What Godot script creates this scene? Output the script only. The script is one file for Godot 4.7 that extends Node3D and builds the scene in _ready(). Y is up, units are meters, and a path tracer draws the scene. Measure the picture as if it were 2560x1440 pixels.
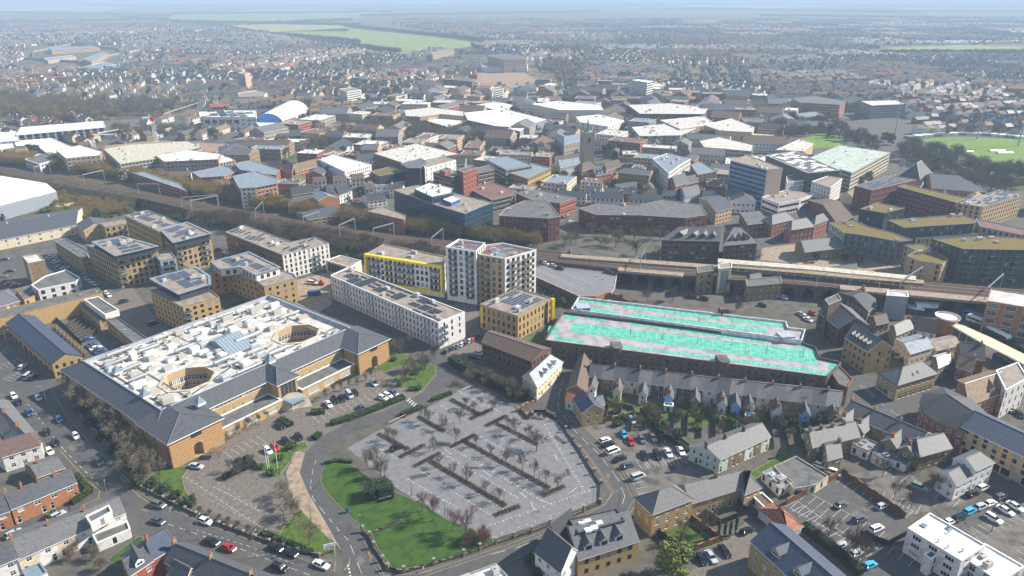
extends Node3D
# ---------------------------------------------------------------- camera numbers; a photo pixel gives a direction, the ground or roof plane gives the distance
const FOC := 1805.0
const HOR := -15.0
const CAMH := 130.0
var pitch := atan((720.0 - HOR) / FOC)
var rng := RandomNumberGenerator.new()
var occupied: Array = []          # footprints, so that scattered houses and trees keep clear of what is built by hand
var blocked: Array = []
var counts := {}

func P(x: float, y: float, h := 0.0) -> Vector3:
	var dx := (x - 1280.0) / FOC
	var dy := -(y - 720.0) / FOC
	var d := Vector3(dx, -sin(pitch) + dy * cos(pitch), -cos(pitch) - dy * sin(pitch))
	var t := (h - CAMH) / d.y
	return Vector3(d.x * t, h, d.z * t)

func PX(a: Array, h := 0.0) -> PackedVector3Array:
	var r := PackedVector3Array()
	for i in range(0, a.size(), 2):
		r.append(P(a[i], a[i + 1], h))
	return r

class MB:
	var v := PackedVector3Array()
	var n := PackedVector3Array()
	func t(a: Vector3, b: Vector3, c: Vector3):
		var k := (b - a).cross(c - a).normalized()
		v.append(a); v.append(c); v.append(b)
		n.append(k); n.append(k); n.append(k)
	func q(a: Vector3, b: Vector3, c: Vector3, d: Vector3):
		var k := (b - a).cross(d - a).normalized()
		v.append_array([a, c, b, a, d, c])
		n.append_array([k, k, k, k, k, k])
	func box(c: Vector3, x: Vector3, y: Vector3, z: Vector3, bottom := false):   # half axes, x cross y = z
		q(c - x - y + z, c + x - y + z, c + x + y + z, c - x + y + z)
		q(c + x - y - z, c - x - y - z, c - x + y - z, c + x + y - z)
		q(c + x - y + z, c + x - y - z, c + x + y - z, c + x + y + z)
		q(c - x - y - z, c - x - y + z, c - x + y + z, c - x + y - z)
		q(c - x + y + z, c + x + y + z, c + x + y - z, c - x + y - z)
		if bottom: q(c - x - y - z, c + x - y - z, c + x - y + z, c - x - y + z)
	func bx(c: Vector3, sx: float, sy: float, sz: float, yaw := 0.0):   # centre of its base, full sizes
		var b := Basis(Vector3.UP, yaw)
		box(c + Vector3(0, sy / 2,0), b.x * sx / 2, Vector3(0, sy / 2,0), b.z * sz / 2)
	func tube(a: Vector3, b: Vector3, r0: float, r1: float, k := 6, cap := false):
		var d := (b - a).normalized()
		var u := d.cross(Vector3(0.31,0.9,0.17) if absf(d.y) < 0.8 else Vector3(1,0.1,0)).normalized()
		var w := u.cross(d)
		for i in k:
			var p := TAU * i / k
			var s := TAU * (i + 1) / k
			var e := u * cos(p) + w * sin(p)
			var f := u * cos(s) + w * sin(s)
			v.append_array([a + e * r0, b + f * r1, b + e * r1, a + e * r0, a + f * r0, b + f * r1])
			n.append_array([e, f, e, e, f, f])
			if cap: t(b, b + f * r1, b + e * r1)
	func poly(p: PackedVector3Array, up := true):   # a flat polygon, horizontal or nearly so
		var f := PackedVector2Array()
		for a in p: f.append(Vector2(a.x, a.z))
		var ix := Geometry2D.triangulate_polygon(f)
		for i in range(0, ix.size(), 3):
			var a := p[ix[i]]
			var b := p[ix[i + 1]]
			var c := p[ix[i + 2]]
			if ((b - a).cross(c - a).y > 0) == up: t(a, b, c)
			else: t(a, c, b)
	func mesh(origin := Vector3.ZERO, into: ArrayMesh = null) -> ArrayMesh:
		var m := into if into else ArrayMesh.new()
		if v.is_empty(): return m
		var a := []
		a.resize(Mesh.ARRAY_MAX)
		if origin != Vector3.ZERO:
			for i in v.size(): v[i] -= origin
		a[Mesh.ARRAY_VERTEX] = v
		a[Mesh.ARRAY_NORMAL] = n
		m.add_surface_from_arrays(Mesh.PRIMITIVE_TRIANGLES, a)
		return m

# ---------------------------------------------------------------- materials
var mats := {}
var tex := {}
func noise_tex(key: String, sd: int, freq: float, oct: int, stops: Array, size := 512) -> void:
	var f := FastNoiseLite.new()
	f.seed = sd
	f.noise_type = FastNoiseLite.TYPE_SIMPLEX_SMOOTH
	f.frequency = freq
	f.fractal_octaves = oct
	f.fractal_gain = 0.5
	var g := Gradient.new()
	g.offsets = PackedFloat32Array(stops.map(func(s): return s[0]))
	g.colors = PackedColorArray(stops.map(func(s): return s[1] if s[1] is Color else Color(s[1], s[1], s[1])))
	var t := NoiseTexture2D.new()
	t.width = size; t.height = size
	t.seamless = true
	t.noise = f
	t.color_ramp = g
	tex[key] = t

func make_textures() -> void:
	noise_tex("fine", 3,0.03,5,[[0.15,0.80],[0.4,0.92],[0.6,0.96],[0.85,1.0]])
	noise_tex("tar", 29,0.02,5,[[0.15,0.88],[0.45,0.95],[0.8,1.0]])
	noise_tex("blotch", 7,0.012,5,[[0.2,0.80],[0.45,0.92],[0.7,0.98],[0.9,1.0]])
	noise_tex("worn", 11,0.016,5,[[0.15,0.66],[0.4,0.86],[0.6,0.95],[0.85,1.0]])
	noise_tex("turf", 17,0.015,6,[[0.2, Color(0.74,0.80,0.62)],[0.45, Color(0.86,0.93,0.75)],[0.6, Color(0.97,1.0,0.8)],[0.85, Color(1.0,0.94,0.66)]])
	noise_tex("sedum", 19,0.03,6,[[0.25, Color(0.55,0.62,0.35)],[0.45, Color(0.95,0.8,0.45)],[0.6, Color(1.0,0.85,0.55)],[0.8, Color(0.6,0.6,0.5)]])
	noise_tex("land", 23,0.01,7,[[0.2, Color(0.50,0.55,0.40)],[0.42, Color(0.75,0.72,0.58)],[0.6, Color(0.95,0.90,0.82)],[0.8, Color(1.0,0.98,0.95)]],1024)

# key: [sRGB of the base colour, roughness, texture, metres per repeat, specular]
const MT := {
	"yellow_brick": [Color(0.70,0.59,0.40), 0.9, "fine", 5.0], "pale_brick": [Color(0.76,0.65,0.50), 0.9, "fine", 5.0], "stock_brick": [Color(0.56,0.48,0.34), 0.9, "worn", 5.0],
	"orange_brick": [Color(0.66,0.45,0.30), 0.9, "fine", 5.0], "red_brick": [Color(0.57,0.31,0.24), 0.9, "fine", 5.0], "dark_red_brick": [Color(0.45,0.24,0.21), 0.9, "fine", 6.0],
	"brown_brick": [Color(0.44,0.33,0.27), 0.9, "worn", 6.0], "grey_brown_brick": [Color(0.38,0.335,0.305), 0.9, "worn", 8.0], "stone": [Color(0.66,0.63,0.56), 0.9, "worn", 4.0],
	"grey_brick": [Color(0.40,0.41,0.42), 0.9, "fine", 6.0], "green_brick": [Color(0.30,0.33,0.29), 0.85, "fine", 6.0], "purple_brick": [Color(0.40,0.32,0.33), 0.9, "fine", 6.0],
	"white_render": [Color(0.87,0.86,0.85), 0.8, "fine", 9.0], "cream_render": [Color(0.84,0.79,0.68), 0.85, "fine", 7.0], "pale_green_render": [Color(0.80,0.86,0.78), 0.85, "fine", 7.0], "blue_render": [Color(0.50,0.70,0.88), 0.8, "fine", 6.0], "grey_render": [Color(0.66,0.69,0.73), 0.8, "fine", 8.0],
	"pink_render": [Color(0.74,0.60,0.57), 0.8, "fine", 6.0], "concrete": [Color(0.62,0.60,0.56), 0.9, "worn", 7.0], "pale_concrete": [Color(0.76,0.73,0.66), 0.9, "blotch", 9.0],
	"black_clad": [Color(0.17,0.16,0.16), 0.6, "fine", 5.0], "dark_clad": [Color(0.25,0.27,0.30), 0.6, "fine", 6.0], "grey_clad": [Color(0.55,0.58,0.62), 0.5, "fine", 8.0], "white_clad": [Color(0.90,0.90,0.89), 0.5, "blotch", 11.0],
	"yellow_clad": [Color(0.93,0.83,0.06), 0.5, "fine", 6.0], "blue_clad": [Color(0.16,0.36,0.66), 0.5, "fine", 6.0], "mid_blue_clad": [Color(0.30,0.52,0.68), 0.5, "fine", 6.0], "teal_clad": [Color(0.22,0.50,0.50), 0.5, "fine", 6.0], "brown_clad": [Color(0.48,0.37,0.27), 0.7, "fine", 5.0], "beige_clad": [Color(0.66,0.58,0.52), 0.7, "fine", 5.0],
	"slate": [Color(0.305,0.315,0.34), 0.6, "fine", 9.0], "new_slate": [Color(0.24,0.28,0.36), 0.6, "fine", 9.0], "pale_slate": [Color(0.41,0.41,0.415), 0.65, "fine", 7.0], "brown_tile": [Color(0.39,0.32,0.28), 0.8, "fine", 8.0], "tan_tile": [Color(0.50,0.42,0.32), 0.8, "blotch", 6.0], "orange_tile": [Color(0.62,0.40,0.30), 0.8, "worn", 5.0], "black_tile": [Color(0.22,0.23,0.25), 0.7, "fine", 7.0],
	"felt_grey": [Color(0.39,0.39,0.39), 0.9, "blotch", 14.0], "felt_tan": [Color(0.57,0.525,0.48), 0.9, "blotch", 14.0], "felt_red": [Color(0.47,0.34,0.31), 0.9, "blotch", 12.0], "white_roof": [Color(0.88,0.88,0.86), 0.7, "blotch", 16.0], "pale_roof": [Color(0.79,0.77,0.74), 0.8, "blotch", 15.0], "sedum": [Color(0.47,0.46,0.30), 1.0, "sedum", 6.0], "lead": [Color(0.52,0.56,0.60), 0.5, "blotch", 9.0], "ribbed_green_roof": [Color(0.70,0.74,0.70), 0.7, "blotch", 20.0],
	"asphalt": [Color(0.305,0.30,0.30), 0.9, "tar", 12.0], "car_park": [Color(0.45,0.445,0.45), 0.9, "tar", 12.0], "paver": [Color(0.43,0.40,0.37), 0.9, "fine", 11.0], "pale_paver": [Color(0.60,0.53,0.45), 0.9, "blotch", 8.0], "red_paver": [Color(0.58,0.42,0.35), 0.9, "fine", 8.0], "footway": [Color(0.335,0.325,0.31), 0.9, "fine", 8.0], "kerb": [Color(0.55,0.53,0.50), 0.9, "fine", 4.0],
	"patch": [Color(0.27,0.27,0.27), 0.9, "fine", 9.0], "old_asphalt": [Color(0.405,0.385,0.365), 0.9, "worn", 19.0], "ballast": [Color(0.37,0.31,0.26), 1.0, "worn", 8.0], "bare_earth": [Color(0.62,0.52,0.42), 1.0, "worn", 14.0], "yard": [Color(0.35,0.335,0.305), 1.0, "blotch", 45.0], "land": [Color(0.42,0.40,0.31), 1.0, "land", 260.0],
	"grass": [Color(0.29,0.37,0.11), 1.0, "turf", 9.0], "lawn": [Color(0.21,0.32,0.055), 1.0, "turf", 13.0], "field": [Color(0.53,0.55,0.37), 1.0, "turf", 300.0], "field_pale": [Color(0.62,0.61,0.44), 1.0, "turf", 260.0], "field_brown": [Color(0.50,0.44,0.34), 1.0, "land", 200.0], "cricket": [Color(0.42,0.51,0.20), 1.0, "turf", 40.0], "scrub_ground": [Color(0.38,0.34,0.22), 1.0, "land", 12.0], "soil": [Color(0.30,0.22,0.16), 1.0, "worn", 6.0],
	"deck": [Color(0.64,0.62,0.63), 0.85, "blotch", 18.0], "deck_green": [Color(0.33,0.70,0.61), 0.8, "blotch", 9.0], "paint_white": [Color(0.82,0.82,0.80), 0.8, "worn", 3.0], "paint_yellow": [Color(0.72,0.60,0.28), 0.8, "worn", 3.0], "paint_red": [Color(0.58,0.30,0.26), 0.8, "worn", 3.0], "paint_black": [Color(0.10,0.10,0.11), 0.8, "fine", 3.0],
	"white_frame": [Color(0.90,0.90,0.89), 0.5], "dark_frame": [Color(0.20,0.21,0.22), 0.5], "brown_frame": [Color(0.28,0.20,0.16), 0.6], "grey_frame": [Color(0.55,0.57,0.58), 0.5], "purple_frame": [Color(0.38,0.14,0.24), 0.5], "teal_frame": [Color(0.16,0.33,0.36), 0.5], "wood": [Color(0.50,0.38,0.24), 0.8, "fine", 3.0], "grey_wood": [Color(0.46,0.43,0.39), 0.9, "worn", 3.0], "dark_wood": [Color(0.20,0.16,0.13), 0.9, "fine", 3.0],
	"steel": [Color(0.62,0.64,0.65), 0.45], "dark_steel": [Color(0.17,0.18,0.19), 0.5], "rail": [Color(0.42,0.33,0.27), 0.5], "duct": [Color(0.80,0.81,0.82), 0.4], "plant": [Color(0.70,0.69,0.66), 0.6, "fine", 4.0], "clay_pot": [Color(0.60,0.40,0.30), 0.9], "solar": [Color(0.22,0.26,0.33), 0.15], "solar_dark": [Color(0.16,0.16,0.19), 0.2],
	"glass_dark": [Color(0.10,0.12,0.14), 0.08], "glass_mid": [Color(0.22,0.26,0.29), 0.08], "glass_blind": [Color(0.62,0.62,0.60), 0.25], "glass_blue": [Color(0.10,0.23,0.34), 0.06], "glass_roof": [Color(0.45,0.52,0.57), 0.1], "balcony_glass": [Color(0.26,0.34,0.35), 0.1],
	"tyre": [Color(0.07,0.07,0.075), 0.8], "rim": [Color(0.60,0.61,0.63), 0.35], "car_glass": [Color(0.05,0.065,0.08), 0.05], "lamp_clear": [Color(0.85,0.87,0.9), 0.15], "lamp_red": [Color(0.55,0.05,0.05), 0.2], "plate": [Color(0.85,0.85,0.8), 0.5],
	"bark": [Color(0.44,0.39,0.33), 1.0, "worn", 1.5], "twig": [Color(0.44,0.38,0.33), 1.0], "twig_red": [Color(0.53,0.40,0.38), 1.0], "twig_pale": [Color(0.51,0.47,0.39), 1.0], "twig_gold": [Color(0.60,0.52,0.28), 1.0], "twig_olive": [Color(0.49,0.47,0.31), 1.0], "willow": [Color(0.67,0.66,0.16), 1.0], "willow_orange": [Color(0.62,0.42,0.16), 1.0], "hedge_core": [Color(0.15,0.19,0.09), 1.0, "worn", 2.0], "leaf": [Color(0.25,0.34,0.13), 0.8], "leaf_dark": [Color(0.14,0.22,0.10), 0.8], "leaf_yellow": [Color(0.38,0.42,0.14), 0.8], "leaf_brown": [Color(0.36,0.27,0.17), 0.9], "leaf_conifer": [Color(0.16,0.25,0.16), 0.9],
	"water": [Color(0.30,0.36,0.40), 0.08], "skin": [Color(0.72,0.53,0.43), 0.7], "cloth_dark": [Color(0.12,0.12,0.15), 0.9], "cloth_pale": [Color(0.75,0.74,0.72), 0.9], "cloth_blue": [Color(0.20,0.27,0.42), 0.9],
	"car_white": [Color(0.90,0.90,0.89), 0.25], "car_silver": [Color(0.66,0.69,0.72), 0.3], "car_grey": [Color(0.34,0.36,0.38), 0.3], "car_black": [Color(0.075,0.08,0.09), 0.2], "car_blue": [Color(0.13,0.26,0.46), 0.25], "car_red": [Color(0.66,0.08,0.10), 0.25], "car_teal": [Color(0.22,0.66,0.82), 0.25], "car_slate": [Color(0.22,0.29,0.36), 0.25], "car_green": [Color(0.40,0.52,0.44), 0.3], "car_bronze": [Color(0.50,0.46,0.41), 0.3], "car_navy": [Color(0.12,0.16,0.26), 0.25], "bus_blue": [Color(0.25,0.42,0.66), 0.3],
	"crane_red": [Color(0.68,0.16,0.13), 0.5], "sign_red": [Color(0.78,0.16,0.14), 0.5], "sign_blue": [Color(0.16,0.34,0.58), 0.5], "sign_black": [Color(0.06,0.06,0.07), 0.5], "copper": [Color(0.36,0.62,0.54), 0.7, "worn", 3.0], "plastic_red": [Color(0.72,0.2,0.16), 0.5], "bright_blue": [Color(0.14,0.50,0.78), 0.5], "tarp": [Color(0.10,0.55,0.86), 0.6]}

func M(key: String) -> StandardMaterial3D:
	if not mats.has(key):
		var d: Array = MT[key]
		var m := StandardMaterial3D.new()
		m.resource_name = key
		m.albedo_color = d[0]
		m.roughness = d[1]
		if d.size() > 2:
			m.albedo_texture = tex[d[2]]
			m.uv1_triplanar = true
			m.uv1_world_triplanar = true
			m.uv1_triplanar_sharpness = 4.0
			m.uv1_scale = Vector3.ONE / (float(d[3]) * (2.2 if d[3] < 30 else 1.0))
		if key.begins_with("car_") and key != "car_glass" or key == "bus_blue":
			m.clearcoat_enabled = true
			m.clearcoat = 0.6
			m.clearcoat_roughness = 0.1
		if key in ["steel", "duct", "rim"]: m.metallic = 0.5
		if key.begins_with("leaf") or key.begins_with("willow"): m.backlight = Color(0.2,0.25,0.1)
		mats[key] = m
	return mats[key]

# ---------------------------------------------------------------- nodes
func numbered(nm: String) -> String:
	counts[nm] = counts.get(nm, -1) + 1
	return nm if counts[nm] == 0 else "%s_%03d" % [nm, counts[nm]]

func thing(nm: String, label: String, cat: String, at := Vector3.ZERO, group := "") -> Node3D:
	var o := Node3D.new()
	o.name = numbered(nm)
	o.position = at
	o.set_meta("label", label)
	o.set_meta("category", cat)
	if group: o.set_meta("group", group)
	add_child(o)
	return o

func kid(parent: Node, nm: String, mesh: Mesh, at := Transform3D.IDENTITY, mat = null) -> MeshInstance3D:
	var o := MeshInstance3D.new()
	var k: int = parent.get_meta("n_" + nm, -1) + 1
	parent.set_meta("n_" + nm, k)
	o.name = nm if k == 0 else "%s_%03d" % [nm, k]
	o.mesh = mesh
	o.transform = at
	if mat: o.material_override = M(mat) if mat is String else mat
	parent.add_child(o)
	return o

func part(parent: Node3D, nm: String, mb: MB, mat: String) -> MeshInstance3D:
	if mb.v.is_empty(): return null
	return kid(parent, nm, mb.mesh(parent.position if parent.get_parent() == self else Vector3.ZERO), Transform3D.IDENTITY, mat)

func structure(nm: String, mb: MB, mat: String, kind := "structure") -> MeshInstance3D:
	var o := MeshInstance3D.new()
	o.name = numbered(nm)
	o.mesh = mb.mesh()
	o.material_override = M(mat)
	o.set_meta("kind", kind)
	add_child(o)
	return o

func centre(p: PackedVector3Array) -> Vector3:
	var c := Vector3.ZERO
	for a in p: c += a
	c /= p.size()
	return Vector3(c.x, 0, c.z)

func flat2(p: PackedVector3Array) -> PackedVector2Array:
	var f := PackedVector2Array()
	for a in p: f.append(Vector2(a.x, a.z))
	return f

func signed(p: PackedVector3Array) -> float:
	var s := 0.0
	for i in p.size():
		var b := p[(i + 1) % p.size()]
		s += p[i].x * b.z - b.x * p[i].z
	return s

func squared(p: PackedVector3Array) -> PackedVector3Array:   # three corners make a rectangle; clockwise as seen in the picture
	if p.size() == 3:
		var d := (p[1] - p[0]).normalized()
		var e := p[2] - p[1]
		e -= d * e.dot(d)
		p = PackedVector3Array([p[0], p[1], p[1] + e, p[0] + e])
	if signed(p) < 0: p.reverse()
	return p

func offset(p: PackedVector3Array, d: float, y: float) -> PackedVector3Array:   # inwards for d > 0
	var r := PackedVector3Array()
	var k := p.size()
	for i in k:
		var a := (p[i] - p[(i + k - 1) % k]); a.y = 0; a = a.normalized()
		var b := (p[(i + 1) % k] - p[i]); b.y = 0; b = b.normalized()
		var na := Vector3(-a.z, 0, a.x)
		var nb := Vector3(-b.z, 0, b.x)
		var m := na + nb
		var l := m.length_squared()
		m = na if l < 0.05 else m * (2.0 / l)
		if m.length() > 3: m = m.normalized() * 3
		r.append(Vector3(p[i].x + m.x * d, y, p[i].z + m.z * d))
	return r

func hashf(a: float, b: float) -> float:
	return fposmod(sin(a * 12.9898 + b * 78.233) * 43758.5453,1.0)
func _ready() -> void:
	var cam := Camera3D.new()
	cam.name = "camera"
	cam.position = Vector3(0, CAMH, 0)
	cam.rotation.x = -pitch
	cam.fov = rad_to_deg(2.0 * atan(720.0 / FOC))
	cam.near = 1.0
	cam.far = 30000.0
	add_child(cam)
	var env := Environment.new()
	env.background_mode = Environment.BG_SKY
	var sm := ProceduralSkyMaterial.new()
	sm.sky_top_color = Color(0.52,0.63,0.78)
	sm.sky_horizon_color = Color(0.86,0.90,0.95)
	sm.sky_curve = 0.25
	sm.ground_horizon_color = Color(0.60,0.62,0.62)
	sm.ground_bottom_color = Color(0.35,0.35,0.34)
	sm.sky_energy_multiplier = 0.78
	env.sky = Sky.new()
	env.sky.sky_material = sm
	env.tonemap_mode = Environment.TONE_MAPPER_LINEAR
	env.tonemap_exposure = 1.95
	env.fog_enabled = true
	env.fog_density = 0.00024
	env.fog_light_color = Color(0.78,0.89,1.0)
	env.sdfgi_enabled = true
	env.ssao_enabled = true
	env.ssil_enabled = true
	var we := WorldEnvironment.new()
	we.name = "world"
	we.environment = env
	add_child(we)
	var sun := DirectionalLight3D.new()
	sun.name = "sun"
	sun.light_energy = 1.6
	sun.light_color = Color(1.0,0.965,0.91)
	sun.light_angular_distance = 0.6
	sun.shadow_enabled = true
	sun.look_at_from_position(Vector3(0.97,0.72,-0.26) * 100.0, Vector3.ZERO)
	add_child(sun)
	rng.seed = 4242
	make_textures()
	make_trees()
	make_cars()
	ground()
	near_office()
	near_left()
	near_right()
	deck_park()
	left_flats()
	centre_flats()
	railway()
	town_middle()
	town_right()
	town_left_far()
	centre_blocks()
	greenery()
	traffic()
	far_town()
	for k in paint:
		if not paint[k].v.is_empty(): structure({"paint_white": "white_road_markings", "paint_yellow": "yellow_road_markings", "paint_red": "red_road_markings"}[k], paint[k], k)

# ---------------------------------------------------------------- windows, walls, roofs
var wincache := {}
func winmesh(w: float, h: float, m: int, f: String, gl: String) -> ArrayMesh:
	w = snappedf(w, 0.05); h = snappedf(h, 0.05)
	var key := "%.2f_%.2f_%d_%s_%s" % [w, h, m, f, gl]
	if wincache.has(key): return wincache[key]
	var t := 0.09 if w < 2.5 else 0.11
	var a := MB.new()
	var X := Vector3(w / 2,0,0)
	var Y := Vector3(0, h / 2,0)
	var Z := Vector3(0,0,0.04)
	a.box(Vector3(0, h / 2 - t / 2,-0.08), X, Vector3(0, t / 2,0), Z)
	a.box(Vector3(0,-h / 2 + t / 2,-0.06), X, Vector3(0, t / 2,0), Z * 1.8)
	a.box(Vector3(w / 2 - t / 2,0,-0.08), Vector3(t / 2,0,0), Y - Vector3(0, t, 0), Z)
	a.box(Vector3(-w / 2 + t / 2,0,-0.08), Vector3(t / 2,0,0), Y - Vector3(0, t, 0), Z)
	for i in m:
		a.box(Vector3(-w / 2 + w * (i + 1) / (m + 1), 0,-0.085), Vector3(0.035,0,0), Y - Vector3(0, t, 0), Z * 0.8)
	if h > 1.3 and w < 2.4: a.box(Vector3(0, h * 0.12,-0.088), X - Vector3(t, 0,0), Vector3(0,0.03,0), Z * 0.7)
	var g := MB.new()
	g.q(Vector3(-w / 2,-h / 2,-0.1), Vector3(w / 2,-h / 2,-0.1), Vector3(w / 2, h / 2,-0.1), Vector3(-w / 2, h / 2,-0.1))
	var me := g.mesh(Vector3.ZERO, a.mesh())
	me.surface_set_material(0, M(f))
	me.surface_set_material(1, M(gl))
	wincache[key] = me
	return me

func pick_glass(p: Vector3, o: Dictionary) -> String:
	if o.has("gl"): return o.gl
	var k := hashf(p.x + p.y * 3.7, p.z)
	return "glass_dark" if k < 0.6 else ("glass_mid" if k < 0.87 else "glass_blind")

var far_glass := MB.new()
var far_frame := MB.new()
func far_away(T: Node3D) -> bool:
	return T.position.z < -430.0

func far_part(T: Node3D, nm: String, mb: MB, mat: String) -> void:
	var o := part(T, nm, mb, mat)
	if o: o.set_meta("kind", "stuff")

func edge_openings(L: float, y0: float, y1: float, o: Dictionary) -> Array:
	var r := []
	if o.get("blank", false): return r
	var rows: Array = o.get("rows", [])
	if rows.is_empty():
		var n: int = o.get("n", maxi(1, roundi((y1 - y0) / 3.0)))
		var sh: float = (y1 - y0 - o.get("cap", 0.35)) / n
		var wh: float = minf(o.get("wh", 1.5), sh - 0.3)
		for i in range(o.get("skip", 0), n):
			rows.append([i * sh + minf(o.get("sill", 0.9), sh - wh - 0.15), wh, o.get("s", 3.0), o.get("ww", 1.3)])
	var marg: float = o.get("marg", 0.5)
	for row in rows:
		var k := int((L - 2.0 * marg + row[2] - row[3]) / row[2])
		if k < 1: continue
		for c in k:
			var u: float = L / 2 + (c - (k - 1) / 2.0) * row[2]
			r.append([u - row[3] / 2, u + row[3] / 2, y0 + row[0], y0 + row[0] + row[1], row[4] if row.size() > 4 else "window"])
	for d in o.get("doors", []):
		var u: float = L * d
		var dw: float = o.get("dw", 1.0)
		r = r.filter(func(a): return a[1] < u - dw * 0.6 or a[0] > u + dw * 0.6 or a[2] > y0 + 2.3)
		r.append([u - dw / 2, u + dw / 2, y0 + 0.02, y0 + o.get("dh", 2.1), "door"])
	return r

func seen(a: Vector3, b: Vector3) -> bool:
	var d := b - a
	var nrm := Vector3(d.z, 0,-d.x).normalized()
	var m := (a + b) / 2
	return nrm.dot(-Vector3(m.x, 0, m.z).normalized()) > -0.2

# one straight wall with real openings; windows and doors are meshes of their own set back in them
func wall(T: Node3D, mb: MB, a: Vector3, b: Vector3, y0: float, y1: float, o: Dictionary) -> void:
	a.y = 0; b.y = 0
	var L := a.distance_to(b)
	if L < 0.05: return
	var d := (b - a) / L
	var out := Vector3(d.z, 0,-d.x)
	var ops := edge_openings(L, y0, y1, o) if (o.get("all", false) or seen(a, b)) else []
	var vs := [y0, y1]
	for p in ops:
		if not vs.has(p[2]): vs.append(p[2])
		if not vs.has(p[3]): vs.append(p[3])
	vs.sort()
	for k in vs.size() - 1:
		var lo: float = vs[k]
		var hi: float = vs[k + 1]
		if hi - lo < 0.001: continue
		var mid := (lo + hi) / 2
		var cut := ops.filter(func(p): return p[2] < mid and p[3] > mid)
		cut.sort_custom(func(x, y): return x[0] < y[0])
		var u := 0.0
		for p in cut + [[L, L]]:
			if p[0] > u + 0.001:
				var A: Vector3 = a + d * u
				var B: Vector3 = a + d * p[0]
				mb.q(Vector3(B.x, lo, B.z), Vector3(A.x, lo, A.z), Vector3(A.x, hi, A.z), Vector3(B.x, hi, B.z))
			u = maxf(u, p[1])
	for p in ops:
		var dep := 0.14 if not p[4] in ["void", "arch"] else float(o.get("dep", 2.6))
		var A: Vector3 = a + d * p[0]
		var B: Vector3 = a + d * p[1]
		var i := -out * dep
		var A0 := Vector3(A.x, p[2], A.z)
		var B0 := Vector3(B.x, p[2], B.z)
		var A1 := Vector3(A.x, p[3], A.z)
		var B1 := Vector3(B.x, p[3], B.z)
		mb.q(A0, A0 + i, A1 + i, A1)
		mb.q(B0 + i, B0, B1, B1 + i)
		mb.q(B0, A0, A0 + i, B0 + i)
		mb.q(B1 + i, A1 + i, A1, B1)
		var c := (A0 + B1) / 2
		var w: float = p[1] - p[0]
		var h: float = p[3] - p[2]
		if dep > 1.0:   # a real recess: walls, soffit and back, with a round head cut by the brickwork in the corners
			mb.q(B0 + i, A0 + i, A1 + i, B1 + i)
			if p[4] == "arch":
				var r := w / 2
				var cc := Vector3((A.x + B.x) / 2, p[3] - r * 0.9, (A.z + B.z) / 2)
				for k in 8:
					var a0 := PI * k / 8; var a1 := PI * (k + 1) / 8
					var e0 := cc + d * cos(a0) * r + Vector3(0, sin(a0) * r * 0.9,0)
					var e1 := cc + d * cos(a1) * r + Vector3(0, sin(a1) * r * 0.9,0)
					mb.q(e0, e1, Vector3(e1.x, p[3], e1.z), Vector3(e0.x, p[3], e0.z))
					mb.q(e0 + i, e1 + i, e1, e0)
			continue
		if far_away(T):   # too small to pick apart singly: joined into one part
			var z := c - out * 0.1
			far_glass.q(z + d * w / 2 - Vector3(0, h / 2,0), z - d * w / 2 - Vector3(0, h / 2,0), z - d * w / 2 + Vector3(0, h / 2,0), z + d * w / 2 + Vector3(0, h / 2,0))
			if p[4] == "window" and o.get("f", "white_frame") == "white_frame": far_frame.box(c - Vector3(0, h / 2 - 0.06,0) - out * 0.05,-d * w / 2, Vector3(0,0.07,0), out * 0.06)
			continue
		var me: ArrayMesh
		if p[4] == "door": me = winmesh(w, h, 0, o.get("f", "white_frame"), o.get("dmat", "glass_dark"))
		else: me = winmesh(w, h, o.get("m", 0 if w < 0.95 else (1 if w < 2.0 else int(w / 1.0))), o.get("f", "white_frame"), pick_glass(c, o))
		kid(T, p[4], me, Transform3D(Basis(-d, Vector3.UP, out), c - T.position))
	if not far_glass.v.is_empty():
		far_part(T, "windows", far_glass, o.get("gl", "glass_dark"))
		if not far_frame.v.is_empty(): far_part(T, "window_sills", far_frame, "white_frame")
		far_glass = MB.new(); far_frame = MB.new()
	for bl in o.get("bal", []):   # [u fraction, width, first row, last row]
		var n: int = o.get("n", maxi(1, roundi((y1 - y0) / 3.0)))
		var sh: float = (y1 - y0 - o.get("cap", 0.35)) / n
		for row in range(bl[2], bl[3] + 1):
			var c: Vector3 = a + d * (L * bl[0])
			kid(T, "balcony", balcony_mesh(bl[1],1.3, bl[4] if bl.size() > 4 else "balcony_glass"), Transform3D(Basis(-d, Vector3.UP, out), Vector3(c.x, y0 + row * sh, c.z) - T.position))

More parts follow.
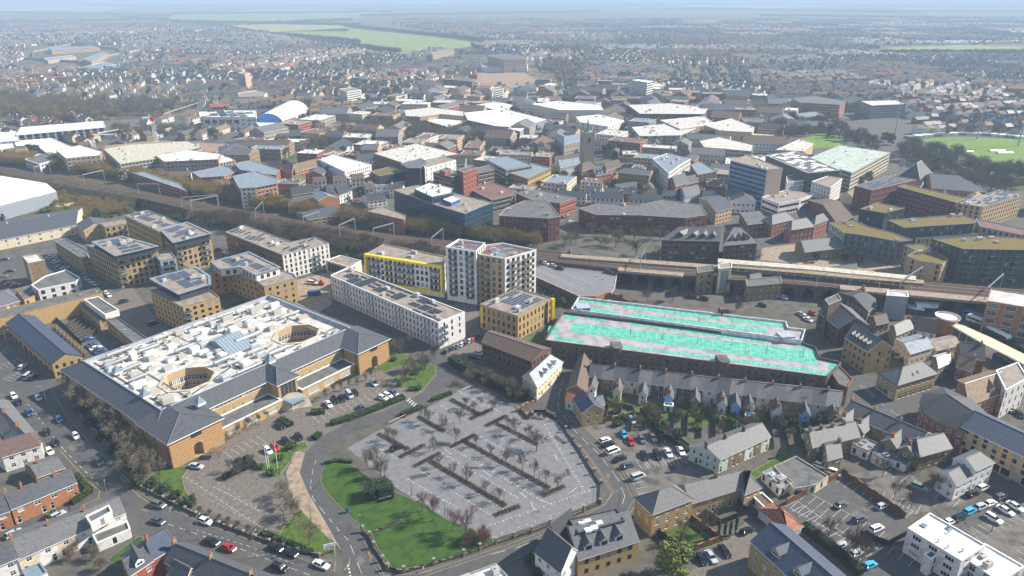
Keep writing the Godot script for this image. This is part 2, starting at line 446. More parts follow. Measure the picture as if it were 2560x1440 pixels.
var balcache := {}
func balcony_mesh(w: float, dep: float, mat: String) -> ArrayMesh:
	var key := "%.1f_%s" % [w, mat]
	if balcache.has(key): return balcache[key]
	var a := MB.new()
	a.box(Vector3(0,0.0, dep / 2), Vector3(w / 2,0,0), Vector3(0,0.1,0), Vector3(0,0, dep / 2), true)
	for x in [-1,1]:
		a.box(Vector3(x * (w / 2 - 0.03), 1.1, dep / 2), Vector3(0.03,0,0), Vector3(0,0.03,0), Vector3(0,0, dep / 2))
		a.box(Vector3(x * (w / 2 - 0.03), 0.6, dep - 0.03), Vector3(0.03,0,0), Vector3(0,0.5,0), Vector3(0,0,0.03))
	a.box(Vector3(0,1.1, dep - 0.03), Vector3(w / 2,0,0), Vector3(0,0.03,0), Vector3(0,0,0.03))
	var g := MB.new()
	g.box(Vector3(0,0.6, dep - 0.05), Vector3(w / 2 - 0.06,0,0), Vector3(0,0.42,0), Vector3(0,0,0.01))
	for x in [-1,1]: g.box(Vector3(x * (w / 2 - 0.05), 0.6, dep / 2), Vector3(0.01,0,0), Vector3(0,0.42,0), Vector3(0,0, dep / 2 - 0.1))
	var me := g.mesh(Vector3.ZERO, a.mesh())
	me.surface_set_material(0, M("grey_frame"))
	me.surface_set_material(1, M(mat))
	balcache[key] = me
	return me

const STY := {
	"flats": {"w": "yellow_brick", "r": "felt_tan", "c": "lead", "f": "dark_frame", "s": 2.7, "ww": 1.25, "wh": 1.9, "sill": 0.5},
	"yellow": {"w": "yellow_brick", "r": "felt_grey", "c": "stock_brick", "f": "dark_frame", "s": 3.2, "ww": 1.1, "wh": 1.5},
	"white": {"w": "white_render", "r": "felt_tan", "c": "white_frame", "f": "dark_frame", "s": 3.0, "ww": 0.95, "wh": 1.8, "sill": 0.6},
	"red": {"w": "red_brick", "r": "felt_grey", "c": "concrete", "f": "white_frame", "s": 3.4, "ww": 1.7, "wh": 1.4},
	"brown": {"w": "brown_brick", "r": "felt_grey", "c": "concrete", "f": "brown_frame", "s": 2.8, "ww": 1.4, "wh": 1.4},
	"office": {"w": "concrete", "r": "pale_roof", "c": "concrete", "f": "white_frame", "s": 2.6, "ww": 2.4, "wh": 1.5},
	"shed": {"w": "grey_clad", "r": "white_roof", "c": "white_frame", "f": "grey_frame", "s": 9.0, "ww": 3.0, "wh": 1.2},
	"dark": {"w": "grey_brick", "r": "sedum", "c": "lead", "f": "dark_frame", "s": 3.0, "ww": 1.2, "wh": 1.9, "sill": 0.5},
	"green": {"w": "green_brick", "r": "sedum", "c": "lead", "f": "dark_frame", "s": 2.9, "ww": 1.3, "wh": 1.9, "sill": 0.5},
	"glass": {"w": "dark_clad", "r": "felt_tan", "c": "grey_clad", "f": "teal_frame", "s": 2.5, "ww": 2.3, "wh": 2.7, "sill": 0.2, "gl": "glass_blue", "marg": 0.1},
	"house": {"w": "stock_brick", "r": "slate", "f": "white_frame", "s": 2.9, "ww": 1.15, "wh": 1.4, "n": 2},
}
func sty(st: String, o: Dictionary) -> Dictionary:
	var d: Dictionary = STY[st].duplicate()
	d.merge(o, true)
	return d

func foot(px, h: float) -> PackedVector3Array:
	return squared(px if px is PackedVector3Array else PX(px, h))

# a volume with a flat roof behind a parapet
func vol(T: Node3D, px, h: float, st: String, o := {}) -> PackedVector3Array:
	o = sty(st, o)
	var y0: float = o.get("y0", 0.0)
	var p := foot(px, h)
	if y0 < 1.0: occupied.append(flat2(p))
	var mb := MB.new()
	var k := p.size()
	for i in k:
		var e: Dictionary = o
		if o.has("ed") and o.ed.has(i):
			e = o.duplicate(); e.merge(o.ed[i], true)
		if o.has("only") and not o.only.has(i):
			e = o.duplicate(); e["blank"] = true
		if e.get("w", o.w) != o.w:
			var wm := MB.new()
			wall(T, wm, p[i], p[(i + 1) % k], y0, h, e)
			part(T, "wall", wm, e.w)
		else: wall(T, mb, p[i], p[(i + 1) % k], y0, h, e)
	part(T, "wall", mb, o.w)
	var ov: float = o.get("ov", 0.06)
	var up: float = o.get("up", 0.35)
	var outer := offset(p, -ov, h)
	var inner := offset(p, 0.3, h)
	var cp := MB.new()
	for i in k:
		var j := (i + 1) % k
		var dn := Vector3(0,0.2,0)
		var t := Vector3(0,0.05,0)
		cp.q(outer[j] - dn, outer[i] - dn, outer[i] + t, outer[j] + t)
		cp.q(outer[j] + t, outer[i] + t, inner[i] + t, inner[j] + t)
		cp.q(inner[i] - Vector3(0, up, 0), inner[j] - Vector3(0, up, 0), inner[j] + t, inner[i] + t)
		cp.q(outer[i] - dn, outer[j] - dn, p[j] - dn, p[i] - dn)
	part(T, "parapet", cp, o.c)
	var rf := MB.new()
	rf.poly(offset(p, 0.28, h - up + 0.02))
	part(T, "roof", rf, o.r)
	roof_kit(T, p, h - up + 0.02, o)
	return p

func roof_kit(T: Node3D, p: PackedVector3Array, y: float, o: Dictionary) -> void:
	var r := RandomNumberGenerator.new()
	r.seed = int(absf(p[0].x * 131.0 + p[0].z * 17.0)) + 5
	var d := (p[1] - p[0]); d.y = 0
	var L := d.length()
	d /= L
	var e := Vector3(-d.z, 0, d.x)
	var f := flat2(offset(p, 1.2, y))
	var lo := 1e9; var hi := -1e9; var l0 := 1e9; var l1 := -1e9
	for a in p:
		var s := (a - p[0]).dot(d)
		var t := (a - p[0]).dot(e)
		lo = minf(lo, s); hi = maxf(hi, s); l0 = minf(l0, t); l1 = maxf(l1, t)
	var inside := func(s: float, t: float) -> bool:
		var w: Vector3 = p[0] + d * s + e * t
		return Geometry2D.is_point_in_polygon(Vector2(w.x, w.z), f)
	var b := Basis(d, Vector3.UP, e)
	if o.has("solar"):   # rows of tilted panels, each strip a part
		var ln: float = o.get("slen", 5.0)
		var me: ArrayMesh = strip_mesh(ln, o.get("smat", "solar"))
		var t := l0 + 1.6
		while t < l1 - 1.0:
			var s := lo + 1.5 + ln / 2
			while s < hi - 1.0:
				if r.randf() < o.solar and inside.call(s - ln / 2, t) and inside.call(s + ln / 2, t):
					kid(T, "solar_panel", me, Transform3D(b, p[0] + d * s + e * t + Vector3(0, y - p[0].y, 0) - T.position))
				s += ln + 0.8
			t += o.get("srow", 1.75)
	for i in o.get("plant", 0):
		for tries in 12:
			var s := r.randf_range(lo, hi)
			var t := r.randf_range(l0, l1)
			if inside.call(s, t):
				var w := p[0] + d * s + e * t
				var m := MB.new()
				var sx := r.randf_range(1.2,3.0)
				var sy := r.randf_range(0.7,1.7)
				m.bx(Vector3(w.x, y, w.z), sx, sy, r.randf_range(1.0,2.0), atan2(-d.z, d.x))
				m.bx(Vector3(w.x, y + sy, w.z) + d * 0.2, sx * 0.4,0.25,0.6, atan2(-d.z, d.x))
				part(T, "roof_plant", m, "plant" if r.randf() < 0.6 else "duct")
				break
	for i in o.get("vents", 0):
		for tries in 12:
			var s := r.randf_range(lo, hi)
			var t := r.randf_range(l0, l1)
			if inside.call(s, t):
				var w := p[0] + d * s + e * t
				var m := MB.new()
				m.tube(Vector3(w.x, y, w.z), Vector3(w.x, y + 0.7, w.z), 0.16,0.16,6, true)
				m.tube(Vector3(w.x, y + 0.7, w.z), Vector3(w.x, y + 0.9, w.z), 0.28,0.2,6, true)
				part(T, "roof_vent", m, "steel")
				break
	for i in o.get("lights", 0):
		for tries in 12:
			var s := r.randf_range(lo, hi)
			var t := r.randf_range(l0, l1)
			if inside.call(s, t):
				var w := p[0] + d * s + e * t
				var m := MB.new()
				m.bx(Vector3(w.x, y, w.z), 1.5,0.3,1.3, atan2(-d.z, d.x))
				part(T, "rooflight", m, "glass_roof")
				break

func strip_mesh(ln: float, mat: String) -> ArrayMesh:
	var key := "s%.1f%s" % [ln, mat]
	if not balcache.has(key):
		var a := MB.new()
		var x := Vector3(ln / 2,0,0)
		a.q(Vector3(-ln / 2,0.1,0.5), Vector3(ln / 2,0.1,0.5), Vector3(ln / 2,0.42,-0.5), Vector3(-ln / 2,0.42,-0.5))
		a.q(Vector3(ln / 2,0,-0.52), Vector3(-ln / 2,0,-0.52), Vector3(-ln / 2,0.42,-0.5), Vector3(ln / 2,0.42,-0.5))
		var g := MB.new()
		g.box(Vector3(0,0.07,0.52), x, Vector3(0,0.05,0), Vector3(0,0,0.03))
		g.box(Vector3(0,0.42,-0.52), x, Vector3(0,0.03,0), Vector3(0,0,0.03))
		for i in 4: g.box(Vector3(-ln / 2 + ln * i / 3.0,0.27,0), Vector3(0.03,0,0), Vector3(0,0.02,0), Vector3(0,-0.16,0.5))
		var me := g.mesh(Vector3.ZERO, a.mesh())
		me.surface_set_material(0, M(mat))
		me.surface_set_material(1, M("steel"))
		balcache[key] = me
	return balcache[key]

# a volume under a ridge along the first edge: hip0 / hip1 are how far the ridge ends stand in (0 = gable)
func gab(T: Node3D, px, he: float, hr: float, st: String, o := {}) -> PackedVector3Array:
	o = sty(st, o)
	var y0: float = o.get("y0", 0.0)
	var p := foot(px, he)
	if y0 < 1.0: occupied.append(flat2(p))
	var mb := MB.new()
	for i in 4:
		var e: Dictionary = o
		if o.has("ed") and o.ed.has(i):
			e = o.duplicate(); e.merge(o.ed[i], true)
		if o.has("only") and not o.only.has(i):
			e = o.duplicate(); e["blank"] = true
		if e.get("w", o.w) != o.w:
			var wm := MB.new()
			wall(T, wm, p[i], p[(i + 1) % 4], y0, he, e)
			part(T, "wall", wm, e.w)
		else: wall(T, mb, p[i], p[(i + 1) % 4], y0, he, e)
	var d := (p[1] - p[0]).normalized()
	var h0: float = o.get("hip0", 0.0)
	var h1: float = o.get("hip1", 0.0)
	var half := p[1].distance_to(p[2]) / 2
	var slope := (hr - he) / half
	var ov: float = o.get("ov", 0.35)
	var m0 := (p[0] + p[3]) / 2
	var m1 := (p[1] + p[2]) / 2
	if h0 <= 0: mb.t(p[0], p[3], Vector3(m0.x, hr, m0.z))
	if h1 <= 0: mb.t(p[2], p[1], Vector3(m1.x, hr, m1.z))
	part(T, "wall", mb, o.w)
	var ye := he - ov * slope + 0.06
	var e := Vector3(-d.z, 0, d.x)
	var x0 := d * (-ov if h0 > 0 else -0.12)
	var x1 := d * (ov if h1 > 0 else 0.12)
	var A := p[0] + x0 - e * ov; A.y = ye
	var B := p[1] + x1 - e * ov; B.y = ye
	var C := p[2] + x1 + e * ov; C.y = ye
	var D := p[3] + x0 + e * ov; D.y = ye
	var R0 := m0 + (d * h0 if h0 > 0 else x0); R0.y = hr + 0.06
	var R1 := m1 - (d * h1 if h1 > 0 else -x1); R1.y = hr + 0.06
	var rf := MB.new()
	rf.q(B, A, R0, R1)
	rf.q(D, C, R1, R0)
	if h0 > 0: rf.t(A, D, R0)
	if h1 > 0: rf.t(C, B, R1)
	part(T, "roof", rf, o.r)
	var fa := MB.new()   # fascias, verges and the ridge
	var dn := Vector3(0,-0.2,0)
	fa.q(B + dn, A + dn, A, B)
	fa.q(D + dn, C + dn, C, D)
	if h0 > 0: fa.q(A + dn, D + dn, D, A)
	else:
		fa.q(A + dn, R0 + dn, R0, A); fa.q(R0 + dn, D + dn, D, R0)
	if h1 > 0: fa.q(C + dn, B + dn, B, C)
	else:
		fa.q(C + dn, R1 + dn, R1, C); fa.q(R1 + dn, B + dn, B, R1)
	part(T, "fascia", fa, o.get("fa", "white_frame"))
	var rg := MB.new()
	var up := Vector3(0,0.04,0)
	rg.tube(R0 + up, R1 + up, 0.13,0.13,5)
	if h0 > 0:
		rg.tube(A + up, R0 + up, 0.1,0.1,5); rg.tube(D + up, R0 + up, 0.1,0.1,5)
	if h1 > 0:
		rg.tube(B + up, R1 + up, 0.1,0.1,5); rg.tube(C + up, R1 + up, 0.1,0.1,5)
	part(T, "ridge", rg, o.get("rg", "pale_slate"))
	for t in o.get("chim", []): chimney(T, R0.lerp(R1, t), atan2(-d.z, d.x), o.get("cw", "orange_brick"))
	for s in o.get("sky", []):   # [side 0/1, along, up, width]
		var a := (A if s[0] == 0 else D).lerp(B if s[0] == 0 else C, s[1])
		var b := R0.lerp(R1, s[1])
		var c := a.lerp(b, s[2])
		var sl := (b - a).normalized()
		var nn := (sl.cross(d) if s[0] == 1 else d.cross(sl)).normalized()
		if nn.y < 0: nn = -nn
		var k := MB.new()
		var w: float = s[3] if s.size() > 3 else 0.8
		k.box(c + nn * 0.05, d * w / 2, sl * 0.55, nn * 0.07)
		k.box(c + nn * 0.05,-d * w / 2, sl * 0.55, nn * 0.07)
		part(T, "skylight", k, o.get("skm", "glass_roof"))
	for s in o.get("dorm", []):   # [side, along, width, wall material]
		dormer(T, (A if s[0] == 0 else D).lerp(B if s[0] == 0 else C, s[1]), R0.lerp(R1, s[1]), d, s[2], o)
	if o.has("solar"):
		var q := PackedVector3Array([D, C, R1, R0])
		for i in int(o.solar):
			var t := 0.12 + 0.76 * (i + 0.5) / int(o.solar)
			var a := D.lerp(C, t); var b := R0.lerp(R1, t)
			var sl := (b - a).normalized()
			var nn := d.cross(sl).normalized()
			if nn.y < 0: nn = -nn
			var k := MB.new()
			k.box(a.lerp(b, 0.55) + nn * 0.1, d * (0.76 * C.distance_to(D) / int(o.solar) * 0.47), sl * (a.distance_to(b) * 0.28), nn * 0.04)
			k.box(a.lerp(b, 0.55) + nn * 0.1,-d * (0.76 * C.distance_to(D) / int(o.solar) * 0.47), sl * (a.distance_to(b) * 0.28), nn * 0.04)
			part(T, "solar_panel", k, "solar")
	return p

func chimney(T: Node3D, at: Vector3, yaw: float, mat: String, big := 1.0) -> void:
	var m := MB.new()
	var base := at - Vector3(0,1.0,0)
	m.bx(base, 0.5 * big, 2.0,1.0 * big, yaw)
	m.bx(base + Vector3(0,2.0,0), 0.6 * big, 0.15,1.1 * big, yaw)
	var c := part(T, "chimney", m, mat)
	var k := MB.new()
	var b := Basis(Vector3.UP, yaw)
	for i in 3:
		var q := base + b.z * (i - 1) * 0.36 * big + Vector3(0,2.28,0)
		k.tube(q, q + Vector3(0,0.4,0), 0.13,0.1,6, true)
	kid(c, "chimney_pot", k.mesh(T.position), Transform3D.IDENTITY, "clay_pot")

func dormer(T: Node3D, eave: Vector3, ridge: Vector3, d: Vector3, w: float, o: Dictionary) -> void:
	var sl := ridge - eave
	var inn := Vector3(sl.x, 0, sl.z)
	var run := inn.length()
	inn /= run
	var rise := sl.y / run
	var f := eave + inn * (run * 0.22); f.y = eave.y + rise * run * 0.22
	var wallh := 1.25
	var side := d * (w / 2)
	var back := f + inn * (wallh / rise)
	var m := MB.new()
	var U := Vector3(0, wallh, 0)
	var out := -inn
	var Rt := side if side.cross(Vector3.UP).dot(out) > 0 else -side   # right as seen from outside
	m.q(f - Rt, f + Rt, f + Rt + U, f - Rt + U)
	m.t(f + Rt, Vector3(back.x, f.y + wallh, back.z) + Rt, f + Rt + U)
	m.t(f - Rt, f - Rt + U, Vector3(back.x, f.y + wallh, back.z) - Rt)
	var top := U + Vector3(0, w * 0.45,0)
	m.t(f - Rt + U, f + Rt + U, f + top)
	var n := part(T, "dormer", m, o.get("dw_mat", "white_render"))
	var rf := MB.new()
	var bk := inn * ((wallh + w * 0.45) / rise)
	var fr := out * 0.2
	var ex := Rt * 0.15 - Vector3(0,0.07,0)
	rf.q(f + Rt + U + fr + ex, back + Vector3(0,0,0) + Rt + ex + Vector3(0, f.y + wallh - back.y, 0), f + top + bk, f + top + fr)
	rf.q(back - Rt - Rt * 0.15 - Vector3(0,0.07,0) + Vector3(0, f.y + wallh - back.y, 0), f - Rt + U + fr - Rt * 0.15 - Vector3(0,0.07,0), f + top + fr, f + top + bk)
	kid(n, "dormer_roof", rf.mesh(T.position), Transform3D.IDENTITY, o.r)
	kid(n, "window", winmesh(w * 0.65,0.95,1, o.get("f", "white_frame"), "glass_dark"), Transform3D(Basis(Rt.normalized(), Vector3.UP, out), f + Vector3(0,0.65,0) + out * 0.12 - T.position))

# a roof from any outline up to two ridge ends
func tent(T: Node3D, p: PackedVector3Array, r0: Vector3, r1: Vector3, mat: String) -> void:
	var m := MB.new()
	for i in p.size():
		var a := p[i]; var b := p[(i + 1) % p.size()]
		var ra := r0 if a.distance_to(r0) < a.distance_to(r1) else r1
		var rb := r0 if b.distance_to(r0) < b.distance_to(r1) else r1
		if ra == rb: m.t(b, a, ra)
		else: m.q(b, a, ra, rb)
	part(T, "roof", m, mat)
	m = MB.new(); m.tube(r0, r1,0.15,0.15,5); part(T, "ridge", m, "pale_slate")

func building(nm: String, label: String, px, h: float, st: String, o := {}, cat := "building", group := "") -> Node3D:
	var p := foot(px, h)
	var T := thing(nm, label, cat, centre(p), group)
	vol(T, p, h, st, o)
	return T

func house(nm: String, label: String, px, he: float, hr: float, st: String, o := {}, cat := "house", group := "") -> Node3D:
	var p := foot(px, he)
	var T := thing(nm, label, cat, centre(p), group)
	gab(T, p, he, hr, st, o)
	return T

# a row of n joined houses along the first edge; each is a thing of its own
func terrace(label: String, group: String, px, he: float, hr: float, n: int, o := {}, alt := []) -> Array:
	var p := foot(px, he)
	var made := []
	for i in n:
		var a := p[0].lerp(p[1], float(i) / n)
		var b := p[0].lerp(p[1], float(i + 1) / n)
		var c := p[3].lerp(p[2], float(i + 1) / n)
		var d := p[3].lerp(p[2], float(i) / n)
		var q := PackedVector3Array([a, b, c, d])
		var oo: Dictionary = o.duplicate()
		var lb := label
		if alt.size(): oo.merge(alt[i % alt.size()], true)
		if oo.has("tint"): lb = label % oo.tint
		oo["chim"] = o.get("chim", ([0.0] if i > 0 else [0.06]) if i % 2 == 0 or n < 5 else [])
		if not oo.has("only"): oo["only"] = [0,2] + ([3] if i == 0 else []) + ([1] if i == n - 1 else [])
		if not oo.has("doors"): oo["doors"] = [0.75 if i % 2 == 0 else 0.25]
		var T := thing("terraced_house", lb, "house", centre(q), group)
		gab(T, q, he, hr, "house", oo)
		made.append(T)
	return made
# ---------------------------------------------------------------- plants
var trees := {}
func grow(tr: MB, tw: MB, a: Vector3, dir: Vector3, ln: float, r: float, lv: int, g: RandomNumberGenerator, o: Dictionary) -> void:
	var b := a + dir * ln
	var bend := Vector3(g.randf_range(-1,1), g.randf_range(-0.3,0.6), g.randf_range(-1,1)) * 0.12
	var mid := a + dir * ln * 0.5 + bend * ln * 0.4
	if lv <= 2:
		var k := 6 if lv == 0 else (4 if lv == 1 else 3)
		tr.tube(a, mid, r, r * 0.8, k)
		tr.tube(mid, b, r * 0.8, r * 0.6, k)
	else:
		var side := dir.cross(Vector3(g.randf_range(-1,1), g.randf_range(-1,1), g.randf_range(-1,1))).normalized()
		for s in [side, dir.cross(side)]:
			tw.q(a - s * r, a + s * r, b + s * r * 0.45, b - s * r * 0.45)
	if lv >= o.lv: return
	var n: int = o.n[lv]
	for i in n:
		var t := 1.0 if i == 0 and lv < 2 else g.randf_range(o.get("low", 0.45), 1.0)
		var at := (a.lerp(mid, t * 2.0) if t < 0.5 else mid.lerp(b, t * 2.0 - 1.0))
		var ang: float = o.ang * g.randf_range(0.5,1.3) * (0.4 if i == 0 and lv < 2 else 1.0)
		var u := dir.cross(Vector3(0.3,0.2,0.9)).normalized().rotated(dir, TAU * (float(i) / n + g.randf() * 0.35))
		var nd := (dir * cos(ang) + u * sin(ang) + Vector3(0, o.up, 0)).normalized()
		grow(tr, tw, at, nd, ln * o.ln[lv] * g.randf_range(0.75,1.15), maxf(r * 0.55,0.012), lv + 1, g, o)

func bare_proto(key: String, sd: int, o: Dictionary) -> void:   # about 8 m high
	var g := RandomNumberGenerator.new()
	g.seed = sd
	var tr := MB.new()
	var tw := MB.new()
	for k in o.get("stems", 1):
		var lean := Vector3(g.randf_range(-1,1), 0, g.randf_range(-1,1)) * (0.05 if o.get("stems", 1) == 1 else 0.35)
		grow(tr, tw, lean * 0.4 - Vector3(0,0.2,0), (Vector3.UP + lean).normalized(), o.t, o.r, 0, g, o)
	trees[key] = [tr.mesh(), tw.mesh()]
	trees[key].append(trees[key][1].get_aabb().end.y)

func leafy_proto(key: String, sd: int, shape: Callable, count: int, size: float, trunk_h: float, trunk_r: float) -> void:
	var g := RandomNumberGenerator.new()
	g.seed = sd
	var lf := MB.new()
	var clumps := []
	for i in 26: clumps.append(shape.call(g))
	for i in count:
		var c: Array = clumps[i % clumps.size()]
		var v: Vector3 = Vector3(g.randfn(), g.randfn(), g.randfn()).normalized() * c[1] * pow(g.randf(), 0.4)
		var at: Vector3 = c[0] + v
		if at.y < 0.05: at.y = 0.05 + g.randf() * 0.3
		var a := Vector3(g.randfn(), g.randfn(), g.randfn()).normalized()
		var b := a.cross(v + Vector3(0.01,0.02,0.03)).normalized()
		a = b.cross(v + Vector3(0.3,0.1,0.0)).normalized()
		var s := size * g.randf_range(0.6,1.3)
		lf.t(at - a * s * 0.6, at + b * s * 0.5, at + a * s * 0.7)
		lf.t(at - a * s * 0.6, at + a * s * 0.7, at - b * s * 0.5)
	var tr := MB.new()
	tr.tube(Vector3(0,-0.2,0), Vector3(0, trunk_h, 0), trunk_r, trunk_r * 0.5,6)
	for i in 5:
		var c: Array = clumps[i * 4]
		tr.tube(Vector3(0, trunk_h * 0.5,0), c[0], trunk_r * 0.4,0.03,4)
	trees[key] = [tr.mesh(), lf.mesh()]
	trees[key].append(trees[key][1].get_aabb().end.y)

func make_trees() -> void:
	var sh_bush := func(g): return [Vector3(g.randf_range(-1,1), g.randf_range(0.4,1.5), g.randf_range(-1,1)), g.randf_range(0.4,0.75)]
	var sh_ever := func(g):
		var y: float = g.randf_range(1.6,7.2)
		var w: float = 2.3 * sqrt(maxf(0.05,1.0 - pow((y - 3.8) / 4.0,2.0)))
		var a: float = g.randf() * TAU
		return [Vector3(cos(a) * w * 0.75, y, sin(a) * w * 0.75), g.randf_range(0.7,1.25)]
	var sh_con := func(g):
		var y: float = g.randf_range(0.6,7.4)
		var w: float = 1.7 * (1.0 - y / 8.2)
		var a: float = g.randf() * TAU
		return [Vector3(cos(a) * w * 0.7, y, sin(a) * w * 0.7), 0.35 + w * 0.35]
	var sh_cyp := func(g): return [Vector3(g.randf_range(-0.12,0.12), g.randf_range(0.4,7.3), g.randf_range(-0.12,0.12)), 0.5]
	var sh_far := func(g): return [Vector3(g.randf_range(-1.6,1.6), g.randf_range(1.8,6.5), g.randf_range(-1.6,1.6)), g.randf_range(0.9,1.6)]
	var sh_clip := func(g):
		var v: Vector3 = Vector3(g.randfn(), g.randfn(), g.randfn()).normalized()
		return [Vector3(v.x * 1.6,2.6 + v.y * 1.2, v.z * 1.6), 0.8]
	for i in 3:
		bare_proto("street%d" % i, 40 + i, {"t": 2.4, "r": 0.11, "lv": 4, "n": [6,5,6,6], "ln": [0.95,0.62,0.62,0.7], "ang": 0.62, "up": 0.22})
		bare_proto("big%d" % i, 60 + i, {"t": 3.0, "r": 0.2, "lv": 4, "n": [6,6,6,8], "ln": [0.92,0.66,0.62,0.55], "ang": 0.75, "up": 0.1})
		bare_proto("scrub%d" % i, 80 + i, {"t": 1.6, "r": 0.07, "lv": 4, "n": [4,5,5,6], "ln": [0.95,0.8,0.7,0.7], "ang": 0.7, "up": 0.15, "stems": 4, "low": 0.3})
		leafy_proto("bush%d" % i, 100 + i, sh_bush, 620,0.3,0.8,0.06)
		leafy_proto("ever%d" % i, 120 + i, sh_ever, 2800,0.29,4.5,0.2)
		leafy_proto("conifer%d" % i, 140 + i, sh_con, 1900,0.28,6.0,0.16)
	leafy_proto("cypress", 160, sh_cyp, 900,0.28,5.0,0.1)
	leafy_proto("far", 170, sh_far, 150,1.0,3.0,0.2)
	leafy_proto("shaved", 180, sh_clip, 700,0.3,2.4,0.1)

# kind: bare ones "street", "big", "scrub"; leafy ones "bush", "ever", "conifer", "cypress"
func tree(x, y, hgt: float, kind: String, label: String, group: String, tw := "twig", wide := 1.0, nm := "", h0 := 0.0) -> Node3D:
	var at: Vector3 = P(x, y, h0) if not x is Vector3 else x
	var k := kind
	if not trees.has(k): k = kind + str(int(hashf(at.x, at.z) * 2.999))
	var bare := kind in ["street", "big", "scrub"]
	var name_: String = nm if nm else ({"street": "bare_tree", "big": "bare_tree", "scrub": "bare_shrub", "bush": "shrub", "ever": "evergreen_tree", "conifer": "conifer_tree", "cypress": "cypress_tree", "shaved": "clipped_tree", "far": "willow_tree"}[kind])
	var T := thing(name_, label, "shrub" if kind in ["scrub", "bush"] else "tree", at, group)
	var s: float = hgt / trees[k][2]
	T.basis = Basis(Vector3.UP, hashf(at.z, at.x) * TAU).scaled(Vector3(s * wide, s, s * wide))
	kid(T, "trunk", trees[k][0], Transform3D.IDENTITY, "bark")
	kid(T, "crown", trees[k][1], Transform3D.IDENTITY, tw if bare or tw != "twig" else ("leaf_conifer" if kind in ["conifer", "cypress"] else ("leaf_dark" if kind == "ever" else "leaf")))
	return T

func tree_list(pts: Array, hgt: float, kind: String, label: String, group: String, tw := "twig", wide := 1.0) -> void:
	for i in range(0, pts.size(), 2):
		tree(pts[i], pts[i + 1], hgt * (0.85 + 0.3 * hashf(pts[i], pts[i + 1])), kind, label, group, tw, wide)

# a hedge along a line of pixels: a dark core hidden under many leaves
func hedge(px: Array, h: float, w: float, label: String, leaf := "leaf", nm := "hedge", dens := 34.0, y0 := 0.0, core := "hedge_core") -> void:
	var p := PX(px, y0)
	var T := thing(nm, label, "hedge", p[0])
	var c := MB.new()
	var l := MB.new()
	var g := RandomNumberGenerator.new()
	g.seed = int(px[0] * 7 + px[1])
	for i in p.size() - 1:
		var a := p[i]
		var b := p[i + 1]
		var d := (b - a).normalized()
		var L := a.distance_to(b)
		var e := Vector3(-d.z, 0, d.x)
		c.box((a + b) / 2 + Vector3(0, h * 0.42,0), d * (L / 2), Vector3(0, h * 0.42,0), e * (-w * 0.38))
		c.box((a + b) / 2 + Vector3(0, h * 0.42,0), d * (L / 2), Vector3(0, h * 0.42,0), e * (w * 0.38))
		for k in int(L * (w + 2 * h) * dens / 3.0):
			var s := g.randf_range(-0.5,0.5) * (w + 2 * h)
			var at := a + d * g.randf() * L
			var off: Vector3
			var nr: Vector3
			if absf(s) < w / 2:
				off = e * s + Vector3(0, h * g.randf_range(0.86,1.08), 0); nr = Vector3.UP
			else:
				off = e * signf(s) * w / 2 * g.randf_range(0.8,1.1) + Vector3(0, h - (absf(s) - w / 2), 0); nr = e * signf(s)
			var u := (Vector3(g.randfn(), g.randfn(), g.randfn()) + nr * 0.2).normalized()
			var t := u.cross(nr + Vector3(0.1,0.1,0.1)).normalized()
			var z := g.randf_range(0.12,0.3) * (1.5 if w > 3.0 else 1.0)
			at += off + nr * 0.05
			l.t(at - u * z, at + t * z * 0.7, at + u * z)
	part(T, "stems", c, core)
	part(T, "foliage", l, leaf)

# ---------------------------------------------------------------- cars
var car_meshes := {}
func loft(rows: Array) -> MB:   # each row: x, then points [half width, y] from the sill to the centre line of the top
	var m := MB.new()
	var rings := []
	for r in rows:
		var ring := []
		for p in r[1]: ring.append(Vector3(r[0], p[1],-p[0]))
		for i in range(r[1].size() - 1,-1,-1): ring.append(Vector3(r[0], r[1][i][1], r[1][i][0]))
		rings.append(ring)
	for k in rings.size() - 1:
		for i in rings[k].size() - 1:
			m.q(rings[k][i], rings[k][i + 1], rings[k + 1][i + 1], rings[k + 1][i])
	for i in range(1, rings[0].size() - 1): m.t(rings[0][0], rings[0][i + 1], rings[0][i])
	var z: Array = rings[rings.size() - 1]
	for i in range(1, z.size() - 1): m.t(z[0], z[i], z[i + 1])
	return m

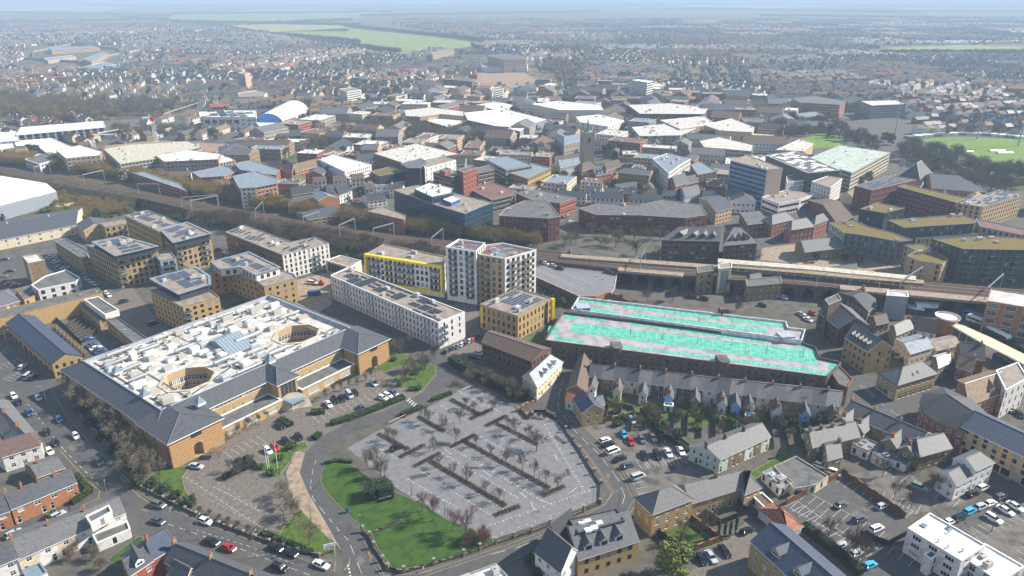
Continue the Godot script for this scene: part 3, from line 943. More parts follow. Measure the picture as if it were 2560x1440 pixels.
func car_proto(key: String, L: float, W: float, belt: float, top: float, hood: float, ws: float, rear: float, tail: float, hoodh: float) -> void:
	# nose towards +x; hood, ws, rear, tail are places along the length
	var w := W / 2
	var sec := func(hw: float, y0: float, y1: float): return [[hw * 0.92, y0],[hw, y0 + 0.22],[hw, y1 - 0.15],[hw * 0.9, y1]]
	var body := loft([[-L / 2, sec.call(w * 0.86,0.32, belt * 0.86)],[-L / 2 + 0.12, sec.call(w * 0.95,0.24, belt * 0.98)],[-L / 2 + 0.6, sec.call(w, 0.2, belt)],[0.0, sec.call(w, 0.2, belt)],[hood, sec.call(w, 0.2, belt * 0.99)],[L / 2 - 0.45, sec.call(w * 0.96,0.2, hoodh)],[L / 2 - 0.12, sec.call(w * 0.86,0.24, hoodh * 0.88)],[L / 2, sec.call(w * 0.74,0.32, hoodh * 0.74)]])
	var cab := func(x: float, y: float, k: float): return [x, [[w * 0.9, belt - 0.04],[w * (0.9 - 0.16 * k), belt + (y - belt) * 0.9],[w * (0.84 - 0.2 * k), y]]]
	var glass := loft([cab.call(tail, belt + 0.02,0.0), cab.call(rear, top - 0.06,1.0), cab.call(ws, top - 0.07,1.0), cab.call(hood, belt + 0.02,0.0)])
	var roof := loft([[rear - 0.06,[[w * 0.66, top - 0.07],[w * 0.6, top - 0.01]]],[(rear + ws) / 2,[[w * 0.7, top - 0.06],[w * 0.62, top + 0.02]]],[ws + 0.04,[[w * 0.66, top - 0.08],[w * 0.6, top - 0.03]]]])
	var pill := MB.new()
	for s in [-1,1]:
		for x in [[tail + 0.1, rear],[(rear + ws) * 0.52, (rear + ws) * 0.5],[hood - 0.1, ws]]:
			var a := Vector3(x[0], belt, s * w * 0.905)
			var b := Vector3(x[1], top - 0.07, s * w * 0.665)
			pill.tube(a, b, 0.05,0.045,4)
	roof.v.append_array(pill.v); roof.n.append_array(pill.n)
	var wheel := MB.new()
	wheel.tube(Vector3(0,0,-0.11), Vector3(0,0,0.11), 0.32,0.32,10, true)
	wheel.tube(Vector3(0,0,0.11), Vector3(0,0,-0.11), 0.32,0.32,10, true)
	var rim := MB.new()
	rim.tube(Vector3(0,0,0.1), Vector3(0,0,0.122), 0.2,0.19,8, true)
	rim.tube(Vector3(0,0,-0.1), Vector3(0,0,-0.122), 0.2,0.19,8, true)
	var wm := rim.mesh(Vector3.ZERO, wheel.mesh())
	wm.surface_set_material(0, M("tyre")); wm.surface_set_material(1, M("rim"))
	var hl := MB.new()
	hl.box(Vector3(0,0,0), Vector3(0.09,0,0), Vector3(0,0.07,0), Vector3(0,0,0.17))
	car_meshes[key] = {"body": body.mesh(), "glass": glass.mesh(), "roof": roof.mesh(), "wheel": wm, "light": hl.mesh(), "L": L, "W": W, "hoodh": hoodh, "belt": belt}

func make_cars() -> void:
	car_proto("hatchback", 4.1,1.78,0.92,1.48,0.95,0.35,-1.45,-1.98,0.86)
	car_proto("saloon", 4.6,1.82,0.92,1.44,1.05,0.4,-1.1,-1.75,0.84)
	car_proto("suv", 4.5,1.88,1.06,1.68,1.1,0.5,-1.75,-2.15,1.0)
	car_proto("van", 4.7,1.9,1.12,1.95,1.55,0.95,-2.25,-2.33,1.02)

const CARC := {"w": ["car_white", "white"], "s": ["car_silver", "silver"], "g": ["car_grey", "grey"], "k": ["car_black", "black"], "b": ["car_blue", "blue"], "r": ["car_red", "red"], "t": ["car_teal", "bright turquoise"], "l": ["car_slate", "slate blue"], "n": ["car_green", "pale green"], "z": ["car_bronze", "bronze"], "y": ["car_navy", "navy"]}
const CART := {"h": "hatchback", "s": "saloon", "u": "suv", "v": "van"}
func car(at: Vector3, dir: Vector3, code: String, where: String, small := false) -> void:
	var kind: String = CART[code[1]]
	var c: Array = CARC[code[0]]
	var d: Dictionary = car_meshes[kind]
	var word: String = {"hatchback": "hatchback car", "saloon": "saloon car", "suv": "tall estate car", "van": "panel van"}[kind]
	var T := thing("parked_van" if kind == "van" else "parked_car", "%s %s %s" % [c[1], word, where], "van" if kind == "van" else "car", at, "cars " + where)
	dir.y = 0
	dir = dir.normalized()
	T.basis = Basis(dir, Vector3.UP, dir.cross(Vector3.UP))
	kid(T, "body", d.body, Transform3D.IDENTITY, c[0])
	kid(T, "glass", d.glass, Transform3D.IDENTITY, "car_glass")
	kid(T, "roof", d.roof, Transform3D.IDENTITY, c[0])
	if small: return
	for sx in [0.32,-0.31]:
		for sz in [-1,1]: kid(T, "wheel", d.wheel, Transform3D(Basis(), Vector3(d.L * sx, 0.32, sz * (d.W / 2 - 0.07))))
	for sz in [-1,1]:
		kid(T, "headlight", d.light, Transform3D(Basis(), Vector3(d.L / 2 - 0.09, d.hoodh * 0.72, sz * d.W * 0.31)), "lamp_clear")
		kid(T, "tail_light", d.light, Transform3D(Basis(), Vector3(-d.L / 2 + 0.06, d.belt * 0.78, sz * d.W * 0.35)), "lamp_red")

# x, y, code, ...: all with noses along the pixel direction
func cars(where: String, dirx: float, diry: float, list: Array, h := 0.0, small := false) -> void:
	for i in range(0, list.size(), 3):
		var a := P(list[i], list[i + 1], h)
		var b := P(list[i] + dirx, list[i + 1] + diry, h)
		var yaw := (hashf(list[i], list[i + 1]) - 0.5) * 0.07
		car(a + Vector3(0,0.02,0), (b - a).rotated(Vector3.UP, yaw), list[i + 2], where, small)

# ---------------------------------------------------------------- ground sheets, kerbs, paint, walls
func sheet(nm: String, px, y: float, mat: String) -> void:
	var m := MB.new()
	var p: PackedVector3Array = PX(px, y) if px is Array else px
	m.poly(p)
	structure(nm, m, mat)
	if nm != "town_ground": blocked.append(flat2(p))

func slab(nm: String, px: Array, y: float, mat: String, kerb := "kerb") -> void:   # a raised surface with its kerb
	var m := MB.new()
	var p := PX(px, y)
	if signed(p) < 0: p.reverse()
	m.poly(p)
	var o := structure(nm, m, mat)
	var k := MB.new()
	var q := offset(p, -0.14, y - 0.006)
	for i in p.size():
		var j := (i + 1) % p.size()
		k.q(Vector3(q[j].x, 0, q[j].z), Vector3(q[i].x, 0, q[i].z), q[i], q[j])
		k.q(q[j], q[i], p[i] - Vector3(0,0.006,0), p[j] - Vector3(0,0.006,0))
	kid(o, "kerb", k.mesh(), Transform3D.IDENTITY, kerb)

var paint := {"paint_white": MB.new(), "paint_yellow": MB.new(), "paint_red": MB.new()}
func stripe(a: Vector3, b: Vector3, w: float, mat := "paint_white") -> void:
	var d := (b - a).normalized()
	var e := Vector3(-d.z, 0, d.x) * w / 2
	paint[mat].q(a + e, b + e, b - e, a - e)

func dashes(px: Array, w: float, on: float, off: float, mat := "paint_white", y := 0.05) -> void:
	var p := PX(px, y)
	for i in p.size() - 1:
		var L := p[i].distance_to(p[i + 1])
		var d := (p[i + 1] - p[i]) / L
		var s := 0.0
		if off <= 0:
			stripe(p[i], p[i + 1], w, mat); continue
		while s < L:
			stripe(p[i] + d * s, p[i] + d * minf(s + on, L), w, mat)
			s += on + off

# bay lines: from pixel a to pixel b, one line every width metres, depth metres to the side given by pixel c
func bays(ax, ay, bx, by, cx, cy, depth: float, width := 2.4, y := 0.05, front := false, ticks := 0.0, w := 0.1, mat := "paint_white") -> void:
	var a := P(ax, ay, y)
	var b := P(bx, by, y)
	var c := P(cx, cy, y)
	var d := (b - a).normalized()
	var e := c - a
	e = (e - d * e.dot(d)).normalized()
	var n := roundi(a.distance_to(b) / width)
	var st := a.distance_to(b) / n
	for i in n + 1:
		var q := a + d * st * i
		if ticks > 0:
			stripe(q + e * (depth - ticks), q + e * depth, w, mat)
			stripe(q - d * 0.3 + e * depth, q + d * 0.3 + e * depth, w, mat)
			stripe(q + e * 0.3, q + e * 0.8, w, mat)
		else: stripe(q + e * 0.1, q + e * depth, w, mat)
		if ticks > 0 and i < n: stripe(q + d * (st / 2 - 0.25) + e * depth, q + d * (st / 2 + 0.25) + e * depth, w, mat)
	if front: stripe(a + e * depth, b + e * depth, w, mat)

func arrow(x, y, dx, dy, ln: float, h := 0.05) -> void:
	var a := P(x, y, h)
	var d := (P(x + dx, y + dy, h) - a).normalized()
	var e := Vector3(-d.z, 0, d.x)
	stripe(a - d * ln / 2, a + d * ln * 0.15,0.16)
	var m: MB = paint["paint_white"]
	m.t(a + d * ln * 0.1 + e * 0.42, a + d * ln / 2, a + d * ln * 0.1 - e * 0.42)
	m.t(a + d * ln * 0.1 - e * 0.42, a + d * ln * 0.1 + e * 0.42, a + d * ln / 2)

# a wall along pixels with piers and a coping; every pier and every length is a part
func wall_run(nm: String, label: String, px: Array, h: float, mat: String, pier := 0.0, th := 0.3, cop := "kerb", rail := 0.0, y0 := 0.0) -> Node3D:
	var p := PX(px, y0)
	var T := thing(nm, label, "wall", p[0])
	for i in p.size() - 1:
		var L := p[i].distance_to(p[i + 1])
		var d := (p[i + 1] - p[i]) / L
		var e := Vector3(-d.z, 0, d.x)
		var n := maxi(1, roundi(L / pier)) if pier > 0 else 1
		for k in n:
			var a := p[i].lerp(p[i + 1], float(k) / n)
			var b := p[i].lerp(p[i + 1], float(k + 1) / n)
			var l := a.distance_to(b) / 2
			var m := MB.new()
			m.box((a + b) / 2 + Vector3(0, h / 2,0), d * l, Vector3(0, h / 2,0), e * -th / 2)
			m.box((a + b) / 2 + Vector3(0, h / 2,0), -d * l, Vector3(0, h / 2,0), e * -th / 2)
			part(T, "wall_panel", m, mat)
			var c := MB.new()
			c.box((a + b) / 2 + Vector3(0, h + 0.04,0), d * l, Vector3(0,0.04,0), e * -(th / 2 + 0.05))
			c.box((a + b) / 2 + Vector3(0, h + 0.04,0), -d * l, Vector3(0,0.04,0), e * -(th / 2 + 0.05))
			part(T, "coping", c, cop)
			if rail > 0:
				var r := MB.new()
				r.tube(a + Vector3(0, h + rail, 0), b + Vector3(0, h + rail, 0), 0.03,0.03,4)
				var cnt := int(l * 2 / 0.3)
				for s in cnt: 
					var q := a.lerp(b, (s + 0.5) / cnt)
					r.tube(q + Vector3(0, h, 0), q + Vector3(0, h + rail, 0), 0.015,0.015,3)
				part(T, "railing", r, "dark_steel")
			if pier > 0:
				var q := MB.new()
				q.bx(a, 0.6, h + rail + 0.35,0.6, atan2(-d.z, d.x))
				var pr := part(T, "pier", q, mat)
				var cc := MB.new()
				cc.bx(a + Vector3(0, h + rail + 0.35,0), 0.74,0.16,0.74, atan2(-d.z, d.x))
				kid(pr, "cap", cc.mesh(p[0]), Transform3D.IDENTITY, cop)
	return T

func fence(nm: String, label: String, px: Array, h: float, mat: String, step := 2.4, y0 := 0.0, group := "") -> void:
	var p := PX(px, y0)
	var T := thing(nm, label, "fence", p[0], group)
	for i in p.size() - 1:
		var L := p[i].distance_to(p[i + 1])
		var d := (p[i + 1] - p[i]) / L
		var e := Vector3(-d.z, 0, d.x)
		var n := maxi(1, roundi(L / step))
		for k in n:
			var a := p[i].lerp(p[i + 1], float(k) / n)
			var l := L / n / 2
			var m := MB.new()
			m.box(a + d * l + Vector3(0, h / 2,0), d * l, Vector3(0, h / 2,0), e * -0.03)
			m.box(a + d * l + Vector3(0, h / 2,0), -d * l, Vector3(0, h / 2,0), e * -0.03)
			part(T, "fence_panel", m, mat)
			var q := MB.new()
			q.bx(a, 0.12, h + 0.1,0.12,0)
			part(T, "post", q, mat)

var lampc := {}
func lamps(label: String, group: String, pts: Array, h: float, arm := 0.0, mat := "dark_steel", y0 := 0.0) -> void:
	var key := "%.1f%.1f%s" % [h, arm, mat]
	if not lampc.has(key):
		var m := MB.new()
		m.tube(Vector3.ZERO, Vector3(0,0.9,0), 0.1,0.1,6)
		m.tube(Vector3(0,0.9,0), Vector3(0, h, 0), 0.07,0.05,6)
		if arm > 0: m.tube(Vector3(0, h, 0), Vector3(arm, h + 0.25,0), 0.045,0.04,5)
		var q := MB.new()
		q.bx(Vector3(arm + (0.2 if arm > 0 else 0.0), h + (0.18 if arm > 0 else 0.0), 0), 0.6,0.16,0.3)
		lampc[key] = [m.mesh(), q.mesh()]
	for i in range(0, pts.size(), 2):
		var at := P(pts[i], pts[i + 1], y0)
		var T := thing("street_lamp", label, "street lamp", at, group)
		T.rotation.y = hashf(pts[i],3.0) * TAU
		kid(T, "pole", lampc[key][0], Transform3D.IDENTITY, mat)
		kid(T, "lamp_head", lampc[key][1], Transform3D.IDENTITY, "steel")

func person(x, y, dx, dy, top: String, label: String) -> void:
	var at := P(x, y)
	var d := (P(x + dx, y + dy) - at).normalized()
	var T := thing("person", label, "person", at)
	T.basis = Basis(d, Vector3.UP, d.cross(Vector3.UP))
	var body := MB.new()   # one closed figure, mid-stride
	var seg := func(a: Vector3, b: Vector3, r0: float, r1: float): body.tube(a, b, r0, r1,8, true)
	seg.call(Vector3(0.22,0.05,0.1), Vector3(0.1,0.5,0.1), 0.05,0.065); seg.call(Vector3(0.1,0.48,0.1), Vector3(0,0.95,0.09), 0.065,0.09)
	seg.call(Vector3(-0.3,0.08,-0.1), Vector3(-0.1,0.5,-0.1), 0.05,0.065); seg.call(Vector3(-0.1,0.48,-0.1), Vector3(0,0.95,-0.09), 0.065,0.09)
	seg.call(Vector3(0.2,0.04,0.1), Vector3(0.42,0.05,0.1), 0.05,0.04); seg.call(Vector3(-0.3,0.06,-0.1), Vector3(-0.12,0.03,-0.1), 0.05,0.04)
	part(T, "trousers", body, "cloth_dark")
	T.get_child(0).mesh = body.mesh()
	var up := MB.new()
	up.tube(Vector3(0,0.9,0), Vector3(0,1.2,0), 0.17,0.16,8); up.tube(Vector3(0,1.2,0), Vector3(0,1.42,0), 0.16,0.2,8); up.tube(Vector3(0,1.42,0), Vector3(0,1.52,0), 0.2,0.07,8, true)
	for s in [-1,1]:
		up.tube(Vector3(0,1.42, s * 0.2), Vector3(-0.05 * s, 1.13, s * 0.25), 0.06,0.05,7); up.tube(Vector3(-0.05 * s, 1.14, s * 0.25), Vector3(0.12 * s, 0.9, s * 0.24), 0.05,0.04,7, true)
	kid(T, "jacket", up.mesh(), Transform3D.IDENTITY, top)
	var hd := MB.new()
	hd.tube(Vector3(0,1.5,0), Vector3(0.01,1.58,0), 0.055,0.055,8); hd.tube(Vector3(0.01,1.56,0), Vector3(0.02,1.66,0), 0.06,0.1,8); hd.tube(Vector3(0.02,1.66,0), Vector3(0.0,1.76,0), 0.1,0.085,8); hd.tube(Vector3(0.0,1.76,0), Vector3(0.0,1.8,0), 0.085,0.03,8, true)
	for s in [-1,1]: hd.tube(Vector3(0.12 * s, 0.9, s * 0.24), Vector3(0.15 * s, 0.78, s * 0.24), 0.035,0.03,6, true)
	kid(T, "head_and_hands", hd.mesh(), Transform3D.IDENTITY, "skin")
	var hr := MB.new()
	hr.tube(Vector3(-0.02,1.66,0), Vector3(-0.015,1.77,0), 0.107,0.095,8); hr.tube(Vector3(-0.015,1.77,0), Vector3(-0.01,1.83,0), 0.095,0.03,8, true)
	kid(T, "hair", hr.mesh(), Transform3D.IDENTITY, "dark_wood")
# ---------------------------------------------------------------- the ground, streets and car parks
const STREETS := [
	[-80,800,5,832,60,890,128,962,112,985,160,1040,220,1110,300,1185,345,1236,385,1260,510,1316,640,1362,760,1405,850,1438,960,1470,1060,1440,1280,1366,1405,1318,1517,1262,1536,1230,1505,1188,1470,1138,1415,1078,1375,1032,1340,1022,1310,1010,1350,985,1385,945,1405,905,1365,885,1300,872,1365,868,1440,905,1424,945,1410,985,1412,1025,1456,1082,1532,1155,1566,1200,1584,1240,1562,1284,1480,1322,1300,1402,1200,1450,1100,1520,700,1520,480,1400,330,1330,250,1240,60,1330,0,1350,-40,1300,190,1228,120,1120,60,1040,10,985,-60,930],
	[2070,872,2125,890,2187,945,2240,1002,2300,987,2420,930,2470,930,2350,1000,2300,1040,2320,1082,2420,1142,2640,1240,2640,1275,2440,1190,2330,1132,2250,1078,2180,1022,2128,985,2075,965,1800,935,1450,905,1452,893,1800,920,2070,950,2110,940,2085,900],
	[2160,740,2300,760,2560,800,2560,830,2420,800,2300,790,2160,772,2130,830,2100,880,2075,870,2120,800,2110,760,1900,745,1560,722,1560,712,1900,732]]
func ground() -> void:
	var m := MB.new()
	m.poly(PackedVector3Array([Vector3(-9000,-0.3,-11500), Vector3(9000,-0.3,-11500), Vector3(9000,-0.3,600), Vector3(-9000,-0.3,600)]))
	structure("ground", m, "land")
	sheet("town_ground", [-900,1900,-500,560,-400,330,400,300,1200,250,2200,260,2900,330,3100,560,3500,1900],0.0, "yard")
	for s in STREETS: sheet("road", s, 0.02, "asphalt")
	sheet("access_road", [858,1436,857,1380,815,1305,772,1230,752,1180,765,1130,797,1095,880,1050,960,1028,1012,1003,1062,980,1088,945,1095,915,1085,890,1060,872,990,835,935,800,850,752,865,742,1010,812,1075,850,1115,885,1130,915,1130,945,1110,975,1068,1003,1015,1024,950,1058,860,1092,818,1128,800,1180,812,1230,840,1262,880,1305,922,1380,950,1436],0.03, "asphalt")
	sheet("forecourt", [440,1228,470,1168,530,1132,690,1012,950,925,1010,958,1062,980,1012,1003,960,1028,880,1050,797,1095,765,1130,742,1120,700,1172,735,1240,755,1290,700,1332,610,1312,520,1282],0.025, "paver")
	slab("footpath", [835,1352,853,1378,812,1304,768,1230,748,1180,761,1131,742,1128,716,1180,722,1222,748,1272,795,1322],0.12, "pale_paver")
	sheet("car_park", [1020,1040,1060,1022,1130,988,1172,962,1300,1028,1345,1032,1390,1052,1445,1122,1503,1222,1498,1250,1380,1300,1235,1347,1110,1292,1000,1227,868,1120,930,1085],0.03, "car_park")
	sheet("gravel_car_park", [1452,1078,1500,1048,1590,1028,1640,1070,1722,1130,1795,1192,1700,1222,1604,1264,1586,1238,1566,1198,1534,1153],0.025, "old_asphalt")
	sheet("walled_car_park", [1950,1268,2092,1200,2268,1292,2300,1330,2280,1470,2120,1470,2010,1330],0.025, "asphalt")
	sheet("old_car_park", [2112,1190,2232,1162,2360,1230,2424,1256,2275,1288],0.03, "old_asphalt")
	sheet("side_street", [2255,1340,2480,1242,2600,1190,2640,1240,2560,1262,2420,1322,2290,1380],0.035, "asphalt")
	sheet("large_car_park", [2420,1322,2560,1262,2700,1300,2700,1500,2560,1470],0.03, "old_asphalt")
	sheet("court_parking", [1740,1410,1870,1300,1950,1345,1880,1470,1700,1470],0.03, "paver")
	sheet("parking_court", [205,870,250,830,330,870,300,905,240,900],0.03, "asphalt")
	sheet("residents_square", [255,745,330,715,385,790,445,835,360,838,300,790],0.03, "paver")
	sheet("flats_street", [-30,660,60,640,110,640,140,660,230,720,310,742,300,760,215,745,130,700,60,690],0.025, "asphalt")
	sheet("building_yard", [740,700,825,680,830,760,770,800,700,745],0.03, "pale_paver")
	sheet("paved_court", [1110,760,1190,760,1200,800,1160,830,1162,790],0.03, "paver")
	sheet("paved_court", [1100,885,1190,850,1210,880,1200,905,1130,905],0.03, "paver")
	# footways with kerbs
	slab("footway", [128,972,150,968,312,1178,352,1226,515,1304,645,1350,790,1398,838,1404,835,1428,760,1400,640,1356,510,1310,385,1254,348,1231,300,1180,222,1104,165,1036],0.12, "footway")
	slab("footway", [935,1388,960,1440,1060,1432,1280,1358,1405,1310,1505,1262,1512,1225,1470,1150,1390,1052,1400,1050,1490,1170,1530,1232,1510,1262,1405,1318,1280,1366,1060,1440,970,1462,925,1400],0.12, "footway")
	slab("footway", [1592,1240,1566,1196,1536,1150,1460,1082,1416,1026,1416,985,1430,945,1420,985,1424,1022,1470,1078,1545,1150,1578,1200,1600,1245,1570,1290,1485,1330,1480,1324,1564,1284],0.12, "footway")
	slab("footway", [1296,990,1312,1006,1352,980,1385,935,1378,925,1340,975],0.12, "footway")
	slab("footway", [2310,1082,2420,1132,2640,1230,2640,1243,2420,1145,2318,1086],0.12, "footway")
	# painted lines
	dashes([70,1010,160,1125,250,1215],0.12,2.0,2.0)
	dashes([420,1310,600,1372,780,1440],0.12,2.0,2.0)
	dashes([240,1075,318,1180],0.12,1.0,1.0)
	dashes([490,1325,620,1365,740,1412],0.1,1.0,1.0)
	dashes([300,1192,348,1240,372,1256],0.15,9,0, "paint_yellow")
	dashes([150,1125,212,1195,250,1228,245,1245,200,1268],0.15,9,0, "paint_yellow")
	dashes([860,1425,872,1415,875,1395],0.2,9,0, "paint_yellow")
	dashes([920,1380,950,1436],0.2,9,0, "paint_yellow")
	dashes([776,1215,782,1245,805,1275,840,1318,872,1352],0.12,2.0,2.5, "paint_white", 0.06)
	dashes([790,1150,782,1175,776,1215],0.12,2.0,2.5, "paint_white", 0.06)
	dashes([876,1362,905,1436],0.12,4.0,3.0, "paint_white", 0.06)
	dashes([870,1412,876,1440],0.5,0.6,0.6, "paint_white", 0.06)
	dashes([1100,1418,1290,1370,1405,1325,1530,1275],0.12,4.0,2.5)
	dashes([1556,1260,1562,1240,1545,1198,1500,1138,1440,1080,1395,1020,1398,985,1410,940],0.12,4.0,2.5)
	dashes([1502,1262,1524,1245,1534,1228,1505,1186,1470,1136,1415,1076],0.12,9,0, "paint_yellow")
	dashes([1580,1242,1560,1200,1530,1158,1456,1084,1412,1030,1412,985,1428,940],0.12,9,0, "paint_yellow")
	dashes([1300,1392,1200,1436],0.12,9,0, "paint_yellow")
	dashes([1040,1436,1180,1395,1330,1345],0.12,9,0, "paint_yellow")
	dashes([2150,962,2195,1003,2240,1035,2310,1090,2440,1160,2560,1218],0.12,3.0,3.0)
	dashes([2162,968,2188,990],0.12,9,0)
	dashes([2330,1326,2420,1280,2480,1252],0.12,9,0, "paint_yellow")
	for k in 6: stripe(P(1026 + k * 5,996 + k * 4.4,0.06), P(1018 + k * 5,1003 + k * 4.4,0.06), 0.5)
	for y in [[0,862,12,858],[10,885,28,878],[28,915,58,905],[48,945,80,930]]:
		bays(y[0] - 20, y[1] + 8, y[2], y[3], y[0] - 14, y[1] - 8,4.5,1.6,0.05, true)
	# bay lines of the big car park
	bays(1022,1128,950,1088,1010,1138,4.8,2.4,0.05, false, 0.6,0.15)
	bays(1110,1078,1045,1044,1098,1090,4.8,2.4,0.05, false, 0.6,0.15)
	bays(1045,1040,1105,1075,1058,1032,4.8,2.4,0.05, false, 0.6,0.15)
	bays(1128,996,1196,1034,1142,988,4.8,2.4,0.05, false, 0.6,0.15)
	bays(1130,1002,1190,1037,1116,1010,4.8,2.4,0.05, false, 0.6,0.15)
	bays(1078,1150,1264,1264,1092,1142,4.8,2.4,0.05, false, 0.6,0.15)
	bays(1076,1156,1262,1270,1062,1164,4.8,2.4,0.05, false, 0.6,0.15)
	bays(1162,1100,1372,1220,1178,1092,4.8,2.4,0.05, false, 0.6,0.15)
	bays(1160,1105,1370,1225,1146,1114,4.8,2.4,0.05, false, 0.6,0.15)
	bays(1242,1054,1345,1112,1258,1046,4.8,2.4,0.05, false, 0.6,0.15)
	bays(1240,1060,1340,1116,1226,1070,4.8,2.4,0.05, false, 0.6,0.15)
	bays(1172,965,1300,1030,1160,974,4.8,2.4,0.05, false, 0.6,0.15)
	bays(1396,1056,1500,1222,1380,1062,4.8,2.4,0.05, false, 0.6,0.15)
	bays(1496,1250,1236,1344,1482,1240,4.8,2.4,0.05, false, 0.6,0.15)
	bays(990,1218,1110,1290,1006,1208,4.8,2.4,0.05, false, 0.6,0.15)
	for a in [[1118,1128,-20,-14],[1216,1182,-20,-14],[1392,1146,14,26],[1306,1236,-20,-14],[1330,1262,-8,-20],[1362,1254,-24,-8],[1430,1228,-16,12],[1225,1004,-20,-12]]: arrow(a[0], a[1], a[2], a[3],4.5)
	# the smaller car parks
	bays(1488,1098,1600,1250,1500,1090,4.6,2.4)
	bays(1590,1150,1712,1132,1596,1165,4.6,2.5)
	bays(1620,1170,1740,1160,1612,1158,4.4,2.5)
	bays(2090,1208,2262,1296,2100,1200,4.8,2.4,0.05, true)
	bays(2000,1250,2190,1350,2012,1244,4.8,2.4,0.05, true)
	bays(1998,1252,2188,1354,1986,1258,4.8,2.4,0.05, true)
	bays(1962,1266,2150,1400,1974,1260,4.8,2.4,0.05, true)
	bays(2230,1170,2400,1250,2216,1178,4.8,2.4)
	bays(2200,1250,2290,1286,2226,1238,4.8,2.4)
	bays(2190,1372,2300,1430,2200,1362,4.6,2.5,0.05, true)
	bays(2410,1322,2600,1240,2428,1334,4.8,2.4)
	bays(2540,1440,2640,1370,2524,1420,4.8,2.4)
	bays(700,1300,480,1160,690,1308,4.8,2.4,0.05, false, 0.6,0.15)
	bays(610,1300,500,1240,622,1290,4.8,2.4,0.05, false, 0.6,0.15)
	bays(780,1040,985,960,786,1048,4.8,2.4)
	bays(560,1130,640,1090,570,1140,4.8,2.4)
	# tarmac repairs, each its own outline
	var g := RandomNumberGenerator.new()
	g.seed = 31
	for q in [[60,960],[110,1050],[180,1120],[235,1190],[300,1260],[360,1275],[470,1330],[560,1350],[640,1385],[720,1410],[900,1400],[870,1330],[790,1215],[900,1070],[1085,920],[1110,1425],[1330,1350],[1480,1290],[1520,1190],[1430,1060],[1400,960],[1110,1110],[1180,1170],[1290,1210],[1340,1280],[1420,1180],[1050,1190],[1240,1100],[1130,1030],[1200,1000],[1400,1100],[1540,1120],[1620,1200],[1680,1170],[2060,1290],[2150,1280],[2200,1340],[2300,1240],[2390,1270],[2180,1000],[2260,1060],[2400,1150],[2500,1350]]:
		var c := P(q[0], q[1],0.045)
		var d := Vector3(1,0,0).rotated(Vector3.UP, g.randf() * PI); var e := Vector3(-d.z, 0, d.x)
		var a := g.randf_range(0.8,3.4); var b := g.randf_range(0.4,1.3)
		sheet("tarmac_patch", PackedVector3Array([c - d * a - e * b, c + d * a - e * b * g.randf_range(0.7,1.1), c + d * a + e * b, c - d * a * 0.9 + e * b]), 0.045,["patch", "old_asphalt", "patch"][g.randi() % 3])
	# lawns and planted ground
	slab("lawn", [806,1176,812,1160,840,1158,878,1162,940,1205,1000,1235,1060,1260,1110,1295,1235,1350,1225,1362,1060,1412,985,1425,972,1405,945,1370,930,1335,880,1295,845,1262,818,1232,802,1200],0.12, "lawn")
	slab("verge", [738,1282,752,1275,790,1315,825,1350,838,1390,790,1388,690,1352,640,1335,700,1335],0.12, "grass")
	slab("verge", [478,1165,455,1192,462,1225,478,1250,440,1238,380,1208,372,1190,410,1170],0.12, "grass")
	slab("verge", [948,880,965,862,1000,880,1040,897,1030,906,960,930,945,915],0.12, "grass")
	slab("verge", [1000,935,1045,905,1088,915,1090,935,1060,970,1040,984,1010,965,985,945],0.12, "grass")
	slab("verge", [1145,920,1180,950,1300,1015,1320,1000,1290,980,1190,925,1160,905],0.12, "soil")
	slab("verge", [655,1165,690,1120,740,1108,765,1105,770,1120,738,1130,712,1172,690,1195,665,1190],0.12, "grass")
	slab("garden", [1640,1330,1720,1300,1790,1360,1715,1385],0.1, "grass")
	slab("garden", [1310,850,1360,830,1366,872,1330,868],0.1, "grass")
	slab("courtyard_garden", [552,765,610,748,650,768,585,800],0.1, "lawn")
	slab("garden", [270,1400,320,1360,350,1340,358,1345,330,1390,300,1415],0.1, "lawn")
	slab("garden", [1930,1150,1960,1120,1990,1130,1940,1165,1890,1195,1860,1190],0.1, "grass")
	for s in [[1500,985,1600,1020],[1620,1000,1760,1050],[1780,1015,1900,1060]]:
		sheet("gardens", [s[0], s[1], s[2], s[1] + 14, s[2] + 20, s[3] + 14, s[0] + 10, s[3]],0.04, "grass")
	sheet("embankment_ground", [-200,470,200,500,560,560,900,640,1100,690,1340,760,1430,780,1400,720,1340,650,1100,600,640,520,200,440,-200,400],0.03, "scrub_ground")
	sheet("scrubland", [-200,620,0,540,200,560,330,530,300,490,0,455,-200,440],0.035, "scrub_ground")
	sheet("cricket_field", [2275,350,2380,342,2560,348,2760,372,2760,430,2560,415,2420,392,2300,365],0.05, "cricket")
	sheet("park_lawn", [1980,355,2060,330,2100,345,2120,365,2010,372],0.05, "cricket")
	sheet("park_lawn", [2330,440,2460,400,2600,420,2600,480,2480,470],0.04, "grass")
	sheet("lawn_patch", [720,395,780,380,800,388,740,405],0.05, "grass")
	sheet("ring_road", [2250,420,2215,385,2180,350,2090,310,2080,292,2110,296,2240,345,2270,380,2300,420,2360,470,2420,500,2380,500,2300,460],0.06, "asphalt")
	sheet("river", [1392,186,1410,186,1414,205,1418,248,1398,250,1396,215],0.08, "water")
	sheet("river", [1330,150,1350,148,1380,165,1364,170,1345,163],0.08, "water")
	sheet("brownfield", [1180,180,1300,172,1340,200,1320,222,1230,225,1185,205],0.06, "bare_earth")
	sheet("brownfield", [800,312,880,308,970,322,960,345,850,330],0.05, "bare_earth")
	sheet("building_site", [255,365,400,350,560,360,560,400,380,430,260,400],0.05, "bare_earth")
	sheet("retail_car_park", [260,300,350,298,360,340,270,345],0.05, "old_asphalt")
	sheet("ring_road", [405,340,420,310,480,280,500,272,510,280,455,310,445,345,470,352,400,352],0.06, "asphalt")
	sheet("leisure_car_park", [495,320,640,315,630,330,500,336],0.05, "old_asphalt")
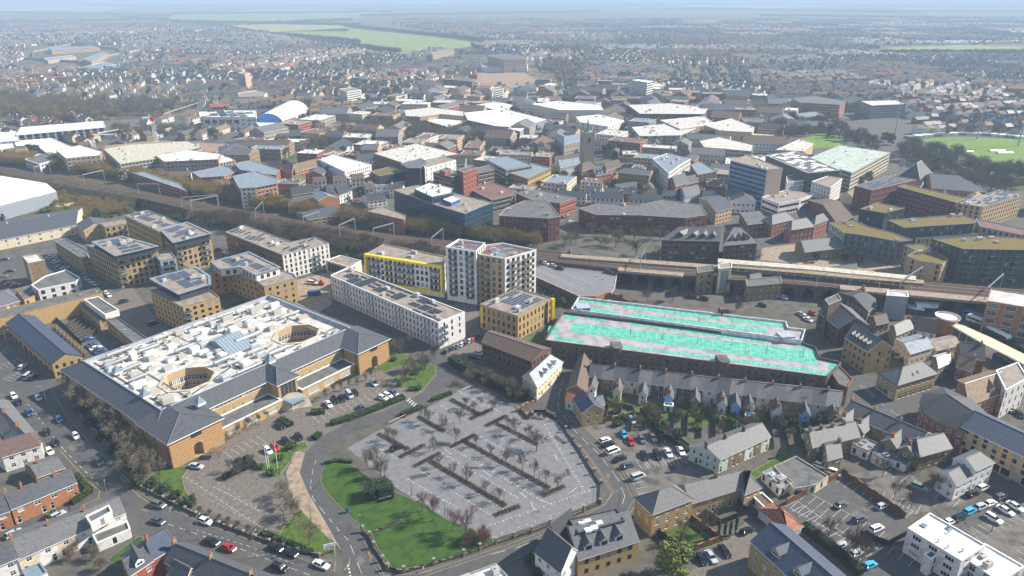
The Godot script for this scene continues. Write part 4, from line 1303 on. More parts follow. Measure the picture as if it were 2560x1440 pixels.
	sheet("station_square", [1905,620,1990,610,2120,635,2240,668,2300,690,2100,672,1900,650],0.05, "pale_paver")
	# far fields
	for f in [["field", [430,38,700,20,860,24,960,32,880,48,620,60,420,52]],["field_pale", [560,66,700,55,870,62,870,78,640,80]],["field", [860,70,1100,92,1200,108,1180,118,980,132,760,100,640,82]],["field", [900,118,1080,128,1020,140,920,132]],
		["field_pale", [-100,14,120,10,330,18,240,30,-100,26]],["field", [520,4,900,0,1000,6,800,16,560,14]],["field_pale", [1700,12,2050,8,2140,14,1900,22,1700,20]],["field_brown", [2200,6,2700,6,2700,12,2250,14]],["field_pale", [2240,20,2560,24,2600,30,2300,27]],["field", [1100,-2,1600,-4,1700,2,1300,6]],
		["field_brown", [1600,0,2300,-4,2500,0,1900,6]],["field", [-100,0,300,-4,500,0,200,6]],["field", [2205,120,2400,112,2600,118,2600,134,2320,134]],["field_pale", [330,0,500,-3,700,-2,500,3]]]:
		sheet("field", f[1],0.3, f[0])
# ---------------------------------------------------------------- the large brick office with plant on its roof, its car park and boundary wall
func near_office() -> void:
	var he := 9.1
	var S := P(425,1103, he)
	var E := P(964,848, he)
	var u := (E - S).normalized()
	var Lf := S.distance_to(E)
	var v := Vector3(u.z, 0,-u.x)      # away from the front
	var D := (P(203,907, he) - S).dot(v)
	var T := thing("office_building", "large yellow brick office with slate hipped edges and a roof full of white ducts", "office", Vector3(S.x, 0, S.z) + u * Lf / 2 + v * D / 2)
	var L := func(a: float, b: float, y: float) -> Vector3: return Vector3(S.x, y, S.z) + u * a + v * b
	var box4 := func(a0: float, a1: float, b0: float, b1: float, y: float) -> PackedVector3Array: return PackedVector3Array([L.call(a0, b1, y), L.call(a1, b1, y), L.call(a1, b0, y), L.call(a0, b0, y)])
	var fr := 8.5      # the front stands back between the corner pavilions
	var ring: PackedVector3Array = box4.call(0.0, Lf, fr, D, he)
	occupied.append(flat2(ring))
	var wm := MB.new()
	var yb := {"w": "yellow_brick", "f": "white_frame"}
	var wo := {"rows": [[0.9,1.4,3.4,1.2],[4.0,1.4,3.4,1.1],[7.1,1.1,1.35,1.15]], "f": "white_frame", "marg": 3.0}
	wall(T, wm, ring[2], ring[3],0, he, wo)
	wall(T, wm, ring[3], ring[0],0, he, {"rows": [[0.9,1.5,4.0,1.2],[4.0,1.5,4.0,1.2],[7.1,1.1,4.0,1.3]], "f": "white_frame", "marg": 3.0})
	wall(T, wm, ring[0], ring[1],0, he, {"blank": true})
	wall(T, wm, ring[1], ring[2],0, he, {"n": 3, "f": "white_frame", "s": 4.0})
	part(T, "wall", wm, "yellow_brick")
	# slate slopes round a sunken flat roof
	var hr := 12.0
	var wd := 5.5
	var o := offset(ring, -0.7, he - 0.25)
	var inn := offset(ring, wd, hr)
	var low := offset(ring, wd, 10.6)
	var fa := MB.new()
	var pa := MB.new()
	for i in 4:
		var j := (i + 1) % 4
		var sl := MB.new()
		sl.q(o[j], o[i], inn[i], inn[j])
		part(T, "roof_slope", sl, "slate")
		fa.q(o[j] - Vector3(0,0.3,0), o[i] - Vector3(0,0.3,0), o[i], o[j])
		fa.q(o[i] - Vector3(0,0.3,0), o[j] - Vector3(0,0.3,0), ring[j] - Vector3(0,0.5,0), ring[i] - Vector3(0,0.5,0))
		pa.q(low[i], low[j], inn[j], inn[i])
		var a := offset(ring, wd - 0.5, hr + 0.02)
		pa.q(a[j], a[i], inn[i] + Vector3(0,0.08,0), inn[j] + Vector3(0,0.08,0))
		var hp := MB.new()
		hp.tube(o[i] + Vector3(0,0.03,0), inn[i] + Vector3(0,0.03,0), 0.16,0.16,5)
		part(T, "hip_ridge", hp, "pale_slate")
	part(T, "fascia", fa, "white_frame")
	part(T, "parapet", pa, "grey_render")
	# flat roof with two eight-sided light wells
	var c1 := P(470,948,10.6)
	var c2 := P(742,836,10.6)
	var R := 8.6
	var rf := MB.new()
	var hole := func(c: Vector3, r: float, y: float) -> PackedVector3Array:
		var q := PackedVector3Array()
		for k in 8:
			var t := TAU * (k + 0.5) / 8
			q.append(Vector3(c.x, y, c.z) + u * cos(t) * r + v * sin(t) * r * 0.92)
		if signed(q) < 0: q.reverse()
		return q
	var um := ((c1 - S).dot(u) + (c2 - S).dot(u)) / 2
	for half in [[wd - 0.02, um, c1],[um, Lf - wd + 0.02, c2]]:
		var rect: PackedVector3Array = box4.call(half[0], half[1], fr + wd - 0.02, D - wd + 0.02,10.6)
		var h8: PackedVector3Array = hole.call(half[2], R, 10.6)
		# strips between the rectangle and the hole, joined corner to corner
		for k in 8:
			var a := h8[k]
			var b := h8[(k + 1) % 8]
			var ra := ray_rect(rect, half[2], a)
			var rb := ray_rect(rect, half[2], b)
			rf.q(b, a, ra, rb)
			for cc in rect:
				var s1: float = (a - half[2]).cross(cc - half[2]).y
				var s2: float = (cc - half[2]).cross(b - half[2]).y
				if s1 * s2 > 0 and (cc - half[2]).dot(a + b - half[2] * 2) > 0: rf.t(rb, ra, Vector3(cc.x, 10.6, cc.z))
	part(T, "flat_roof", rf, "pale_roof")
	for c in [c1, c2]:
		var h8: PackedVector3Array = hole.call(c, R, 10.6)
		var out8: PackedVector3Array = hole.call(c, R + 1.0,10.9)
		var kb := MB.new()
		var band := MB.new()
		for k in 8:
			var j := (k + 1) % 8
			kb.q(out8[j] - Vector3(0,0.3,0), out8[k] - Vector3(0,0.3,0), out8[k], out8[j])
			kb.q(out8[j], out8[k], h8[k] + Vector3(0,0.35,0), h8[j] + Vector3(0,0.35,0))
			var a := Vector3(h8[k].x, 0, h8[k].z)
			var b := Vector3(h8[j].x, 0, h8[j].z)
			for y in [[0.0,4.0,4.2],[5.2,6.0,7.2],[8.4,9.2,10.95]]:
				band.q(a + Vector3(0, y[0],0), b + Vector3(0, y[0],0), b + Vector3(0, y[2] if y[0] > 8 else y[1] + 0.3,0), a + Vector3(0, y[2] if y[0] > 8 else y[1] + 0.3,0))
			for y in [4.3,6.3 + 0.0]:
				var ww := MB.new()
				var d := (b - a).normalized()
				var nn := Vector3(d.z, 0,-d.x)
				for s in 5:
					var q0 := a.lerp(b, s / 5.0 + 0.02)
					kid(T, "light_well_window", winmesh(a.distance_to(b) / 5.0 - 0.04,2.0 if y > 5 else 0.9,1, "white_frame", pick_glass(q0 + Vector3(0, y, 0), {})), Transform3D(Basis(d, Vector3.UP, -nn), a.lerp(b, (s + 0.5) / 5.0) + Vector3(0, y + (1.0 if y > 5 else 0.45), 0) - T.position))
		part(T, "light_well_kerb", kb, "pale_concrete")
		part(T, "light_well_wall", band, "pale_brick")
		var fl := MB.new()
		fl.poly(hole.call(c, R, 0.3))
		part(T, "light_well_floor", fl, "pale_paver")
	# dark walkways on the roof
	for w in [[0.03,0.02,0.03,0.98],[0.13,0.02,0.13,0.98],[0.42,0.02,0.42,0.98],[0.03,0.2,0.13,0.2],[0.03,0.75,0.42,0.92],[0.13,0.05,0.42,0.2],[0.58,0.05,0.58,0.95],[0.9,0.1,0.9,0.9],[0.6,0.12,0.98,0.12],[0.6,0.92,0.98,0.92]]:
		var m := MB.new()
		var a: Vector3 = L.call(wd + w[0] * (Lf - 2 * wd), fr + wd + w[1] * (D - fr - 2 * wd), 10.64)
		var b: Vector3 = L.call(wd + w[2] * (Lf - 2 * wd), fr + wd + w[3] * (D - fr - 2 * wd), 10.64)
		if Vector2(((a + b) / 2 - c1).x, ((a + b) / 2 - c1).z).length() < 3 or Vector2(((a + b) / 2 - c2).x, ((a + b) / 2 - c2).z).length() < 3: continue
		var d := (b - a).normalized()
		var e := Vector3(-d.z, 0, d.x) * 0.45
		m.q(a + e, b + e, b - e, a - e)
		part(T, "roof_walkway", m, "felt_grey")
	# air handling plant, ducts and chillers
	var g := RandomNumberGenerator.new()
	g.seed = 77
	var made := 0
	var tries := 0
	var spots := []
	while made < 95 and tries < 3000:
		tries += 1
		var a := g.randf_range(wd + 2.5, Lf - wd - 2.5)
		var b := g.randf_range(fr + wd + 2.0, D - wd - 2.2)
		var c: Vector3 = L.call(a, b, 10.62)
		var ln := g.randf_range(2.0,4.4)
		var wide := g.randf_range(1.5,2.8)
		var kind := g.randf()
		if kind < 0.35: ln = g.randf_range(5.0,11.0)
		if c.distance_to(Vector3(c1.x, 10.62, c1.z)) < R + 1.4 + ln / 2 or c.distance_to(Vector3(c2.x, 10.62, c2.z)) < R + 1.4 + ln / 2: continue
		var bad := a - ln / 2 < wd + 0.6 or a + ln / 2 > Lf - wd - 0.6
		for s in spots:
			if absf(s[0] - a) < (s[2] + ln) / 2 + 0.2 and absf(s[1] - b) < (s[3] + wide) / 2 + 0.2: bad = true
		if a > Lf * 0.46 and a < Lf * 0.6 and b > D * 0.42 and b < D * 0.7: bad = true
		if bad: continue
		spots.append([a, b, ln, wide])
		made += 1
		var m := MB.new()
		var yaw := atan2(-u.z, u.x)
		if kind < 0.35:   # a rounded duct on feet
			var rr := wide * 0.36
			var y := Vector3(0, rr + 0.5,0)
			m.tube(c - u * ln / 2 + y, c + u * ln / 2 + y, rr, rr, 8, true)
			m.tube(c + u * ln / 2 + y, c - u * ln / 2 + y, rr, rr, 8, true)
			m.bx(c - u * ln * 0.3,0.3,0.8, wide * 0.6, yaw); m.bx(c + u * ln * 0.3,0.3,0.8, wide * 0.6, yaw)
			if g.randf() < 0.6: m.box(c + u * ln * 0.25 + v * 0.7 + y, u * rr * 0.8, Vector3(0, rr * 0.8,0), -v * 0.9)
			part(T, "duct", m, "duct" if kind < 0.2 else "white_clad")
		elif kind < 0.8:
			var hh := g.randf_range(1.0,2.1)
			m.bx(c, ln, hh, wide, yaw)
			m.bx(c + Vector3(0, hh, 0), ln * 0.8,0.12, wide * 0.75, yaw)
			m.bx(c + u * ln * 0.5,0.4, hh * 0.6, wide * 0.5, yaw)
			part(T, "air_handler", m, ["plant", "white_clad", "duct"][g.randi() % 3])
		else:
			m.bx(c, 1.5,1.1,1.2, yaw)
			var cu := part(T, "chiller", m, "plant")
			var f := MB.new()
			for s in [-0.35,0.35]: f.tube(c + u * s + Vector3(0,1.1,0), c + u * s + Vector3(0,1.2,0), 0.28,0.28,8, true)
			kid(cu, "fan", f.mesh(T.position), Transform3D.IDENTITY, "dark_steel")
	# glazed ridge rooflight in the middle
	var gl := MB.new()
	var ga: Vector3 = L.call(Lf * 0.47, D * 0.45,10.62)
	var gb: Vector3 = L.call(Lf * 0.59, D * 0.45,10.62)
	var up := Vector3(0,3.2,0)
	var dd := v * (D * 0.24)
	gl.q(ga, gb, gb + dd / 2 + up, ga + dd / 2 + up)
	gl.q(gb + dd, ga + dd, ga + dd / 2 + up, gb + dd / 2 + up)
	gl.t(gb, gb + dd, gb + dd / 2 + up); gl.t(ga + dd, ga, ga + dd / 2 + up)
	var sk := part(T, "ridge_rooflight", gl, "glass_roof")
	var bars := MB.new()
	for k in 9:
		var q := ga.lerp(gb, k / 8.0)
		bars.tube(q, q + dd / 2 + up, 0.07,0.07,4); bars.tube(q + dd, q + dd / 2 + up, 0.07,0.07,4)
	kid(sk, "glazing_bar", bars.mesh(T.position), Transform3D.IDENTITY, "white_frame")
	var dc := MB.new()
	dc.tube(P(737,1022,0.02), P(737,1022,0.05), 5.6,5.6,28, true)
	structure("turning_circle", dc, "pale_concrete")
	# small glass pyramids on the slate edges
	for q in [[294,932],[364,992],[547,826],[676,905],[500,1010]]:
		var c := P(q[0], q[1],11.6)
		var m := MB.new()
		m.bx(c, 2.6,0.9,2.6, atan2(-u.z, u.x))
		part(T, "pyramid_base", m, "white_frame")
		var g2 := MB.new()
		var cor := [c - u * 1.4 - v * 1.4, c + u * 1.4 - v * 1.4, c + u * 1.4 + v * 1.4, c - u * 1.4 + v * 1.4]
		for k in 4: g2.t(cor[k] + Vector3(0,0.9,0), cor[(k + 1) % 4] + Vector3(0,0.9,0), c + Vector3(0,3.0,0))
		part(T, "glass_pyramid", g2, "glass_roof")
	# corner pavilions and the middle one, striped brick, standing forward
	for t in [[-0.8,16.0,-0.5,17.0, "pavilion"],[Lf * 0.46, Lf * 0.55,3.0,12.0, "middle"],[Lf - 14.0, Lf + 0.8,-0.5,17.0, "pavilion"]]:
		var q: PackedVector3Array = box4.call(t[0], t[1], t[2], t[3],9.4)
		var m := MB.new()
		if t[4] == "pavilion":
			wall(T, m, q[2], q[3],0,9.4, {"rows": [[0.05,4.8,20.0,3.0, "arch"],[6.9,1.5,20.0,3.6]], "f": "purple_frame", "m": 4, "gl": "glass_mid"})
			wall(T, m, q[1], q[2],0,9.4, {"rows": [[1.0,7.6,7.0,1.0]], "f": "grey_frame", "m": 0})
			wall(T, m, q[3], q[0],0,9.4, {"rows": [[1.0,7.6,7.0,1.0]], "f": "grey_frame", "m": 0})
		else:
			wall(T, m, q[2], q[3],0,9.4, {"rows": [[0.1,8.6,1.5,1.4]], "f": "purple_frame", "m": 1, "gl": "glass_mid", "marg": 0.3})
			wall(T, m, q[1], q[2],0,9.4, {"blank": true}); wall(T, m, q[3], q[0],0,9.4, {"blank": true})
		part(T, "pavilion_wall", m, "yellow_brick")
		if t[4] == "pavilion":   # raised courses of redder brick
			for e in [[q[2], q[3]],[q[3], q[0]],[q[1], q[2]]]:
				if not seen(e[0], e[1]): continue
				var d: Vector3 = (e[1] - e[0]).normalized()
				var nn := Vector3(d.z, 0,-d.x) * 0.03
				var ln: float = e[0].distance_to(e[1])
				for k in 11:
					var y := 0.5 + k * 0.8
					for seg in ([[0.0, ln / 2 - 1.9],[ln / 2 + 1.9, ln]] if y < 5.0 or y > 6.6 else [[0.0, ln]]):
						var bb := MB.new()
						var a: Vector3 = e[0] + d * seg[0]
						var b: Vector3 = e[0] + d * seg[1]
						a.y = y; b.y = y
						bb.q(b + nn, a + nn, a + nn + Vector3(0,0.32,0), b + nn + Vector3(0,0.32,0))
						bb.q(b + nn + Vector3(0,0.32,0), a + nn + Vector3(0,0.32,0), a + Vector3(0,0.32,0), b + Vector3(0,0.32,0))
						part(T, "brick_band", bb, "orange_brick")
		var oo := offset(q, -0.8,9.2)
		var fq := MB.new()
		for k in 4: fq.q(oo[(k + 1) % 4] - Vector3(0,0.3,0), oo[k] - Vector3(0,0.3,0), oo[k], oo[(k + 1) % 4])
		part(T, "fascia", fq, "white_frame")
		var apex: Vector3 = L.call((t[0] + t[1]) / 2,7.0 if t[4] == "pavilion" else 8.5,12.3)
		var ap2: Vector3 = apex + v * (8.0 if t[4] == "pavilion" else 5.0)
		var rr := MB.new()
		rr.t(oo[3], oo[2], apex)
		rr.q(oo[2], oo[1], ap2, apex)
		rr.q(oo[0], oo[3], apex, ap2)
		part(T, "pavilion_roof", rr, "slate")
		var hh := MB.new()
		hh.tube(oo[2] + Vector3(0,0.04,0), apex + Vector3(0,0.04,0), 0.14,0.14,5); hh.tube(oo[3] + Vector3(0,0.04,0), apex + Vector3(0,0.04,0), 0.14,0.14,5)
		part(T, "hip_ridge", hh, "pale_slate")
	# low wings along the front
	for t in [[16.2, Lf * 0.455],[Lf * 0.555, Lf - 14.2]]:
		var q: PackedVector3Array = box4.call(t[0], t[1],1.5, fr + 0.1,4.2)
		vol(T, q, 4.2, "yellow", {"rows": [[0.9,2.0,7.0,4.6]], "f": "white_frame", "c": "white_frame", "r": "felt_grey", "only": [1,2,3], "m": 5, "ov": 0.25, "gl": "glass_blind"})
	var pm := MB.new()   # glazed entrance porch
	var pc: Vector3 = L.call(Lf * 0.505,0.2,0)
	for s in [-1,1]:
		for t in [-1,1]: pm.tube(pc + u * s * 2.4 + v * t * 2.2, pc + u * s * 2.4 + v * t * 2.2 + Vector3(0,2.9,0), 0.1,0.1,6)
	part(T, "porch_post", pm, "white_frame")
	var pr := MB.new()
	pr.bx(pc + Vector3(0,2.9,0), 5.6,0.2,5.2, atan2(-u.z, u.x))
	part(T, "porch_roof", pr, "glass_roof")
	# boundary wall with brick piers, and what stands in the grounds
	wall_run("boundary_wall", "long low brick boundary wall with square piers along the left street pavement", [150,975,205,1045,262,1108,318,1175,356,1222,437,1262,520,1302,640,1346,745,1380,800,1392,838,1378],0.8, "stock_brick", 4.2,0.35, "kerb", 0.0)
	wall_run("boundary_wall", "low brick wall with square piers and iron rails round the lawn and car park", [908,1330,925,1345,935,1370,958,1405,970,1425,1010,1432,1085,1412,1160,1390,1240,1360,1330,1332,1420,1296,1500,1262,1502,1215,1450,1130,1398,1055],0.7, "stock_brick", 5.6,0.35, "kerb", 0.9)
	wall_run("garden_wall", "curved brick wall round a planted bed at the car park gate", [1300,1026,1320,1048,1335,1030,1360,1030,1390,1048],1.0, "stock_brick", 0.0,0.35)
	wall_run("gate_wall", "brick wall with piers beside the gate near the slate roofed lodge", [1295,1028,1340,1005,1345,990],1.2, "orange_brick", 3.5,0.35)
	# planted strips of the car park
	var strips := [[947,1085,1022,1125],[1000,1144,1062,1113],[1045,1042,1112,1080],[1128,1118,1190,1087],[1127,999,1198,1036],[1177,1048,1232,1023],[1215,1066,1268,1040],[1240,1058,1345,1112],[1036,1167,1100,1134],[1075,1153,1265,1266],[1236,1290,1300,1266],[1160,1103,1374,1222],[1357,1241,1412,1216]]
	for s in strips:
		var a := P(s[0], s[1]); var b := P(s[2], s[3])
		var d := (b - a).normalized()
		var e := Vector3(-d.z, 0, d.x) * 0.75
		var K := thing("planter_strip", "kerbed soil strip with brown clipped twiggy hedge between car park bays", "planter", a, "planted strips dividing the car park")
		var kb := MB.new()
		kb.box((a + b) / 2 + Vector3(0,0.08,0), d * (a.distance_to(b) / 2), Vector3(0,0.08,0), -e * 1.15)
		kb.box((a + b) / 2 + Vector3(0,0.08,0), -d * (a.distance_to(b) / 2), Vector3(0,0.08,0), -e * 1.15)
		part(K, "kerb", kb, "kerb")
		var tw := MB.new()
		for k in int(a.distance_to(b) * 55):
			var at := a.lerp(b, rng.randf()) + e * rng.randf_range(-0.9,0.9) + Vector3(0,0.15,0)
			var dir := Vector3(rng.randf_range(-0.5,0.5), rng.randf_range(0.5,1.1), rng.randf_range(-0.5,0.5)) * 0.7
			var sd := dir.cross(Vector3(rng.randfn(), 0.1, rng.randfn())).normalized() * 0.035
			tw.q(at - sd, at + sd, at + dir + sd * 0.4, at + dir - sd * 0.4)
			if k % 3 == 0: tw.t(at + dir * 0.8, at + dir * 0.8 + sd * 3.5, at + dir * 0.8 + Vector3(0,0.14,0))
		part(K, "hedge", tw, "leaf_brown")
	# sign board, barriers, flagpoles, bin, hedge sign
	var sg := thing("sign_board", "white sign board on two posts at the access road entrance", "sign", P(745,1385 - 8))
	sg.position = P(826,1384)
	for s in [-1.1,1.1]:
		var m := MB.new(); m.tube(Vector3(s, 0,0), Vector3(s, 2.6,0), 0.07,0.07,5); kid(sg, "post", m.mesh(), Transform3D.IDENTITY, "white_frame")
	var bd := MB.new(); bd.box(Vector3(0,2.5,0.09), Vector3(1.5,0,0), Vector3(0,0.75,0), Vector3(0,0,0.06)); kid(sg, "panel", bd.mesh(), Transform3D.IDENTITY, "white_clad")
	var lt := MB.new(); lt.box(Vector3(-0.75,2.2,0.16), Vector3(0.5,0,0), Vector3(0,0.08,0), Vector3(0,0,0.012)); lt.box(Vector3(0.6,2.2,0.16), Vector3(0.4,0,0), Vector3(0,0.08,0), Vector3(0,0,0.012)); kid(sg, "small_print", lt.mesh(), Transform3D.IDENTITY, "sign_black")
	sg.rotation.y = 0.35
	for q in [[664,1150],[668,1145],[690,1148]]:
		var f := thing("flagpole", "tall white flagpole without a flag on the forecourt verge", "flagpole", P(q[0] + 5, q[1] + 24), "three white flagpoles")
		var m := MB.new(); m.tube(Vector3.ZERO, Vector3(0,9.0,0), 0.09,0.05,6, true); kid(f, "pole", m.mesh(), Transform3D.IDENTITY, "white_frame")
		var b := MB.new(); b.tube(Vector3(0,0,0), Vector3(0,0.3,0), 0.2,0.16,8, true); kid(f, "base", b.mesh(), Transform3D.IDENTITY, "kerb")
	for q in [[1013,1043,972,1062],[1180,970,1156,978]]:
		var a := P(q[0], q[1]); var b := P(q[2], q[3])
		var f := thing("barrier", "white raised-arm barrier with a red box at the car park entrance", "barrier", a, "car park barriers")
		var m := MB.new(); m.bx(a, 0.5,1.1,0.5); part(f, "box", m, "plastic_red")
		var r := MB.new(); r.tube(a + Vector3(0,0.95,0), b + Vector3(0,0.95,0), 0.06,0.05,5); part(f, "arm", r, "white_frame")
	var bn := thing("bin", "blue cylindrical container standing on the lawn edge", "bin", P(870,1281))
	var bm := MB.new(); bm.tube(Vector3.ZERO, Vector3(0,1.5,0), 0.45,0.45,10, true); kid(bn, "drum", bm.mesh(), Transform3D.IDENTITY, "sign_blue")
	bm = MB.new(); bm.tube(Vector3(0,1.5,0), Vector3(0,1.65,0), 0.5,0.42,10, true); kid(bn, "lid", bm.mesh(), Transform3D.IDENTITY, "car_slate")
	# the big clipped hedge with the sign on its front
	hedge([912,1243,940,1240,978,1226],3.6,5.0, "large dark clipped laurel hedge on the lawn behind a lettered sign", "leaf_dark", "hedge", 46.0)
	var hs := thing("lettered_sign", "black board with small white lettering in front of the dark clipped hedge", "sign", P(962,1248))
	var hy := atan2(-(P(985,1238) - P(935,1252)).z, (P(985,1238) - P(935,1252)).x)
	hs.rotation.y = hy
	hs.position += Vector3(0.3,0,0.9)
	var hm := MB.new(); hm.box(Vector3(0,1.0,0), Vector3(2.3,0,0), Vector3(0,0.75,0), Vector3(0,0,0.08)); kid(hs, "board", hm.mesh(), Transform3D.IDENTITY, "sign_black")
	var tm := TextMesh.new(); tm.text = "EASTWOOD HOUSE"; tm.font_size = 40; tm.pixel_size = 0.0098; tm.depth = 0.02
	var fnt := SystemFont.new(); fnt.font_names = PackedStringArray(["Droid Sans"]); tm.font = fnt
	kid(hs, "lettering", tm, Transform3D(Basis(), Vector3(0,1.4,0.1)), "white_frame")
	# steps with a handrail and sunken bed on the lawn
	wall_run("retaining_wall", "short brick retaining wall with a pale rail sunk in the lawn", [938,1330,995,1312,1005,1300],0.5, "stock_brick", 0.0,0.3, "kerb", 0.8)
	lamps("short black lamp post with a round head inside the big car park", "car park lamp posts", [1029,1238,1112,1288,1165,1202,1260,1258,1348,1200,1180,1050,1075,1128,1250,1090,902,1323,700,1190,728,1160],4.5)
	lamps("grey street lamp with a bent arm on the left street pavement", "left street lamps", [340,1200,435,1335,275,1262,500,1350,640,1392,118,1010,20,868],7.0,1.2, "steel")
	lamps("black lamp post on the curving access road verge", "access road lamps", [778,1300,710,1305,985,1010,1155,935,940,950],5.0)
	var sh := thing("smoking_shelter", "small timber shelter with a brown flat roof on the forecourt", "shelter", P(948,960))
	for q in [[-1.2,-0.9],[1.2,-0.9],[-1.2,0.9],[1.2,0.9]]:
		var m := MB.new(); m.tube(Vector3(q[0],0, q[1]), Vector3(q[0],2.2, q[1]), 0.07,0.07,5); kid(sh, "post", m.mesh(), Transform3D.IDENTITY, "dark_wood")
	var sr := MB.new(); sr.bx(Vector3(0,2.2,0), 3.2,0.18,2.4); kid(sh, "roof", sr.mesh(), Transform3D.IDENTITY, "brown_clad")
	var s2 := thing("smoking_shelter", "small timber shelter with a grey roof outside the arched corner door", "shelter", P(540,1141))
	for c in sh.get_children():
		var k := c.duplicate(); s2.add_child(k)
	person(1058,1429,20,-8, "cloth_pale", "person in a pale jacket walking along the bottom pavement by the wall")
	person(2350,1086,20,12, "cloth_pale", "person in a light top walking past the curved brick shopfronts")

func ray_rect(rect: PackedVector3Array, c: Vector3, a: Vector3) -> Vector3:
	var d := Vector2(a.x - c.x, a.z - c.z).normalized() * 200.0
	for i in 4:
		var p := rect[i]
		var q := rect[(i + 1) % 4]
		var h = Geometry2D.segment_intersects_segment(Vector2(c.x, c.z), Vector2(c.x, c.z) + d, Vector2(p.x, p.z), Vector2(q.x, q.z))
		if h != null: return Vector3(h.x, a.y, h.y)
	return a
# ---------------------------------------------------------------- houses on the left
func near_left() -> void:
	var row := terrace("new yellow brick terraced house with blue grey roof and red porch", "new terrace beside the parking bays", [85,790,205,890,130,910,15,807],6.0,8.6,9, {"w": "yellow_brick", "r": "new_slate", "f": "dark_frame", "chim": [], "fa": "dark_frame", "s": 2.4, "ww": 1.0})
	for T in row:   # porches
		var b: Vector3 = T.position
		var d := (P(130,910,6) - P(15,807,6)).normalized()
		var nn := Vector3(-d.z, 0, d.x)
		var m := MB.new()
		m.bx(b + nn * 4.6,1.6,2.3,1.6, atan2(-d.z, d.x))
		part(T, "porch", m, "paint_red")
		m = MB.new()
		m.bx(b + nn * 4.6 + Vector3(0,2.3,0), 1.9,0.12,1.9, atan2(-d.z, d.x))
		part(T, "porch_roof", m, "dark_frame")
	var T := building("yellow_brick_block", "long blank yellow brick building with a white panel on its wall", [-60,792,118,747,245,719,256,731,128,763,-20,800],7.5, "yellow", {"blank": true, "vents": 3, "lights": 2})
	var m := MB.new()
	var pa := P(114,767,7.0); var pb := P(141,759,7.0)
	var d := (pb - pa).normalized()
	m.box((pa + pb) / 2 + Vector3(0,-2.6,0) + Vector3(-d.z, 0, d.x) * 0.3, d * pa.distance_to(pb) / 2, Vector3(0,2.6,0), Vector3(-d.z, 0, d.x) * 0.1)
	part(T, "panel", m, "white_clad")
	T = building("mews_house", "yellow brick mews block with white clad upper storey beside the fenced yards", [200,765,238,752,290,792,248,803],4.2, "yellow", {"s": 2.6})
	vol(T, [210,748,245,741,297,775,262,786],6.8, "white", {"y0": 4.2, "r": "felt_grey", "blank": true})
	building("mews_house", "low L shaped yellow brick mews with grey flat roof round the dark parking square", [265,798,295,793,358,838,375,850,470,827,474,842,390,863,352,872],5.2, "yellow", {"s": 3.0, "c": "felt_grey", "lights": 2})
	T = building("modern_house", "white and yellow brick house with flat grey roof and glazed corner", [112,690,165,674,200,694,190,704,95,724,78,712],6.2, "white", {"r": "felt_grey", "s": 4.0, "ww": 1.6, "ed": {3: {"w": "white_render"}}})
	vol(T, [38,722,78,712,95,735,60,748],3.6, "yellow", {"s": 4})
	house("yellow_house", "small yellow brick house with grey hipped roof by the long blank wall", [-60,742,20,722,48,752,-30,775],5.0,7.2, "house", {"w": "stock_brick", "r": "pale_slate", "hip1": 3.0})
	T = building("stone_tower", "old square brick tower with stone quoins beside the parked cars", [55,640,95,634,112,650,70,658],12.0, "yellow", {"w": "stock_brick", "rows": [[3,2.4,9,1.0]], "r": "pale_roof", "c": "stone"})
	for k in 10:
		m = MB.new(); m.bx(P(70,658,12) - Vector3(0,12 - k * 1.2,0), 1.0,0.5,1.0,0.6); part(T, "quoin", m, "stone")
	terrace("old brick terraced house with slate roof on the left street", "old terrace facing the boundary wall", [18,1000,90,1086,42,1116,-45,1030],5.0,7.4,5, {"w": "stock_brick", "r": "pale_slate"})
	T = house("white_house", "white rendered gabled house with brown tile roof by the junction", [-30,1112,55,1090,103,1112,5,1142],5.4,8.0, "house", {"w": "white_render", "r": "brown_tile", "chim": [0.2]})
	gab(T, [60,1090,86,1080,104,1106,80,1118],4.6,6.8, "house", {"w": "white_render", "r": "brown_tile"})
	house("brick_bungalow", "low slate roofed outbuilding with brick chimney behind the brick terrace", [60,1160,130,1140,162,1168,95,1192],3.2,5.0, "house", {"r": "pale_slate", "n": 1, "chim": [0.3]})
	terrace("red brick terraced house with white bay windows and slate roof", "red brick terrace by the hedged garden", [8,1232,172,1180,192,1204,28,1272],5.2,7.6,4, {"w": "orange_brick", "r": "slate", "s": 2.4, "ww": 1.5, "wh": 1.5})
	terrace("red brick terraced house at the frame edge with white windows", "brick terrace at the left", [-110,1270,2,1234,24,1276,-90,1316],5.2,7.6,3, {"w": "orange_brick", "r": "slate", "s": 2.4, "ww": 1.5})
	T = terrace("%s terraced house with grey tile roof backing on small gardens", "rendered terrace above the bottom edge", [20,1335,290,1240,313,1280,45,1398],5.0,7.2,6, {"r": "pale_slate", "s": 3.4, "ww": 1.2}, [{"w": "cream_render", "tint": "cream rendered"}, {"w": "white_render", "tint": "white rendered"}])[5]
	vol(T, [214,1290,272,1262,280,1278,226,1308],7.6, "white", {"y0": 4.8, "r": "felt_grey", "s": 4, "n": 1})
	vol(T, [230,1335,318,1302,326,1322,242,1358],2.8, "white", {"r": "felt_grey", "s": 6, "n": 1})
	T = house("white_house", "white rendered house with dark grey roof and glazed lean-to", [-70,1395,25,1360,46,1392,-40,1428],5.4,7.4, "house", {"w": "white_render", "r": "slate", "s": 3})
	vol(T, [55,1425,100,1405,118,1430,72,1455],2.6, "glass", {"w": "white_render", "r": "glass_roof", "n": 1, "f": "white_frame"})
	T = house("red_brick_house", "tall red brick house with new slate roof beside a small lawn", [358,1348,415,1320,443,1362,380,1398],6.2,8.8, "house", {"w": "red_brick", "r": "new_slate", "s": 4.5, "hip1": 1.0, "chim": [0.1]})
